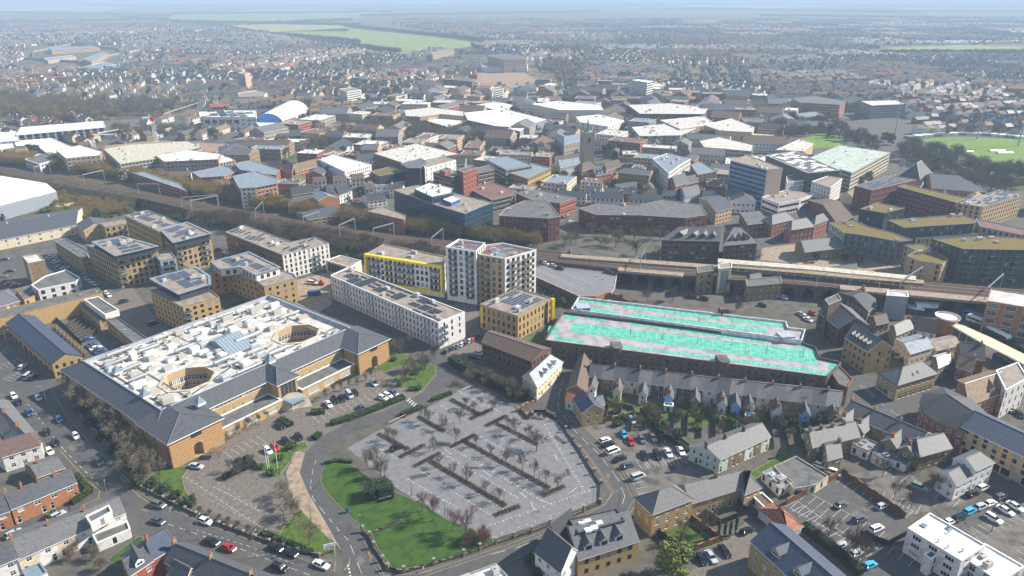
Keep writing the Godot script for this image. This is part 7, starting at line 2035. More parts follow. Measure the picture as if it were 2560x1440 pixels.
func town_middle() -> void:
	var T := building("glass_office", "dark blue glass office with curved front and roof plant beside the railway", [984,475,1046,462,1120,478,1232,506,1200,518,1162,534,1120,522,1080,509,1030,492],15.5, "glass", {"n": 5, "plant": 3})
	vol(T, [1036,472,1075,456,1132,470,1128,482,1080,492],19.5, "glass", {"y0": 15, "n": 1, "r": "white_roof", "plant": 6})
	vol(T, [1108,498,1132,490,1150,496,1128,506],17.5, "shed", {"y0": 15, "w": "blue_clad", "blank": true})
	T = building("office_tower", "grey brown office tower with white window bands and rooftop mast", [1083,430,1112,419,1158,432,1130,443],20.0, "office", {"w": "grey_brown_brick", "n": 7, "s": 2.4, "ww": 2.2, "wh": 1.2, "r": "felt_grey", "plant": 3})
	vol(T, [1100,424,1115,418,1128,423,1112,429],23.0, "brown", {"y0": 20, "w": "red_brick", "blank": true})
	T = building("brick_stair_tower", "tall red brick stair tower between the grey office wings", [1142,424,1180,413,1192,420,1158,431],23.0, "red", {"n": 7, "s": 4, "ww": 1.0})
	vol(T, [1188,420,1225,412,1236,424,1195,433],17.0, "office", {"w": "grey_brown_brick", "n": 6, "s": 2.4, "ww": 2.2, "wh": 1.2, "r": "felt_grey"})
	T = building("black_and_white_offices", "black clad offices with green roof on a white podium", [926,428,972,417,1012,428,948,440],13.0, "glass", {"w": "black_clad", "n": 4, "s": 4, "ww": 2, "wh": 1.2, "r": "sedum"})
	vol(T, [920,452,1046,432,1058,441,966,462,940,462],7.0, "white", {"n": 2, "s": 4.5, "ww": 1.6, "wh": 1.0, "c": "white_frame"})
	vol(T, [1002,408,1050,396,1066,402,1050,420,1020,420],18.0, "glass", {"w": "black_clad", "n": 5, "s": 5, "ww": 2, "wh": 1.2, "r": "felt_grey"})
	vol(T, [1052,400,1100,390,1140,400,1062,420],17.0, "white", {"n": 5, "s": 5, "ww": 0.6, "wh": 2.0})
	rows_of([
		["white_office", "white four storey office with rows of square windows and a stepped roof", [797,398,836,387,928,411,862,429],10.5, "white", {"n": 4, "s": 2.2, "ww": 1.2, "wh": 1.0, "r": "white_roof", "plant": 2}],
		["long_red_office", "long red brick office with square dark windows and flat roofs", [1447,521,1500,508,1600,512,1660,499,1752,511,1768,537,1715,545,1600,538,1490,537],10.5, "red", {"w": "dark_red_brick", "n": 3, "s": 3.6, "ww": 2.0, "f": "dark_frame", "plant": 2}],
		["hotel", "dark red brick hotel with tall green framed windows", [1312,501,1368,501,1400,541,1372,546,1248,539,1264,520],14.0, "red", {"w": "dark_red_brick", "n": 5, "s": 2.4, "ww": 1.0, "wh": 1.9, "f": "teal_frame", "plant": 3}],
		["brick_office", "low brown brick office with blue top floor beside the railway", [918,528,960,516,1014,538,1010,549],9.5, "red", {"n": 3, "r": "felt_tan", "ed": {3: {"w": "red_brick"}}}],
		["curved_apartments", "orange brick apartments with grey metal roof and balconies", [583,440,640,428,692,446,692,458,640,468,601,470],14.0, "red", {"w": "orange_brick", "r": "lead", "n": 5, "s": 2.8, "ov": 0.7, "c": "lead", "ed": {3: {"bal": [[0.4,3,1,3]]}, 4: {"bal": [[0.5,3,1,3]], "w": "white_render"}}}],
		["office_with_dormers", "brown brick office in the centre with slatted storeys", [1215,398,1270,390,1330,412,1265,424],13.0, "brown", {"w": "concrete", "n": 4, "ww": 2.4, "s": 2.6, "r": "lead", "c": "lead"}],
		["slatted_office", "grey roofed office with projecting eaves beside the church", [1270,430,1330,408,1378,420,1320,446],10.0, "yellow", {"r": "lead", "s": 2.2, "ov": 0.8}],
		["brick_car_park", "ribbed brown brick building with a sawtooth flat roof", [934,383,1042,358,1150,384,1010,408],11.0, "brown", {"n": 2, "s": 1.6, "ww": 0.8, "wh": 2.6, "r": "pale_roof", "plant": 10}],
		["white_department_store", "white stone department store with tall pilastered windows", [1632,396,1668,383,1727,397,1700,412,1672,433],13.5, "white", {"n": 4, "s": 2.2, "ww": 1.1, "wh": 2.0, "f": "grey_frame", "r": "lead", "plant": 5}],
		["purple_brick_hall", "purple brown brick hall with a pale blue roof", [1727,412,1752,404,1792,428,1745,437],11.5, "brown", {"w": "purple_brick", "s": 5, "r": "lead", "n": 4}],
		["blue_panelled_tower", "office tower with blue window bands and tan brick ends", [1826,401,1868,387,1957,420,1918,425],25.0, "office", {"w": "beige_clad", "n": 8, "r": "felt_tan", "plant": 4, "blank": true, "ed": {3: {"w": "mid_blue_clad", "blank": false, "s": 2.6, "ww": 2.4, "wh": 1.5, "f": "white_frame"}, 2: {"blank": false, "s": 9, "ww": 1, "f": "dark_frame"}}}],
		["dark_cube_office", "dark grey cube shaped building with sawtooth rooflights", [1915,388,1990,378,2100,425,2020,432],17.5, "shed", {"w": "dark_clad", "r": "felt_grey", "n": 5, "s": 5, "ww": 0.8, "wh": 1.6, "solar": 0.6, "smat": "white_frame", "srow": 2.5}],
		["white_panel_block", "white panelled block with small slot windows in front of the dark cube", [1966,440,2000,432,2022,448,1968,456],12.0, "white", {"n": 4, "s": 2.4, "ww": 0.7, "r": "felt_grey"}],
		["white_panel_block", "white panelled block standing on columns beside the dark cube", [2030,453,2068,440,2106,446,2078,468],14.0, "white", {"n": 5, "skip": 1, "s": 2.6, "ww": 0.8, "r": "felt_tan"}],
		["banded_office", "low office with dark and white curved bands beside the blue tower", [1905,492,1960,476,2042,484,2000,498,1948,508],8.0, "white", {"n": 2, "s": 2.6, "ww": 2.5, "wh": 1.7, "r": "felt_tan", "plant": 3}],
		["multi_storey_car_park", "large pale green roofed car park with banded concrete sides", [1990,408,2100,362,2226,380,2130,432,2105,424],14.0, "office", {"w": "pale_concrete", "n": 5, "s": 3.0, "ww": 2.9, "wh": 1.1, "gl": "glass_dark", "r": "ribbed_green_roof", "f": "concrete", "plant": 3}],
		["sixties_offices", "long slab office with pale vertical ribs near the shops", [1748,352,1800,342,1884,362,1880,378,1760,368],12.0, "office", {"n": 4, "s": 1.8, "ww": 1.4, "r": "pale_roof"}],
		["shopping_block", "tan brick shopping block with white pilasters and plant", [1760,312,1830,296,1886,318,1880,330,1800,326],12.0, "shed", {"w": "pale_brick", "r": "pale_roof", "blank": true, "plant": 3}],
		["shopping_block", "pale brick store with a flat grey roof beside the park", [1940,374,2000,348,2034,358,2010,378],9.0, "shed", {"w": "pale_brick", "r": "pale_roof", "blank": true, "plant": 3}],
		["supermarket", "huge shed with a white roof and a grey fluted end wall", [1160,282,1260,272,1366,298,1320,312,1300,328,1170,300],11.0, "shed", {"w": "red_brick", "plant": 4, "blank": true, "ed": {2: {"w": "grey_clad"}, 3: {"w": "grey_clad"}}}],
		["crescent_offices", "curved sand coloured office with banded windows", [1010,275,1080,268,1160,278,1160,290,1100,285,1050,292,1015,290],12.0, "office", {"w": "pale_brick", "n": 4, "s": 3, "ww": 1.6}],
		["brick_stores", "orange brick stores with stepped white roofs", [1048,296,1120,285,1180,300,1120,318],8.0, "red", {"w": "orange_brick", "r": "white_roof", "n": 2}],
		["cream_precinct", "long cream shopping precinct with a flat white roof", [1330,260,1400,252,1500,262,1510,275,1400,275],13.0, "shed", {"w": "cream_render", "blank": true, "plant": 4}],
		["white_tower_block", "white eight storey tower block with dark window bands", [1580,200,1598,198,1634,202,1618,206],24.0, "white", {"n": 8, "s": 2.6, "ww": 2.2, "wh": 1.5, "r": "white_roof"}],
		["slab_tower", "pink and white residential tower block standing alone", [595,182,610,179,626,182,612,186],24.0, "white", {"w": "beige_clad", "n": 10, "s": 3, "ed": {2: {"w": "pink_render", "blank": true}}}],
		["tiered_offices", "small white office with dark bands beyond the shed", [848,222,880,218,903,224,868,230],14.0, "white", {"n": 5, "s": 2.6, "ww": 2.4, "wh": 1.3}],
		["riverside_flats", "new flats under scaffolding by the river", [1220,140,1265,134,1318,140,1316,148,1260,150],22.0, "red", {"w": "beige_clad", "n": 7}],
		["riverside_flats", "white roofed block and car deck by the river", [1205,158,1280,152,1320,160,1318,168,1204,168],9.0, "white", {"n": 3, "s": 3}],
		["riverside_flats", "pale brick apartment block by the far meadow", [1076,132,1110,124,1136,122,1134,130,1082,140],14.0, "flats", {"n": 4}],
		["red_flats", "dark red apartment block with arcades beyond the shops", [1110,198,1150,192,1186,196,1180,204],16.0, "red", {"w": "brown_brick", "n": 5, "s": 3}],
		["corner_offices", "white and grey banded office beside the road", [1224,222,1250,216,1260,222,1230,228],16.0, "white", {"n": 6, "s": 2.4, "ww": 2.2}],
		["crown_offices", "red brick offices with glass corner drum", [1980,246,2040,240,2115,252,2100,262,2000,256],15.0, "red", {"w": "orange_brick", "n": 5, "ww": 2.4, "s": 2.6}],
		["grey_council_offices", "long grey office with gridded windows near the cricket ground", [2150,252,2240,250,2266,260,2180,264],15.0, "office", {"w": "grey_clad", "n": 5, "s": 2.4, "ww": 1.8}],
		["curved_flats", "curved yellow brick flats with turquoise glass next to the park", [1985,284,2040,278,2062,288,2000,294],9.0, "yellow", {"n": 3, "r": "lead"}],
		["store", "white retail block with flat roof on the high street", [1440,292,1500,286,1560,300,1520,316,1450,305],10.0, "shed", {"w": "white_render", "plant": 6}],
		["store", "grey roofed shopping centre with rooflights behind the church", [1580,318,1680,308,1740,320,1700,338,1600,340],9.0, "shed", {"w": "concrete", "r": "pale_roof", "plant": 8}],
		["store", "brown brick store with a long white parapet", [1570,262,1680,258,1770,270,1760,285,1600,284],12.0, "shed", {"w": "brown_brick", "plant": 6, "r": "pale_roof"}],
		["store", "pale stone arcade with a broken white roof line", [1650,300,1760,290,1790,310,1700,322],10.0, "shed", {"w": "pale_brick", "plant": 8, "r": "pale_roof"}],
		["store", "low flat roofed shops with white walls by the roundabout", [1190,262,1250,255,1290,264,1240,275],8.0, "shed", {"w": "cream_render", "plant": 4}]])
	T = building("glazed_offices", "red and white brick offices with flat roofs below the blue glass block", [1290,482,1340,472,1440,494,1400,508,1330,500],9.0, "red", {"n": 2, "s": 2.6, "ww": 1.6, "r": "felt_grey", "plant": 4})
	T = building("brick_offices", "brown offices with red felt roofs stepping down beside the grey tower", [1160,466,1210,448,1290,476,1280,488,1230,500],9.0, "brown", {"r": "felt_red", "n": 3, "w": "grey_brown_brick", "f": "white_frame", "ww": 2.4, "s": 2.6, "plant": 3})
	# station offices with a row of little gables
	T = house("gabled_offices", "brown brick offices with steep slate roofs and a row of small gables", [1690,576,1802,576,1800,602,1655,598],11.5,16.0, "brown", {"r": "slate", "n": 4, "hip0": 5.0, "ww": 2.0, "dorm": [[1,0.25,4.0],[1,0.5,3.0],[1,0.68,3.0],[1,0.85,3.0]], "dw_mat": "brown_brick"}, "office")
	gab(T, [1812,582,1850,575,1893,606,1808,613],11.5,17.0, "brown", {"r": "slate", "n": 4, "hip0": 6, "hip1": 6, "ww": 2.0, "dorm": [[1,0.25,3.4],[1,0.5,3.4],[1,0.75,3.4]], "dw_mat": "brown_brick"})
	# the church and its neighbours
	var c := P(1466,412)
	occupied.append(flat2(PX([1385,385,1500,380,1530,425,1400,440],0)))
	T = thing("cathedral", "stone church with a square battlemented tower and pale spike", "church", c)
	var m := MB.new(); m.bx(c, 9,27,9,0.3); part(T, "tower", m, "stone")
	m = MB.new()
	for k in 4: m.bx(c + Vector3(4.2,27,0).rotated(Vector3.UP, PI / 4 + 0.3 + k * PI / 2) * Vector3(1.35,1,1.35), 1.2,4.0,1.2,0.3)
	part(T, "pinnacle", m, "stone")
	m = MB.new(); m.tube(c + Vector3(0,27,0), c + Vector3(0,38,0), 1.7,0.1,8); part(T, "spire", m, "copper")
	for k in 4: kid(T, "belfry_window", winmesh(1.6,4.0,1, "dark_frame", "glass_dark"), Transform3D(Basis(Vector3.UP, 0.3 + k * PI / 2), Vector3(0,21,0) + Vector3(0,0,4.62).rotated(Vector3.UP, 0.3 + k * PI / 2)))
	gab(T, [1392,402,1440,396,1452,410,1400,420],9.0,12.0, "house", {"w": "stone", "r": "lead", "rows": [[2,4,4,1.6]]})
	gab(T, [1378,412,1400,405,1450,424,1420,432],6.0,8.0, "house", {"w": "stone", "r": "lead", "n": 1})
	houses_of([
		["gable_hall", "red brick industrial hall with a blank orange gable", [815,482,846,494,796,502,780,490],8.0,10.5, {"w": "orange_brick", "r": "lead", "blank": true, "hip0": 0.0}],
		["white_inn", "white gabled inn with dark roof and dormers near the road", [818,462,858,456,880,476,842,486],6.0,9.0, {"w": "white_render", "r": "black_tile", "dorm": [[1,0.3,1.6],[1,0.6,1.6]]}],
		["white_inn", "white steep gabled house beside the inn", [836,470,858,464,872,480,848,488],6.0,9.5, {"w": "white_render", "r": "black_tile"}],
		["old_workshop", "low slate workshop with white walls by the railway cutting", [716,500,780,490,786,505,722,520],4.0,6.5, {"w": "white_render", "r": "slate"}],
		["old_workshop", "wide black roofed garage with white rooflights", [740,530,830,515,860,535,770,550],4.5,6.0, {"r": "slate", "sky": [[1,0.5,0.4,6.0]]}],
		["brown_tiled_hall", "long brown tiled hall by the blue glass office", [850,512,905,522,918,545,860,530],5.0,8.0, {"r": "brown_tile", "w": "red_brick"}],
		["brick_terrace_block", "orange brick terrace with brown tiled roofs", [676,402,740,420,730,432,668,412],7.0,10.0, {"w": "orange_brick", "r": "brown_tile", "n": 3}],
		["brick_terrace_block", "orange and white brick block with tan roof", [728,412,790,398,800,414,738,430],7.0,10.0, {"w": "orange_brick", "r": "tan_tile", "n": 3}],
		["cottage", "dark roofed cottage pair with tall chimneys beside the cutting", [724,470,780,466,784,480,730,488],5.0,8.0, {"r": "black_tile", "chim": [0.2,0.8]}],
		["cottage", "slate cottages below the lawn near the blue glass office", [905,490,950,484,968,498,920,504],4.5,7.0, {"r": "black_tile", "w": "white_render"}],
		["old_hall", "stone hall with hipped grey roof by the churchyard", [1392,345,1450,334,1470,350,1410,362],9.0,12.5, {"w": "stone", "r": "lead", "hip0": 5, "hip1": 5}],
		["brick_hall", "red brick hall with barrel roof of round dormers", [1472,424,1510,416,1530,432,1490,440],7.0,10.0, {"w": "red_brick", "r": "slate", "dorm": [[1,0.2,1.4],[1,0.4,1.4],[1,0.6,1.4],[1,0.8,1.4]]}],
		["brick_hall", "hipped tan brick house with brown roof near the church", [1440,412,1475,404,1492,418,1455,428],8.0,11.0, {"r": "brown_tile", "hip0": 4, "hip1": 4, "n": 3}],
		["tan_brick_block", "tall tan brick house with small white windows", [1508,408,1545,398,1552,416,1516,424],10.0,12.0, {"w": "pale_brick", "n": 3, "r": "brown_tile"}],
		["red_gabled_house", "tall red brick gabled house beside the white store", [1672,446,1700,436,1722,456,1688,466],9.0,13.0, {"w": "red_brick", "r": "slate", "n": 3}],
		["red_gabled_house", "red brick gabled wing near the purple hall", [1704,444,1742,438,1746,454,1712,462],8.0,11.0, {"w": "red_brick", "r": "slate", "n": 3}],
		["old_coach_house", "long slate roofed coach house in the rear yards", [1535,462,1590,456,1592,470,1540,478],4.0,6.5, {"r": "slate"}],
		["tan_hotel", "tan brick old hotel with slate roof beside the long red office", [1748,494,1796,488,1830,520,1790,530],8.0,10.5, {"w": "pale_brick", "r": "slate", "n": 3}],
		["white_fronted_house", "pale grey fronted house with slate roof", [1700,470,1740,464,1750,480,1712,490],7.0,9.5, {"w": "grey_render", "r": "pale_slate"}],
		["brick_shop", "brown brick shops with flat parapets by the red office", [1850,532,1900,528,1918,556,1868,562],7.0,7.6, {"w": "dark_red_brick", "r": "felt_grey", "n": 2}]])

func town_right() -> void:
	var fl := {"plant": 3}
	rows_of([
		["red_apartments", "dark red and black apartments with a pale solar roof", [2137,464,2232,438,2290,449,2180,475],16.0, "red", {"w": "dark_red_brick", "n": 5, "s": 3.2, "ww": 1.2, "solar": 0.6, "f": "dark_frame"}],
		["red_apartments", "long dark red apartments with black top floors and green roof", [2244,466,2266,461,2418,495,2390,506],15.0, "red", {"w": "dark_red_brick", "n": 5, "r": "sedum", "f": "white_frame", "s": 3.2, "ww": 1.0, "ed": {2: {"bal": [[0.25,4,1,3],[0.55,4,1,3],[0.8,4,1,3]]}}}],
		["cream_apartments", "cream brick apartments with a sunlit white balcony side", [2390,507,2500,474,2556,488,2458,517],14.0, "flats", {"w": "pale_brick", "n": 5, "s": 3, "r": "felt_tan", "plant": 5, "solar": 0.3, "ed": {1: {"w": "white_render", "bal": [[0.3,3,0,4],[0.5,3,0,4],[0.7,3,0,4]]}}}],
		["green_roofed_block", "black and red brick block with a mossy roof and chimney vent", [2150,522,2196,506,2262,520,2212,532],13.0, "dark", {"w": "black_clad", "n": 4, "plant": 2}],
		["grey_curved_apartments", "curved grey brick apartments with mossy roof above the square", [2073,556,2136,550,2170,566,2230,580,2282,600,2246,604,2196,594,2140,585,2112,582],13.0, "dark", {"n": 4, "plant": 4, "skip": 1, "ed": {8: {"w": "pale_concrete"}}}],
		["green_brick_apartments", "olive green brick apartments stepping behind a tan wall", [2220,550,2400,536,2442,548,2436,558,2340,564,2262,569],15.0, "green", {"n": 5, "plant": 4}],
		["tan_apartments", "tan brick apartments with a red tiled flat roof at the frame edge", [2440,546,2620,585,2620,600,2450,566],12.0, "flats", {"w": "pale_brick", "n": 4, "r": "felt_red", "ed": {2: {"bal": [[0.5,3,1,3],[0.8,3,1,3]]}}}],
		["tan_wing", "low tan brick wing with mossy roof below the green apartments", [2268,576,2440,560,2506,572,2500,580,2290,596],9.0, "flats", {"w": "pale_brick", "n": 3, "r": "sedum"}],
		["green_brick_tower", "large dark green brick apartment block with gold mossy roof by the platforms", [2333,597,2440,590,2540,593,2660,612,2660,626,2408,622],17.5, "green", {"n": 6, "plant": 6, "ed": {4: {"bal": [[0.2,3,1,5],[0.45,3,1,5],[0.7,3,1,5],[0.9,3,1,5]]}}}],
		["tan_corner_block", "tan and grey brick corner block with curved mossy roof by the station", [2262,612,2308,610,2330,622,2372,648,2356,660,2300,652,2268,640,2290,626],12.0, "flats", {"w": "pale_brick", "n": 4, "r": "sedum", "s": 6, "plant": 3}]])
	houses_of([
		["old_court_house", "stone and brick hall with a grey gabled roof and white porch on the square", [1990,604,2098,596,2112,618,2012,630],5.6,9.0, {"w": "stock_brick", "r": "pale_slate", "n": 1, "hip1": 4}],
		["brick_church", "long red brick church with brown roof and small tower", [2022,500,2060,494,2135,545,2090,556],6.0,10.0, {"w": "dark_red_brick", "r": "brown_tile", "n": 1}],
		["hipped_offices", "red brick offices with grey hipped roof facing the bare trees", [1962,566,2010,545,2036,566,1978,574],8.0,11.5, {"w": "red_brick", "r": "pale_slate", "hip0": 4, "hip1": 4, "n": 3}],
		["hipped_offices", "red brick offices with a grey pyramid roof", [2026,556,2056,540,2070,548,2036,560],9.0,12.5, {"w": "red_brick", "r": "pale_slate", "hip0": 4, "hip1": 4, "n": 3}],
		["hipped_offices", "red brick offices with long low grey roof behind the pyramid roof", [1908,548,1960,530,1985,548,1930,560],8.0,11.0, {"w": "red_brick", "r": "pale_slate", "hip0": 4, "hip1": 4, "n": 3}],
		["swimming_hall", "dark roofed hall with a white glazed pyramid corner", [2246,440,2290,418,2330,432,2300,450],6.0,15.0, {"w": "pale_brick", "r": "black_tile", "hip0": 12, "hip1": 12, "rg": "white_frame"}],
		["swimming_hall", "long dark roofed hall with brick panels beside the park", [2310,440,2400,448,2470,480,2330,470],5.0,11.0, {"w": "orange_brick", "r": "slate", "n": 1, "hip1": 10}],
		["yard_house", "low slate shed beside the station square", [2075,668,2140,660,2142,672,2080,680],3.0,4.5, {"r": "black_tile", "n": 1}],
		["brick_house", "tan brick house with chimneys near the station steps", [1872,688,1900,684,1904,700,1876,704],6.0,8.0, {"w": "pale_brick", "r": "slate"}]])
	# cricket ground stands and floodlights
	var T := thing("cricket_stand", "curved terrace of white seats along the cricket field", "stand", P(2400,345))
	for k in 14:
		var m := MB.new()
		m.bx(P(2275 + k * 21,346 - sin(k / 13.0 * PI) * 9), 9.0,2.5,7.0,0.1 - k * 0.01)
		part(T, "seating_block", m, "white_roof" if k % 3 else "lead")
	for q in [[2235,345,44],[2442,348,44],[2545,365,40]]:
		var f := thing("floodlight_mast", "tall white floodlight mast with angled lamp head at the cricket ground", "floodlight", P(q[0], q[1]), "cricket floodlights")
		var m := MB.new(); m.tube(Vector3.ZERO, Vector3(0, q[2] * 0.85,0), 0.7,0.45,8); m.tube(Vector3(0, q[2] * 0.85,0), Vector3(3, q[2],1), 0.45,0.3,6); kid(f, "mast", m.mesh(), Transform3D.IDENTITY, "steel")
		m = MB.new(); m.box(Vector3(3, q[2] + 2,1), Vector3(2.2,0,0), Vector3(0.6,3.2,0), Vector3(0,0,0.4)); kid(f, "lamp_head", m.mesh(), Transform3D.IDENTITY, "white_frame")
	for q in [[2492,378],[2512,383],[2412,380]]:
		T = thing("pitch_cover", "white rolling pitch cover on the cricket field", "pitch cover", P(q[0], q[1]), "pitch covers")
		var m := MB.new(); m.q(Vector3(-7,0.4,2), Vector3(7,0.4,2), Vector3(7,1.6,0), Vector3(-7,1.6,0)); m.q(Vector3(7,0.4,-2), Vector3(-7,0.4,-2), Vector3(-7,1.6,0), Vector3(7,1.6,0)); kid(T, "sheet", m.mesh(), Transform3D.IDENTITY, "white_frame")
		m = MB.new(); for s in [-6,6]: m.bx(Vector3(s, 0,0), 0.3,0.5,3.6); kid(T, "frame", m.mesh(), Transform3D.IDENTITY, "steel")

func town_left_far() -> void:
	var T := house("leisure_hall", "arched white roofed ice rink with a blue rounded end", [728,262,742,290,656,322,634,300],6.0,6.5, "shed", {"w": "grey_clad", "blank": true}, "leisure centre")
	var a := P(640,318); var b := P(712,322)
	var ax := (P(772,285) - P(712,322)); ax.y = 0
	var side := b - a
	var rf := MB.new(); var en := MB.new()
	for k in 12:
		var s := PI * k / 12; var t := PI * (k + 1) / 12
		var p0 := a + side * (0.5 - cos(s) / 2) + Vector3(0,3 + sin(s) * 12,0)
		var p1 := a + side * (0.5 - cos(t) / 2) + Vector3(0,3 + sin(t) * 12,0)
		rf.q(p0, p1, p1 + ax, p0 + ax)
		en.t(a + side * 0.5, p1 - ax.normalized() * 0.3, p0 - ax.normalized() * 0.3)
	part(T, "arched_roof", rf, "white_roof"); part(T, "blue_end", en, "bright_blue")
	var lc := building("leisure_centre", "white leisure centre with coloured window boxes and black solar roof", [498,280,560,276,640,276,640,292,500,292],13.0, "white", {"n": 3, "s": 6, "ww": 2.5, "wh": 1.2, "r": "white_roof", "solar": 0.5, "smat": "solar_dark", "slen": 8})
	var p := foot([498,280,560,276,640,276,640,292,500,292],13.0)
	for k in 5:
		var q := p[4].lerp(p[3],0.12 + k * 0.13)
		var m := MB.new(); m.bx(Vector3(q.x, 6.5, q.z), 5.0,3.0,0.8); part(lc, "coloured_box", m, ["purple_frame", "sign_blue", "orange_brick", "leaf_yellow", "purple_frame"][k])
	var tm := TextMesh.new(); tm.text = "Riverside"; tm.font_size = 60; tm.pixel_size = 0.03; tm.depth = 0.1
	kid(lc, "lettering", tm, Transform3D(Basis(), p[4].lerp(p[3],0.88) * Vector3(1,0,1) + Vector3(0,9.0,0.4) - lc.position), "sign_blue")
	rows_of([
		["retail_shed", "long white roofed retail shed with glazed front and red signs", [52,318,258,302,264,318,40,338],9.0, "shed", {"s": 6, "ww": 4, "wh": 3}],
		["retail_shed", "white roofed warehouse at the frame edge behind the tracks", [-60,336,40,328,48,350,-60,360],8.0, "shed", {}],
		["yard_shed", "L shaped white roofed depot beside the red site huts", [36,352,130,345,190,372,120,385,90,362,40,365],7.0, "shed", {}],
		["teal_shed", "teal clad depot shed at the left edge", [-40,362,36,358,38,372,-40,378],6.0, "shed", {"w": "teal_clad"}],
		["site_apartments", "half built concrete apartment courtyard with scaffolding", [258,372,330,360,470,352,505,366,400,395,300,410],11.0, "office", {"w": "concrete", "n": 4, "r": "pale_concrete", "ww": 1.8, "plant": 8}],
		["brick_apartments", "grey brown brick apartments with balconies beside the building site", [388,388,470,374,552,384,545,398,410,404],12.0, "brown", {"w": "beige_clad", "n": 4, "r": "white_roof", "s": 2.8, "f": "white_frame", "plant": 3}],
		["brick_apartments", "pink brick block with white roof near the crane", [140,376,200,362,255,378,250,388,165,396],12.0, "red", {"w": "beige_clad", "r": "white_roof", "n": 4}],
		["brick_apartments", "low pale block with flat white roof beside the brick flats", [515,395,560,386,588,400,540,410],8.0, "flats", {"w": "beige_clad", "r": "white_roof", "n": 3}],
		["orange_terraces", "orange and white town houses with grey metal roofs", [480,430,560,414,600,426,560,440,500,444],8.5, "red", {"w": "orange_brick", "r": "lead", "n": 3}],
		["orange_terraces", "red brick town houses with stepped grey roofs by the tracks", [330,432,360,428,450,458,470,480,445,470],7.5, "red", {"r": "lead", "n": 3}],
		["orange_terraces", "red brick flats with long grey roof behind the curved block", [585,408,630,400,700,424,690,438,600,424],11.0, "red", {"r": "lead", "n": 4}],
		["yard_office", "blue and white two storey office beside the tracks", [62,398,100,384,140,398,98,410],6.5, "white", {"n": 2, "ww": 2, "r": "felt_grey"}],
		["prison_wing", "long pale blue roofed prison wing at the back of the walled yard", [120,120,230,114,248,118,130,126],9.0, "office", {"w": "pale_brick", "r": "lead"}],
		["prison_wing", "pale roofed prison wing with brick side across the walled yard", [205,148,258,128,270,132,228,154],9.0, "office", {"w": "pale_brick", "r": "lead"}],
		["prison_wing", "low prison workshop with blue glazed roof beside the walled yard", [205,168,262,154,290,160,240,176],7.0, "shed", {"w": "lead", "r": "lead"}],
		["prison_wing", "dark roofed brick prison block in front of the walled yard", [20,160,80,150,112,156,50,168],9.0, "brown", {"r": "slate"}],
		["prison_wing", "low grey roofed prison hall inside the wall", [110,146,180,138,190,142,120,152],6.0, "shed", {"w": "pale_brick", "r": "lead"}],
		["council_block", "low long white council block with glazing by the trees", [595,232,640,226,668,232,660,240,600,242],9.0, "white", {"n": 3}],
		["depot", "long white roofed row of sheds among the far houses", [150,78,260,76,410,80,410,83,150,82],6.0, "shed", {}],
		["blank_store", "grey roofed blank store beside the orange terraces", [280,420,310,414,330,424,300,432],6.0, "shed", {"w": "pink_render"}]])
	wall_run("prison_wall", "long high pale wall round the prison", [82,142,84,132,180,112,296,126,300,136,200,158,60,150],5.0, "pale_concrete", 0.0,0.6)
	# tower cranes
	for q in [[396,384,30,40,-9.0,12],[240,392,18,20,20.0,3]]:
		var at := P(q[0], q[1])
		var C := thing("tower_crane", "white lattice tower crane with red jib root over the building site", "crane", at, "tower cranes")
		var hh: float = q[2]
		var m := MB.new()
		for s in [[-1,-1],[1,-1],[1,1],[-1,1]]: m.tube(Vector3(s[0],0, s[1]), Vector3(s[0], hh, s[1]), 0.18,0.18,4)
		for k in int(hh / 2): m.tube(Vector3(-1, k * 2,1), Vector3(1, k * 2 + 2,1), 0.1,0.1,4); m.tube(Vector3(1, k * 2,-1), Vector3(-1, k * 2 + 2,-1), 0.1,0.1,4)
		kid(C, "mast", m.mesh(), Transform3D.IDENTITY, "white_frame")
		m = MB.new()
		var J := Vector3(q[3], q[5],-8)
		m.tube(Vector3(0, hh + 1,0), Vector3(0, hh + 1,0) + J, 0.7,0.4,4); m.tube(Vector3(0, hh + 1,0), Vector3(q[4], hh + 1,0), 0.6,0.6,4)
		kid(C, "jib", m.mesh(), Transform3D.IDENTITY, "white_frame")
		m = MB.new(); m.bx(Vector3(0, hh - 1.5,0), 2.8,3.2,2.8); m.tube(Vector3(0, hh + 1,0), Vector3(0, hh + 1,0) + J * 0.25,0.85,0.8,4); kid(C, "slewing_unit", m.mesh(), Transform3D.IDENTITY, "crane_red")
		m = MB.new(); m.bx(Vector3(q[4], hh - 1,0), 2,2.4,2); kid(C, "counterweight", m.mesh(), Transform3D.IDENTITY, "concrete")
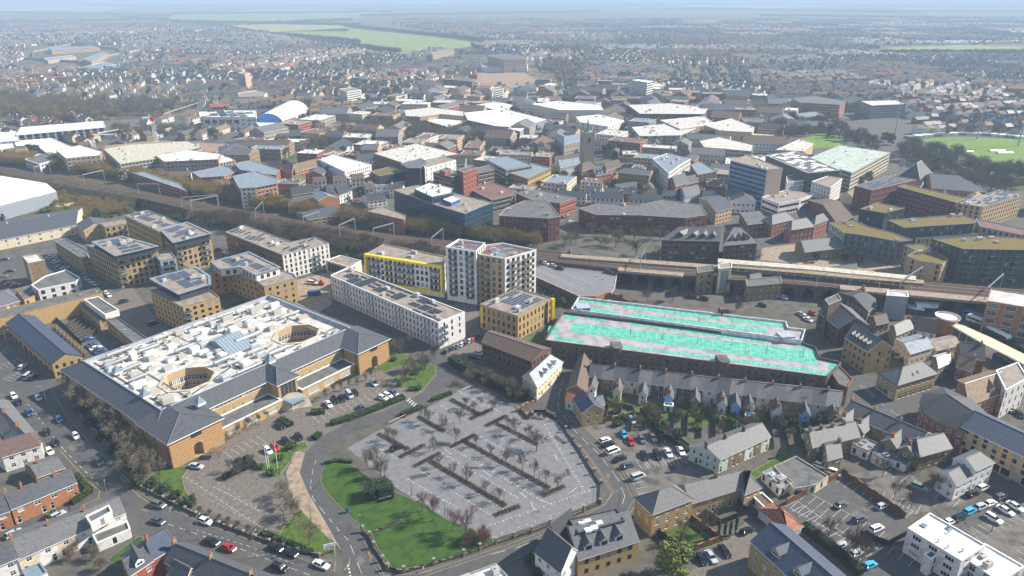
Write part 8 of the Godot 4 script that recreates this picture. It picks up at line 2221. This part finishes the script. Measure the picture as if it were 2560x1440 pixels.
# ---------------------------------------------------------------- the packed blocks between the named buildings of the centre
func centre_blocks() -> void:
	var g := RandomNumberGenerator.new()
	g.seed = 515
	var zone := flat2(PX([700,330,1000,255,1200,215,1500,215,1760,235,1980,262,2240,275,2100,300,1960,360,1900,470,1840,530,1640,490,1440,500,1250,500,1000,470,700,480,560,410],0.0))
	var box := Rect2(zone[0], Vector2.ZERO)
	for a in zone: box = box.expand(a)
	var tops := [["pale_roof", "pale"],["felt_grey", "dark grey"],["felt_tan", "tan"],["lead", "blue grey"],["felt_red", "brown"],["white_roof", "bright white"]]
	var walls := [["pale_brick", "tan brick"],["red_brick", "red brick"],["cream_render", "cream"],["concrete", "grey concrete"],["white_render", "white"],["stock_brick", "brown brick"]]
	var made := 0
	for tries in 5000:
		if made >= 190: break
		var c := Vector2(g.randf_range(box.position.x, box.end.x), g.randf_range(box.position.y, box.end.y))
		if not Geometry2D.is_point_in_polygon(c, zone): continue
		var k := 1.0 if c.y > -620 else 1.35
		var a := 0.25 + (g.randi() % 2) * PI / 2 + g.randf_range(-0.25,0.25)
		var d := Vector2(cos(a), sin(a)); var e := Vector2(-d.y, d.x)
		var l := g.randf_range(6,15) * k; var w := g.randf_range(5,9) * k
		var q := PackedVector2Array([c - d * l - e * w, c + d * l - e * w, c + d * l + e * w, c - d * l + e * w])
		var bad := hit(c, blocked)
		for p in occupied:
			if bad: break
			if p[0].distance_to(c) < 90.0 and not Geometry2D.intersect_polygons(p, q).is_empty(): bad = true
		for p in q: bad = bad or hit(p, blocked)
		if bad: continue
		made += 1
		var h := g.randf_range(5.5,11.0)
		var m: Array = walls[g.randi() % 6]
		var f := PackedVector3Array()
		for p in q: f.append(Vector3(p.x, h, p.y))
		var tp: Array = tops[g.randi() % 6]
		var pt: Array = [["slate", "grey slate"],["brown_tile", "brown tiled"],["pale_slate", "pale slate"],["black_tile", "black tiled"]][g.randi() % 4]
		var ht := "low" if h < 7.3 else ("tall" if h > 9.2 else "mid height")
		if g.randf() < 0.55: building("town_block", "%s %s block with %s flat roof packed into the town centre" % [ht, m[1], tp[1]], f, h, "brown", {"w": m[0], "r": tp[0], "c": "pale_concrete", "f": "white_frame", "plant": 1 + g.randi() % 4, "lights": g.randi() % 3}, "building", "packed blocks of the town centre")
		else: house("town_house", "%s %s building with %s pitched roof packed into the town centre" % [ht, m[1], pt[1]], f, h, h + w * 0.45, "house", {"w": m[0], "r": pt[0], "n": int(h / 2.8), "chim": [0.2,0.9] if g.randf() < 0.5 else [], "hip0": 3.0 if g.randf() < 0.3 else 0.0}, "building", "pitched roofs of the town centre")

# ---------------------------------------------------------------- trees, hedges and scrub
func mass(nm: String, label: String, px: Array, n: int, proto: String, mat: String, h0: float, h1: float, y0 := 0.0, cat := "trees") -> void:
	var T := thing(nm, label, cat)
	T.set_meta("kind", "stuff")
	var p := PX(px, y0)
	var f := flat2(p)
	var box := Rect2(f[0], Vector2.ZERO)
	for a in f: box = box.expand(a)
	var list: Array[Transform3D] = []
	var unit: float = trees[proto][2]
	var tries := 0
	while list.size() < n and tries < n * 30:
		tries += 1
		var v := Vector2(rng.randf_range(box.position.x, box.end.x), rng.randf_range(box.position.y, box.end.y))
		if not Geometry2D.is_point_in_polygon(v, f) or hit(v, occupied): continue
		var s := rng.randf_range(h0, h1) / unit
		list.append(Transform3D(Basis(Vector3.UP, rng.randf() * TAU).scaled(Vector3(s * 1.1, s, s * 1.1)), Vector3(v.x, y0, v.y)))
	multi(T, "crown", trees[proto][1], list, mat)
	if not proto.begins_with("bush"): multi(T, "trunk", trees[proto][0], list, "bark")

func multi(T: Node3D, nm: String, mesh: Mesh, list: Array, mat) -> void:
	if list.is_empty(): return
	var mm := MultiMesh.new()
	mm.transform_format = MultiMesh.TRANSFORM_3D
	mm.mesh = mesh
	mm.instance_count = list.size()
	for i in list.size(): mm.set_instance_transform(i, list[i])
	var o := MultiMeshInstance3D.new()
	o.name = nm
	o.multimesh = mm
	if mat: o.material_override = M(mat)
	o.set_meta("kind", "stuff")
	T.add_child(o, true)

func hit(v: Vector2, polys: Array) -> bool:
	for p in polys:
		if Geometry2D.is_point_in_polygon(v, p): return true
	return false

func greenery() -> void:
	tree_list([1085,1128,1110,1075,1150,1058,1186,1034,1215,1236,1247,1254,1307,1176,1335,1191,1365,1208,1394,1224,1062,1050,985,1110,1230,1030,1290,1084,1140,1108,1100,1168,1135,1190,1170,1210,1190,1118,1225,1140,1265,1162,1320,1098,1075,1060,1165,1020,970,1098,1270,1074],5.5, "street", "small bare tree growing in a planted strip of the big car park", "car park trees")
	tree(1342,1128,7.0, "big", "large twiggy bare tree on the end island of the car park", "")
	tree_list([918,1168,940,1172,962,1190,952,1196],7.5, "street", "bare tree on the bank between lawn and car park", "bank trees", "twig_pale", 1.2)
	tree_list([1057,1278,1082,1303,1132,1328,1165,1342],8.0, "street", "bare tree with reddish twigs in the row on the lawn", "reddish lawn trees", "twig_red")
	tree_list([1180,1352,1200,1355,1222,1352,1160,1362,1212,1345],4.0, "scrub", "tangled reddish shrub at the lawn corner by the railings", "lawn corner shrubs", "twig_red")
	tree_list([190,985,215,1012,240,1050,262,1080,290,1112,312,1148,335,1178,352,1205,275,1060,300,1085,330,1120,352,1150,375,1182,240,1010],8.5, "big", "bare tree in the thicket between office and street wall", "thicket trees", "twig_pale", 1.15)
	tree_list([205,1030,230,1065,255,1098,285,1130,318,1168,345,1212,380,1215,410,1228,440,1245,475,1262,270,1090,300,1125],3.0, "bush", "dark evergreen shrub under the thicket trees by the street wall", "thicket shrubs", "leaf_dark")
	for k in 12: tree(450 + k * 24,1258 + k * 9.6,2.0, "scrub", "low brown hedge shrub behind the street wall piers", "brown hedge behind the wall", "twig")
	tree(402,1206,9.0, "street", "pale barked bare tree on the grass corner by the office", "", "twig_pale")
	tree(773,1362,8.5, "street", "pale spreading bare tree on the verge by the sign board", "", "twig_pale", 1.3)
	tree_list([815,1000,835,990,855,982,875,974,895,966,913,958,930,950],5.5, "street", "slim bare tree in the row along the office front", "slim trees by the office", "twig", 0.6)
	tree_list([600,1092,625,1080,648,1068,668,1058],6.0, "street", "slim bare tree beside the left wing of the office", "slim trees by the left wing", "twig", 0.6)
	tree_list([1000,885,1028,874,1086,898,1012,958,1040,948,1065,925,1025,925],7.5, "big", "bare spreading tree on the grass island by the access road", "island trees", "twig_pale")
	tree_list([1040,935,1060,920,1070,905,1000,965,1030,975,1045,975,958,872,985,902],2.0, "bush", "green shrub on the grass island by the access road", "island shrubs")
	tree_list([720,1260,728,1285,715,1240,735,1300],6.0, "big", "bare tree beside the curved footpath", "footpath trees", "twig_pale")
	tree_list([680,1185,700,1150,730,1122,605,1168,625,1160,650,1172],2.2, "bush", "green shrub in the forecourt planting", "forecourt shrubs")
	tree_list([630,1165,600,1190,575,1178],5.5, "street", "bare tree in the forecourt island", "forecourt trees")
	hedge([828,1062,870,1050,920,1032,962,1015,1010,996],1.6,2.6, "low green planted bank along the access road", "leaf")
	hedge([778,1034,812,1032],1.5,2.6, "clipped green bed beside the parked white saloon", "leaf")
	hedge([700,1050,728,1066],1.4,2.6, "clipped green bed on the forecourt near the entrance", "leaf")
	hedge([785,1100,800,1088],1.6,2.4, "round green bed beside the access road", "leaf")
	hedge([1003,1040,1055,1020],1.5,1.8, "green hedge beside the car park barrier", "leaf")
	hedge([1080,1003,1128,985],1.4,1.6, "green hedge by the zebra crossing and barrier", "leaf")
	hedge([558,1198,600,1178,640,1162],1.5,2.0, "green hedge in front of the forecourt parking", "leaf_dark")
	hedge([812,1160,845,1154,880,1157],1.0,1.2, "trimmed bright green hedge along the top of the lawn", "leaf")
	hedge([655,1335,720,1360,780,1385],1.2,1.6, "green hedge behind the wall near the sign board", "leaf")
	hedge([690,1000,780,980,860,950,935,920],1.0,1.6, "green shrubs along the foot of the office wall", "leaf")
	hedge([1130,905,1160,925,1200,945,1255,970,1312,1000],3.2,4.0, "tall dark overgrown hedge between office parking and car park", "leaf_dark")
	tree_list([1180,955,1215,960,1245,975,1275,985,1290,1000],6.5, "big", "bare tree standing in the overgrown hedge", "overgrown hedge trees", "twig_pale")
	tree_list([1330,1045,1348,1042,1360,1048],2.4, "scrub", "brown twiggy shrub in the curved bed at the car park gate", "gate bed shrubs", "leaf_brown")
	tree(1680,1442,11.0, "ever", "large yellow green evergreen tree by the parked cars", "", "leaf_yellow", 1.3)
	tree_list([1722,1398],3.0, "bush", "small dark round bush by the garden wall", "round bushes", "leaf_dark")
	tree_list([1795,1345,1810,1346,1823,1346,1838,1336],6.0, "cypress", "slender dark cypress by the parking court", "cypresses")
	tree_list([1700,1352,1750,1345,1770,1330],7.5, "street", "bare birch on the walled lawn", "walled lawn trees", "twig_pale")
	tree_list([2207,1192,2233,1248,2276,1273,2330,1235,2300,1180],7.0, "street", "bare tree in the old car park bays", "old car park trees")
	tree_list([2067,1352,2117,1385,2132,1390,2152,1415,2145,1400],8.5, "street", "tall bare tree along the dark hedge of the walled car park", "hedge line trees")
	hedge([2008,1322,2060,1362,2105,1398,2150,1440],2.6,2.4, "tall dark hedge behind the blue slate block", "leaf_dark")
	hedge([1608,1300,1660,1350,1705,1392],1.8,1.2, "clipped hedge along the drive of the yellow brick house", "leaf_dark")
	hedge([1318,1402,1340,1420,1345,1450],2.0,3.0, "bright clipped hedge at the bottom road corner", "leaf")
	hedge([1610,1040,1650,1078,1720,1132],1.8,2.0, "rough green hedge between gardens and gravel car park", "leaf_dark")
	hedge([2430,815,2470,835,2540,868,2600,900],1.8,3.0, "planted strip of shrubs in the bus station", "leaf_dark")
	for k in 64:   # gardens of the long terrace
		var x := 1490 + 600 * hashf(k, 1.0); var y := 1000 + (x - 1490) * 0.06 + 62 * hashf(k, 2.0)
		var v := P(x, y)
		if hit(Vector2(v.x, v.z), occupied): continue
		if k % 3 == 0: tree(x, y, 2.5 + 3 * hashf(k, 3.0), "scrub", "bare garden shrub behind the long terrace", "long terrace garden shrubs", "twig_pale")
		elif k % 9 == 1: tree(x, y, 3.5 + 2 * hashf(k, 3.0), "ever", "dark evergreen in the long terrace gardens", "long terrace evergreens")
		else: tree(x, y, 1.6 + 1.5 * hashf(k, 3.0), "bush", "green garden bush behind the long terrace", "long terrace garden bushes", "leaf_yellow" if k % 4 == 0 else "leaf")
	tree_list([1600,1075,1640,1065,1665,1095,1620,1050,1900,1050,1935,1040,1960,1060,1870,1045],7.0, "big", "bare tree in the gardens above the cottage terrace", "garden trees", "twig_pale")
	tree_list([1660,1080,1690,1105,1640,1085,1950,1085,1985,1075],5.0, "ever", "dark evergreen above the cottage terrace", "cottage evergreens")
	tree_list([2020,1000,2050,1010,2080,1030,2010,1030,1990,1045],6.5, "big", "bare tree beside the end of the long terrace", "end terrace trees", "twig_pale")
	tree_list([195,1375,230,1400,255,1420,170,1400],5.0, "scrub", "twiggy bare shrub in the back gardens by the bottom edge", "back garden shrubs", "twig_pale")
	tree_list([1620,755,1682,752,1840,778],9.0, "big", "bare street tree beside the viaduct arches", "viaduct trees", "twig")
	tree_list([1480,592,1515,598,1550,600,1585,602,1620,606,1650,600,1590,640,1410,620,1440,612,1745,575,1500,615,1540,618],9.5, "big", "bare tree in front of the long red office", "trees before the red office", "twig_olive", 1.1)
	tree_list([1890,655,1640,640,1420,648],6.0, "big", "bare tree beside the station approach", "station trees", "twig")
	tree_list([2040,655,2145,660,2110,655],7.0, "ever", "dark tree on the station square", "square trees")
	tree_list([2130,655,2118,650],8.0, "big", "bare tree with reddish crown on the station square", "red square trees", "twig_red")
	tree_list([1055,575,1215,590,1180,600,1240,620],11.0, "big", "bare tree in front of the blue glass office", "glass office trees", "twig_olive")
	tree_list([2098,770,2092,800,2085,830,2105,815],8.0, "big", "bare tree beside the dark brown office", "brown office trees", "twig_pale")
	tree(1790,548,9.0, "ever", "ivy green tree at the corner of the long red office", "")
	tree(245,555,9.0, "ever", "dark evergreen behind the rendered workshops", "")
	tree(15,575,10.0, "conifer", "dark conifer at the end of the workshops", "", "twig", 1.6)
	tree_list([2075,345,1255,305,565,290],13.0, "conifer", "single dark conifer standing out in the town", "town conifers", "twig", 1.4)
	tree_list([2340,425,2360,420,2450,445,2480,440,2325,415,2210,355,2225,362],12.0, "ever", "dark evergreen in the park beyond the dark roofed hall", "park evergreens", "twig", 1.2)
	tree_list([1408,360,1515,385,1530,390,1310,405],11.0, "ever", "dark yew near the church", "churchyard yews", "twig", 1.2)
	tree_list([805,295,830,290,420,290,1800,300],9.0, "far", "yellow willow tree in early leaf", "yellow willows", "willow", 1.3)
	# masses of scrub and wood
	mass("embankment_scrub", "tangle of bare scrub on the near railway bank", [-100,470,100,478,350,510,560,560,700,590,900,635,1060,645,1330,700,1345,670,1080,632,920,612,780,590,640,562,480,532,330,500,100,460,-100,440],760, "scrub1", "twig_olive", 4.0,7.5,1.5)
	mass("embankment_scrub", "dark ivy and bramble on the near railway bank", [420,545,560,575,700,610,900,660,1100,680,1340,760,1420,770,1350,690,1080,640,780,590,560,548],420, "bush1", "leaf_dark", 1.5,3.5,0.5)
	mass("embankment_scrub", "bare olive scrub on the far railway bank", [-100,405,100,418,330,452,560,505,760,540,1000,580,1340,618,1340,606,1000,560,780,522,600,490,470,470,300,420,100,400,-100,390],760, "scrub2", "twig_gold", 4.5,9.0,1.0)
	mass("embankment_trees", "dark bare trees crowding the near railway bank behind the flats", [560,548,780,592,920,616,1080,640,1100,660,900,640,700,600,540,566],130, "big1", "twig", 6.0,9.5,1.0)
	mass("waste_ground_scrub", "yellowish scrub on the waste ground by the warehouse", [140,560,330,530,340,505,150,470,60,455,-60,445,-60,460,130,500],420, "scrub0", "twig_gold", 2.5,6.0)
	mass("waste_ground_scrub", "green bramble on the waste ground by the warehouse", [140,570,330,535,330,505,130,480,100,530],160, "bush0", "leaf", 1.5,3.0)
	mass("far_wood", "belt of golden brown bare trees along the river on the left", [-100,290,100,300,260,302,400,296,480,275,420,262,260,258,100,248,-100,240],300, "big0", "twig_pale", 10.0,17.0)
	mass("far_wood", "orange brown willows in the river belt on the left", [0,300,180,302,260,300,200,285,20,280],60, "big2", "twig_gold", 9.0,14.0)
	mass("town_trees", "bare trees between the shed and the church", [780,380,960,365,1000,350,1200,372,1240,345,1080,315,980,305,860,330,780,345],170, "big0", "twig_pale", 8.0,14.0)
	mass("park_trees", "bare trees of the riverside park on the right", [2290,430,2380,460,2480,490,2600,480,2600,440,2480,420,2380,390,2290,372,2220,380],100, "big1", "twig_pale", 8.0,14.0)
	mass("park_trees", "bare trees along the ring road", [1890,320,1960,350,2050,335,2200,390,2180,360,2060,310,1920,300],110, "big2", "twig_pale", 8.0,14.0)
	mass("centre_trees", "bare trees scattered between the town centre buildings", [560,420,1000,480,1250,505,1640,500,1840,540,1900,470,1960,360,2240,275,1980,262,1500,215,1200,215,1000,255,700,330],260, "big2", "twig_pale", 7.0,12.0)
	mass("churchyard_trees", "bare trees of the churchyard", [1230,400,1300,420,1400,395,1380,370,1280,375],70, "big0", "twig", 7.0,12.0)
	mass("river_trees", "bare trees along the far river", [1330,170,1390,200,1440,250,1470,230,1440,190,1500,170,1440,150,1360,150],160, "far", "twig_pale", 8.0,13.0)
	mass("street_trees", "bare street trees below the far retail sheds", [270,345,360,348,500,345,560,350,560,338,440,330,280,325],70, "big1", "twig_pale", 6.0,11.0)

# ---------------------------------------------------------------- parked and moving cars
func traffic() -> void:
	cars("parked along the left street bays", 14,-12,[57,920, "wh", 72,943, "sv", 84,946, "ku"])
	cars("driving along the left street", 14,18,[35,993, "wh", 48,1008, "ks", 74,1036, "bu", 149,1052, "bh", 97,998, "sh", 119,1083, "kh", 248,1158, "ls", 190,1093, "wh", 141,1110, "kh", 125,1132, "wh"])
	cars("waiting at the street junction", 22,8,[397,1266, "gu", 396,1307, "lh", 514,1307, "wh", 530,1358, "ks", 573,1374, "rh"])
	cars("parked along the bottom street", 22,9,[690,1374, "kh", 727,1387, "kh", 803,1416, "ws", 700,1423, "ku"])
	cars("parked outside the brick terrace", 24,-13,[145,1292, "sh", 35,1338, "sh"])
	cars("parked on the office forecourt", 14,17,[822,1014, "ws", 837,1004, "ku", 855,999, "ks", 874,991, "sv", 888,985, "kh", 936,961, "wh", 905,1024, "ls"])
	cars("parked by the low hedge bank", 20,8,[957,998, "wh", 970,992, "wh", 982,985, "ls"])
	cars("parked near the flagpoles", 14,14,[671,1130, "wh", 688,1122, "rh", 715,1106, "kh", 748,1095, "kh", 602,1158, "ks", 622,1152, "ks", 701,1067, "ks"])
	cars("parked outside the arched office door", 24,4,[491,1169, "ss"])
	cars("parked alone in the big car park", 22,-9,[992,1123, "ku"])
	cars("parked beside the long white flats", 16,-12,[1118,880, "lh", 1126,875, "ks", 1135,871, "ls", 1145,868, "gs", 1155,864, "ss", 1164,860, "ks", 1174,855, "ss", 1182,852, "rs", 1192,845, "kh"])
	cars("parked beside the brown office", 20,4,[1186,897, "ku", 1198,886, "wh"])
	cars("parked nose to the railing of the gravel car park", 20,-8,[1512,1104, "wh", 1520,1114, "ks", 1532,1131, "wv", 1550,1150, "ks", 1569,1168, "lu", 1595,1196, "sv"])
	cars("parked in the back row of the gravel car park", 12,20,[1560,1090, "th", 1576,1106, "rs", 1604,1102, "gh", 1632,1097, "zs", 1651,1099, "ks"])
	cars("parked in the middle row of the gravel car park", 12,20,[1611,1142, "ks", 1643,1141, "ku", 1670,1136, "ws", 1702,1131, "ws"])
	cars("parked by the yard of the blue slate roofed house", 14,16,[1579,1054, "sh"])
	cars("parked in the court below the cypresses", 14,18,[1752,1402, "kh", 1777,1396, "ss", 1811,1382, "ks"])
	cars("parked outside the garden wall", 24,-10,[1866,1331, "kh"])
	cars("parked in the walled car park", 24,-10,[2101,1266, "gs", 2204,1269, "sh", 2148,1302, "gu", 2190,1326, "wu", 2100,1368, "ss", 2138,1388, "ss", 2173,1417, "th"])
	cars("parked in the old car park", 22,9,[2297,1222, "nu"])
	cars("parked along the side street", 24,-11,[2430,1238, "ku", 2456,1223, "wu", 2395,1299, "ku", 2423,1282, "tu", 2451,1271, "su", 2473,1262, "ws", 2500,1246, "gu", 2372,1308, "ws"])
	cars("parked in the large car park", 20,12,[2482,1301, "wu", 2512,1280, "ws", 2537,1270, "ws"])
	cars("parked by the brick houses", 22,8,[2050,1168, "wh", 2082,1186, "wv"])
	cars("parked in the yard of the mansard office", 18,8,[2240,893, "kh", 2252,900, "ss", 2262,906, "ks"])
	cars("parked behind the curved shop", 14,16,[2524,1027, "ks", 2548,1040, "kh", 2502,1020, "gs"])
	cars("parked in the sunlit yard behind the deck", 16,8,[2002,788, "ss", 2012,794, "ws", 2020,802, "ws", 2032,786, "rh", 1960,747, "wh"])
	cars("parked below the terrace beside the deck", 24,4,[1642,933, "ks", 1866,968, "ls", 1930,975, "ls", 1968,983, "ks"])
	cars("parked outside the viaduct arches", 22,4,[1730,746, "ku", 1760,750, "ku", 1820,738, "kh", 1905,766, "kh"])
	cars("parked in the court behind the new terrace", 24,-8,[222,850, "bh", 232,864, "ls", 236,868, "bs", 240,873, "ws", 246,878, "ks", 252,882, "bs"])
	cars("parked in the residents square", 22,-7,[310,757, "ku", 383,812, "kv"])
	cars("parked beside the tall yellow flats", 12,12,[216,700, "sh", 224,706, "ss", 235,713, "ss", 248,722, "ku", 266,735, "ws", 272,741, "ws"])
	cars("parked in the row below the town houses", 18,-4,[128,645, "ss", 134,650, "ks", 140,656, "sh", 147,661, "gs", 154,667, "ks", 163,672, "ss", 172,676, "lh", 186,684, "ks"])
	cars("parked behind the stone tower", 20,-4,[12,651, "kh", 25,680, "ks", 15,705, "rs", 25,712, "rs", 8,695, "gs", 40,716, "ks"])
	cars("parked beside the white flats", 18,2,[547,626, "kh", 565,634, "wh", 782,704, "kh", 782,710, "wv"])
	cars("parked behind the hotel", 16,-4,[1427,528, "ws", 1418,542, "rs", 1424,556, "ss", 1410,545, "ks", 1432,590, "ss", 1535,505, "ks", 1545,508, "ws", 1555,510, "ks", 1568,511, "rs", 1600,655, "wh"])
	cars("parked outside the inn", 14,3,[720,462, "kh", 742,463, "ss", 770,455, "wv", 790,458, "wv", 885,508, "rh", 780,452, "sh"],0.0, true)
	cars("driving on the ring road", 14,8,[2254,415, "rh", 2265,390, "wh", 2244,378, "sh", 430,328, "kh"],0.0, true)
	for k in 36: cars("parked outside the leisure centre and retail sheds", 5,3,[505 + (k % 18) * 7,322 + (k / 18) * 7,["ws", "ks", "ss", "bs", "rs"][k % 5]],0.0, true)
# ---------------------------------------------------------------- the far town: streets of small houses and trees to the horizon
func small_house(w: float, l: float, wall_mat: String, roof_mat: String, he := 5.2, hr := 7.8) -> ArrayMesh:
	var a := MB.new()
	var x := l / 2; var z := w / 2
	var c := [Vector3(-x, 0,-z), Vector3(x, 0,-z), Vector3(x, 0, z), Vector3(-x, 0, z)]
	var U := Vector3(0, he, 0)
	for i in 4: a.q(c[(i + 1) % 4], c[i], c[i] + U, c[(i + 1) % 4] + U)
	a.t(c[0] + U, c[3] + U, Vector3(-x, hr, 0)); a.t(c[2] + U, c[1] + U, Vector3(x, hr, 0))
	a.bx(Vector3(-x * 0.8, hr - 0.8,0), 0.7,2.0,1.0)
	var r := MB.new()
	var e := Vector3(0,0,0.4); var g := Vector3(0.3,0,0); var D := Vector3(0,-0.2,0)
	r.q(c[1] + U - e + g + D, c[0] + U - e - g + D, Vector3(-x, hr + 0.1,0) - g, Vector3(x, hr + 0.1,0) + g)
	r.q(c[3] + U + e - g + D, c[2] + U + e + g + D, Vector3(x, hr + 0.1,0) + g, Vector3(-x, hr + 0.1,0) - g)
	var w2 := MB.new()
	for s in [-1.0,1.0]:
		for k in int(l / 3.0):
			for y in [1.5,4.0]:
				var p := Vector3(-x + 1.6 + k * 3.0, y, s * (z + 0.03))
				w2.q(p + Vector3(-0.6 * s, -0.65,0), p + Vector3(0.6 * s, -0.65,0), p + Vector3(0.6 * s, 0.65,0), p + Vector3(-0.6 * s, 0.65,0))
	var me := w2.mesh(Vector3.ZERO, r.mesh(Vector3.ZERO, a.mesh()))
	me.surface_set_material(0, M(wall_mat)); me.surface_set_material(1, M(roof_mat)); me.surface_set_material(2, M("glass_dark"))
	return me

func far_town() -> void:
	for q in [[-400,468,640,490,1000,508,1400,520,1900,532,2800,570,2800,900,-400,900],[1900,300,2280,300,2280,420,1900,400],[-200,440,640,560,1340,660,2600,780,2600,700,1340,610,640,510,-200,380],[2150,360,2600,330,2700,520,2300,500],[780,385,1240,350,1240,380,980,300,780,340],[-100,300,480,300,480,255,-100,240],[1180,225,1340,222,1470,250,1440,150,1200,150],[420,66,640,62,860,105,1200,135,1210,100,980,60,1000,20,420,20],[2190,138,2620,138,2620,108,2190,116],[60,175,300,175,300,112,60,115]]:
		blocked.append(flat2(PX(q, 0.0)))
	var kinds := [["white_render", "slate", "white rendered house with grey slate roof"],["red_brick", "brown_tile", "red brick house with brown tiled roof"],["stock_brick", "slate", "stock brick house with dark slate roof"],["cream_render", "tan_tile", "cream house with tan tiled roof"],["orange_brick", "orange_tile", "orange brick house with orange tiled roof"],["white_render", "brown_tile", "white house with brown tiled roof"]]
	var meshes := []
	for k in kinds:
		meshes.append([small_house(7.5,9.0, k[0], k[1]), small_house(7.5,21.0, k[0], k[1])])
	var lists := []
	for i in 12: lists.append([])
	var tr := [[],[],[]]
	var near_houses := []
	var g := RandomNumberGenerator.new()
	g.seed = 991
	var zc := -400.0
	while zc > -4300.0:
		var xw := absf(zc) * 0.76 + 90.0
		var cell := 170.0
		var xc := -xw
		while xc < xw:
			var ang := floorf(hashf(xc * 0.013, zc * 0.017) * 6.0) * PI / 6.0 + 0.2
			var d := Vector2(cos(ang), sin(ang))
			var e := Vector2(-d.y, d.x)
			var row := -cell * 0.7
			var alt := 0
			var pale := hashf(zc, xc)
			while row < cell * 0.7:
				var s := -cell * 0.7 + g.randf() * 6.0
				var long := hashf(row + xc, zc) < (0.5 if zc > -1500 else 0.35)
				while s < cell * 0.7:
					var v := Vector2(xc, zc) + d * s + e * (row + g.randf_range(-1.2,1.2))
					s += (23.0 if long else 11.5) + g.randf() * 3.0
					if absf(v.x - xc) > cell / 2 or absf(v.y - zc) > cell / 2 or absf(v.x) > absf(v.y) * 0.74 + 25.0: continue
					if hit(v, blocked) or (v.y > -1300 and (hit(v, occupied) or hit(v + d * 8, occupied) or hit(v - d * 8, occupied) or hit(v + e * 7, occupied) or hit(v - e * 7, occupied))): continue
					if g.randf() < 0.12: continue
					var k := (g.randi() % 6) if g.randf() < 0.55 else int(pale * 5.99)
					if k == 4 and g.randf() < 0.8: k = [0,2,3][g.randi() % 3]
					if k == 1 and g.randf() < 0.5: k = 5
					var t := Transform3D(Basis(Vector3.UP, -ang + (PI / 2 if g.randf() < 0.1 and not long else 0.0)).scaled(Vector3(1, g.randf_range(0.9,1.15), 1)), Vector3(v.x, 0, v.y))
					if v.y > -560 or near_houses.size() < 300 and v.y > -760: near_houses.append([k, 1 if long else 0, t])
					else: lists[k * 2 + (1 if long else 0)].append(t)
				alt += 1
				row += 16.0 if alt % 2 else 33.0
			for n in 26 if zc > -2500 else 16:   # garden and street trees
				var v := Vector2(xc, zc) + Vector2(g.randf_range(-0.5,0.5), g.randf_range(-0.5,0.5)) * cell
				if absf(v.x) > absf(v.y) * 0.74 + 25.0 or hit(v, blocked) or (v.y > -1300 and hit(v, occupied)): continue
				var sc := g.randf_range(0.7,1.7)
				tr[g.randi() % 3].append(Transform3D(Basis(Vector3.UP, g.randf() * TAU).scaled(Vector3(sc, sc, sc)), Vector3(v.x, 0, v.y)))
			xc += cell
		zc -= cell
	near_houses.sort_custom(func(a, b): return a[2].origin.z > b[2].origin.z)
	for i in near_houses.size():
		var h: Array = near_houses[i]
		if i >= 300:
			lists[h[0] * 2 + h[1]].append(h[2]); continue
		var T := thing("small_house", "small %s among the streets beyond the centre" % kinds[h[0]][2] if h[1] == 0 else "long terrace like %s beyond the centre" % kinds[h[0]][2], "house", h[2].origin, "houses in the streets beyond the centre")
		T.basis = h[2].basis
		kid(T, "house_shell", meshes[h[0]][h[1]])
	var F := thing("distant_houses", "thousands of small houses massed across the far town", "houses")
	F.set_meta("kind", "stuff")
	for i in 12: multi(F, "house_mass", meshes[i / 2][i % 2], lists[i], null)
	F = thing("distant_trees", "bare and evergreen trees scattered through the far streets", "trees")
	F.set_meta("kind", "stuff")
	for i in 3: multi(F, "tree_mass", trees["far"][1], tr[i],["twig", "twig_pale", "leaf_dark"][i])
	# belts of trees and hedgerows between the far fields
	var belts := []
	for b in [[420,55,900,64],[520,62,640,84],[640,84,900,108],[760,102,1000,134],[860,66,1210,104],[1180,118,1220,135],[430,36,980,30],[-100,30,430,40],[-100,10,600,16],[700,16,1700,14],[1100,8,2600,16],[1600,24,2600,30],[-100,2,1400,0],[1300,1,2700,0],[1700,20,2300,34],[0,60,420,50],[300,44,560,64],[-100,-4,2700,-5],[900,40,1500,30],[1900,40,2650,50],[2200,138,2620,137],[880,50,620,62]]:
		var n := int(absf(b[2] - b[0]) * (0.9 if b[1] > 25 else 1.6))
		for i in n:
			var t := (i + g.randf()) / n
			var v := P(lerpf(b[0], b[2], t), lerpf(b[1], b[3], t) + g.randf_range(-1.2,1.2), 0.0)
			var sc := g.randf_range(0.9,2.0)
			belts.append(Transform3D(Basis(Vector3.UP, g.randf() * TAU).scaled(Vector3(sc * 1.4, sc, sc * 1.4)), v))
	F = thing("hedgerow_trees", "belts of bare trees dividing the far fields", "trees")
	F.set_meta("kind", "stuff")
	multi(F, "tree_mass", trees["far"][1], belts, "twig")
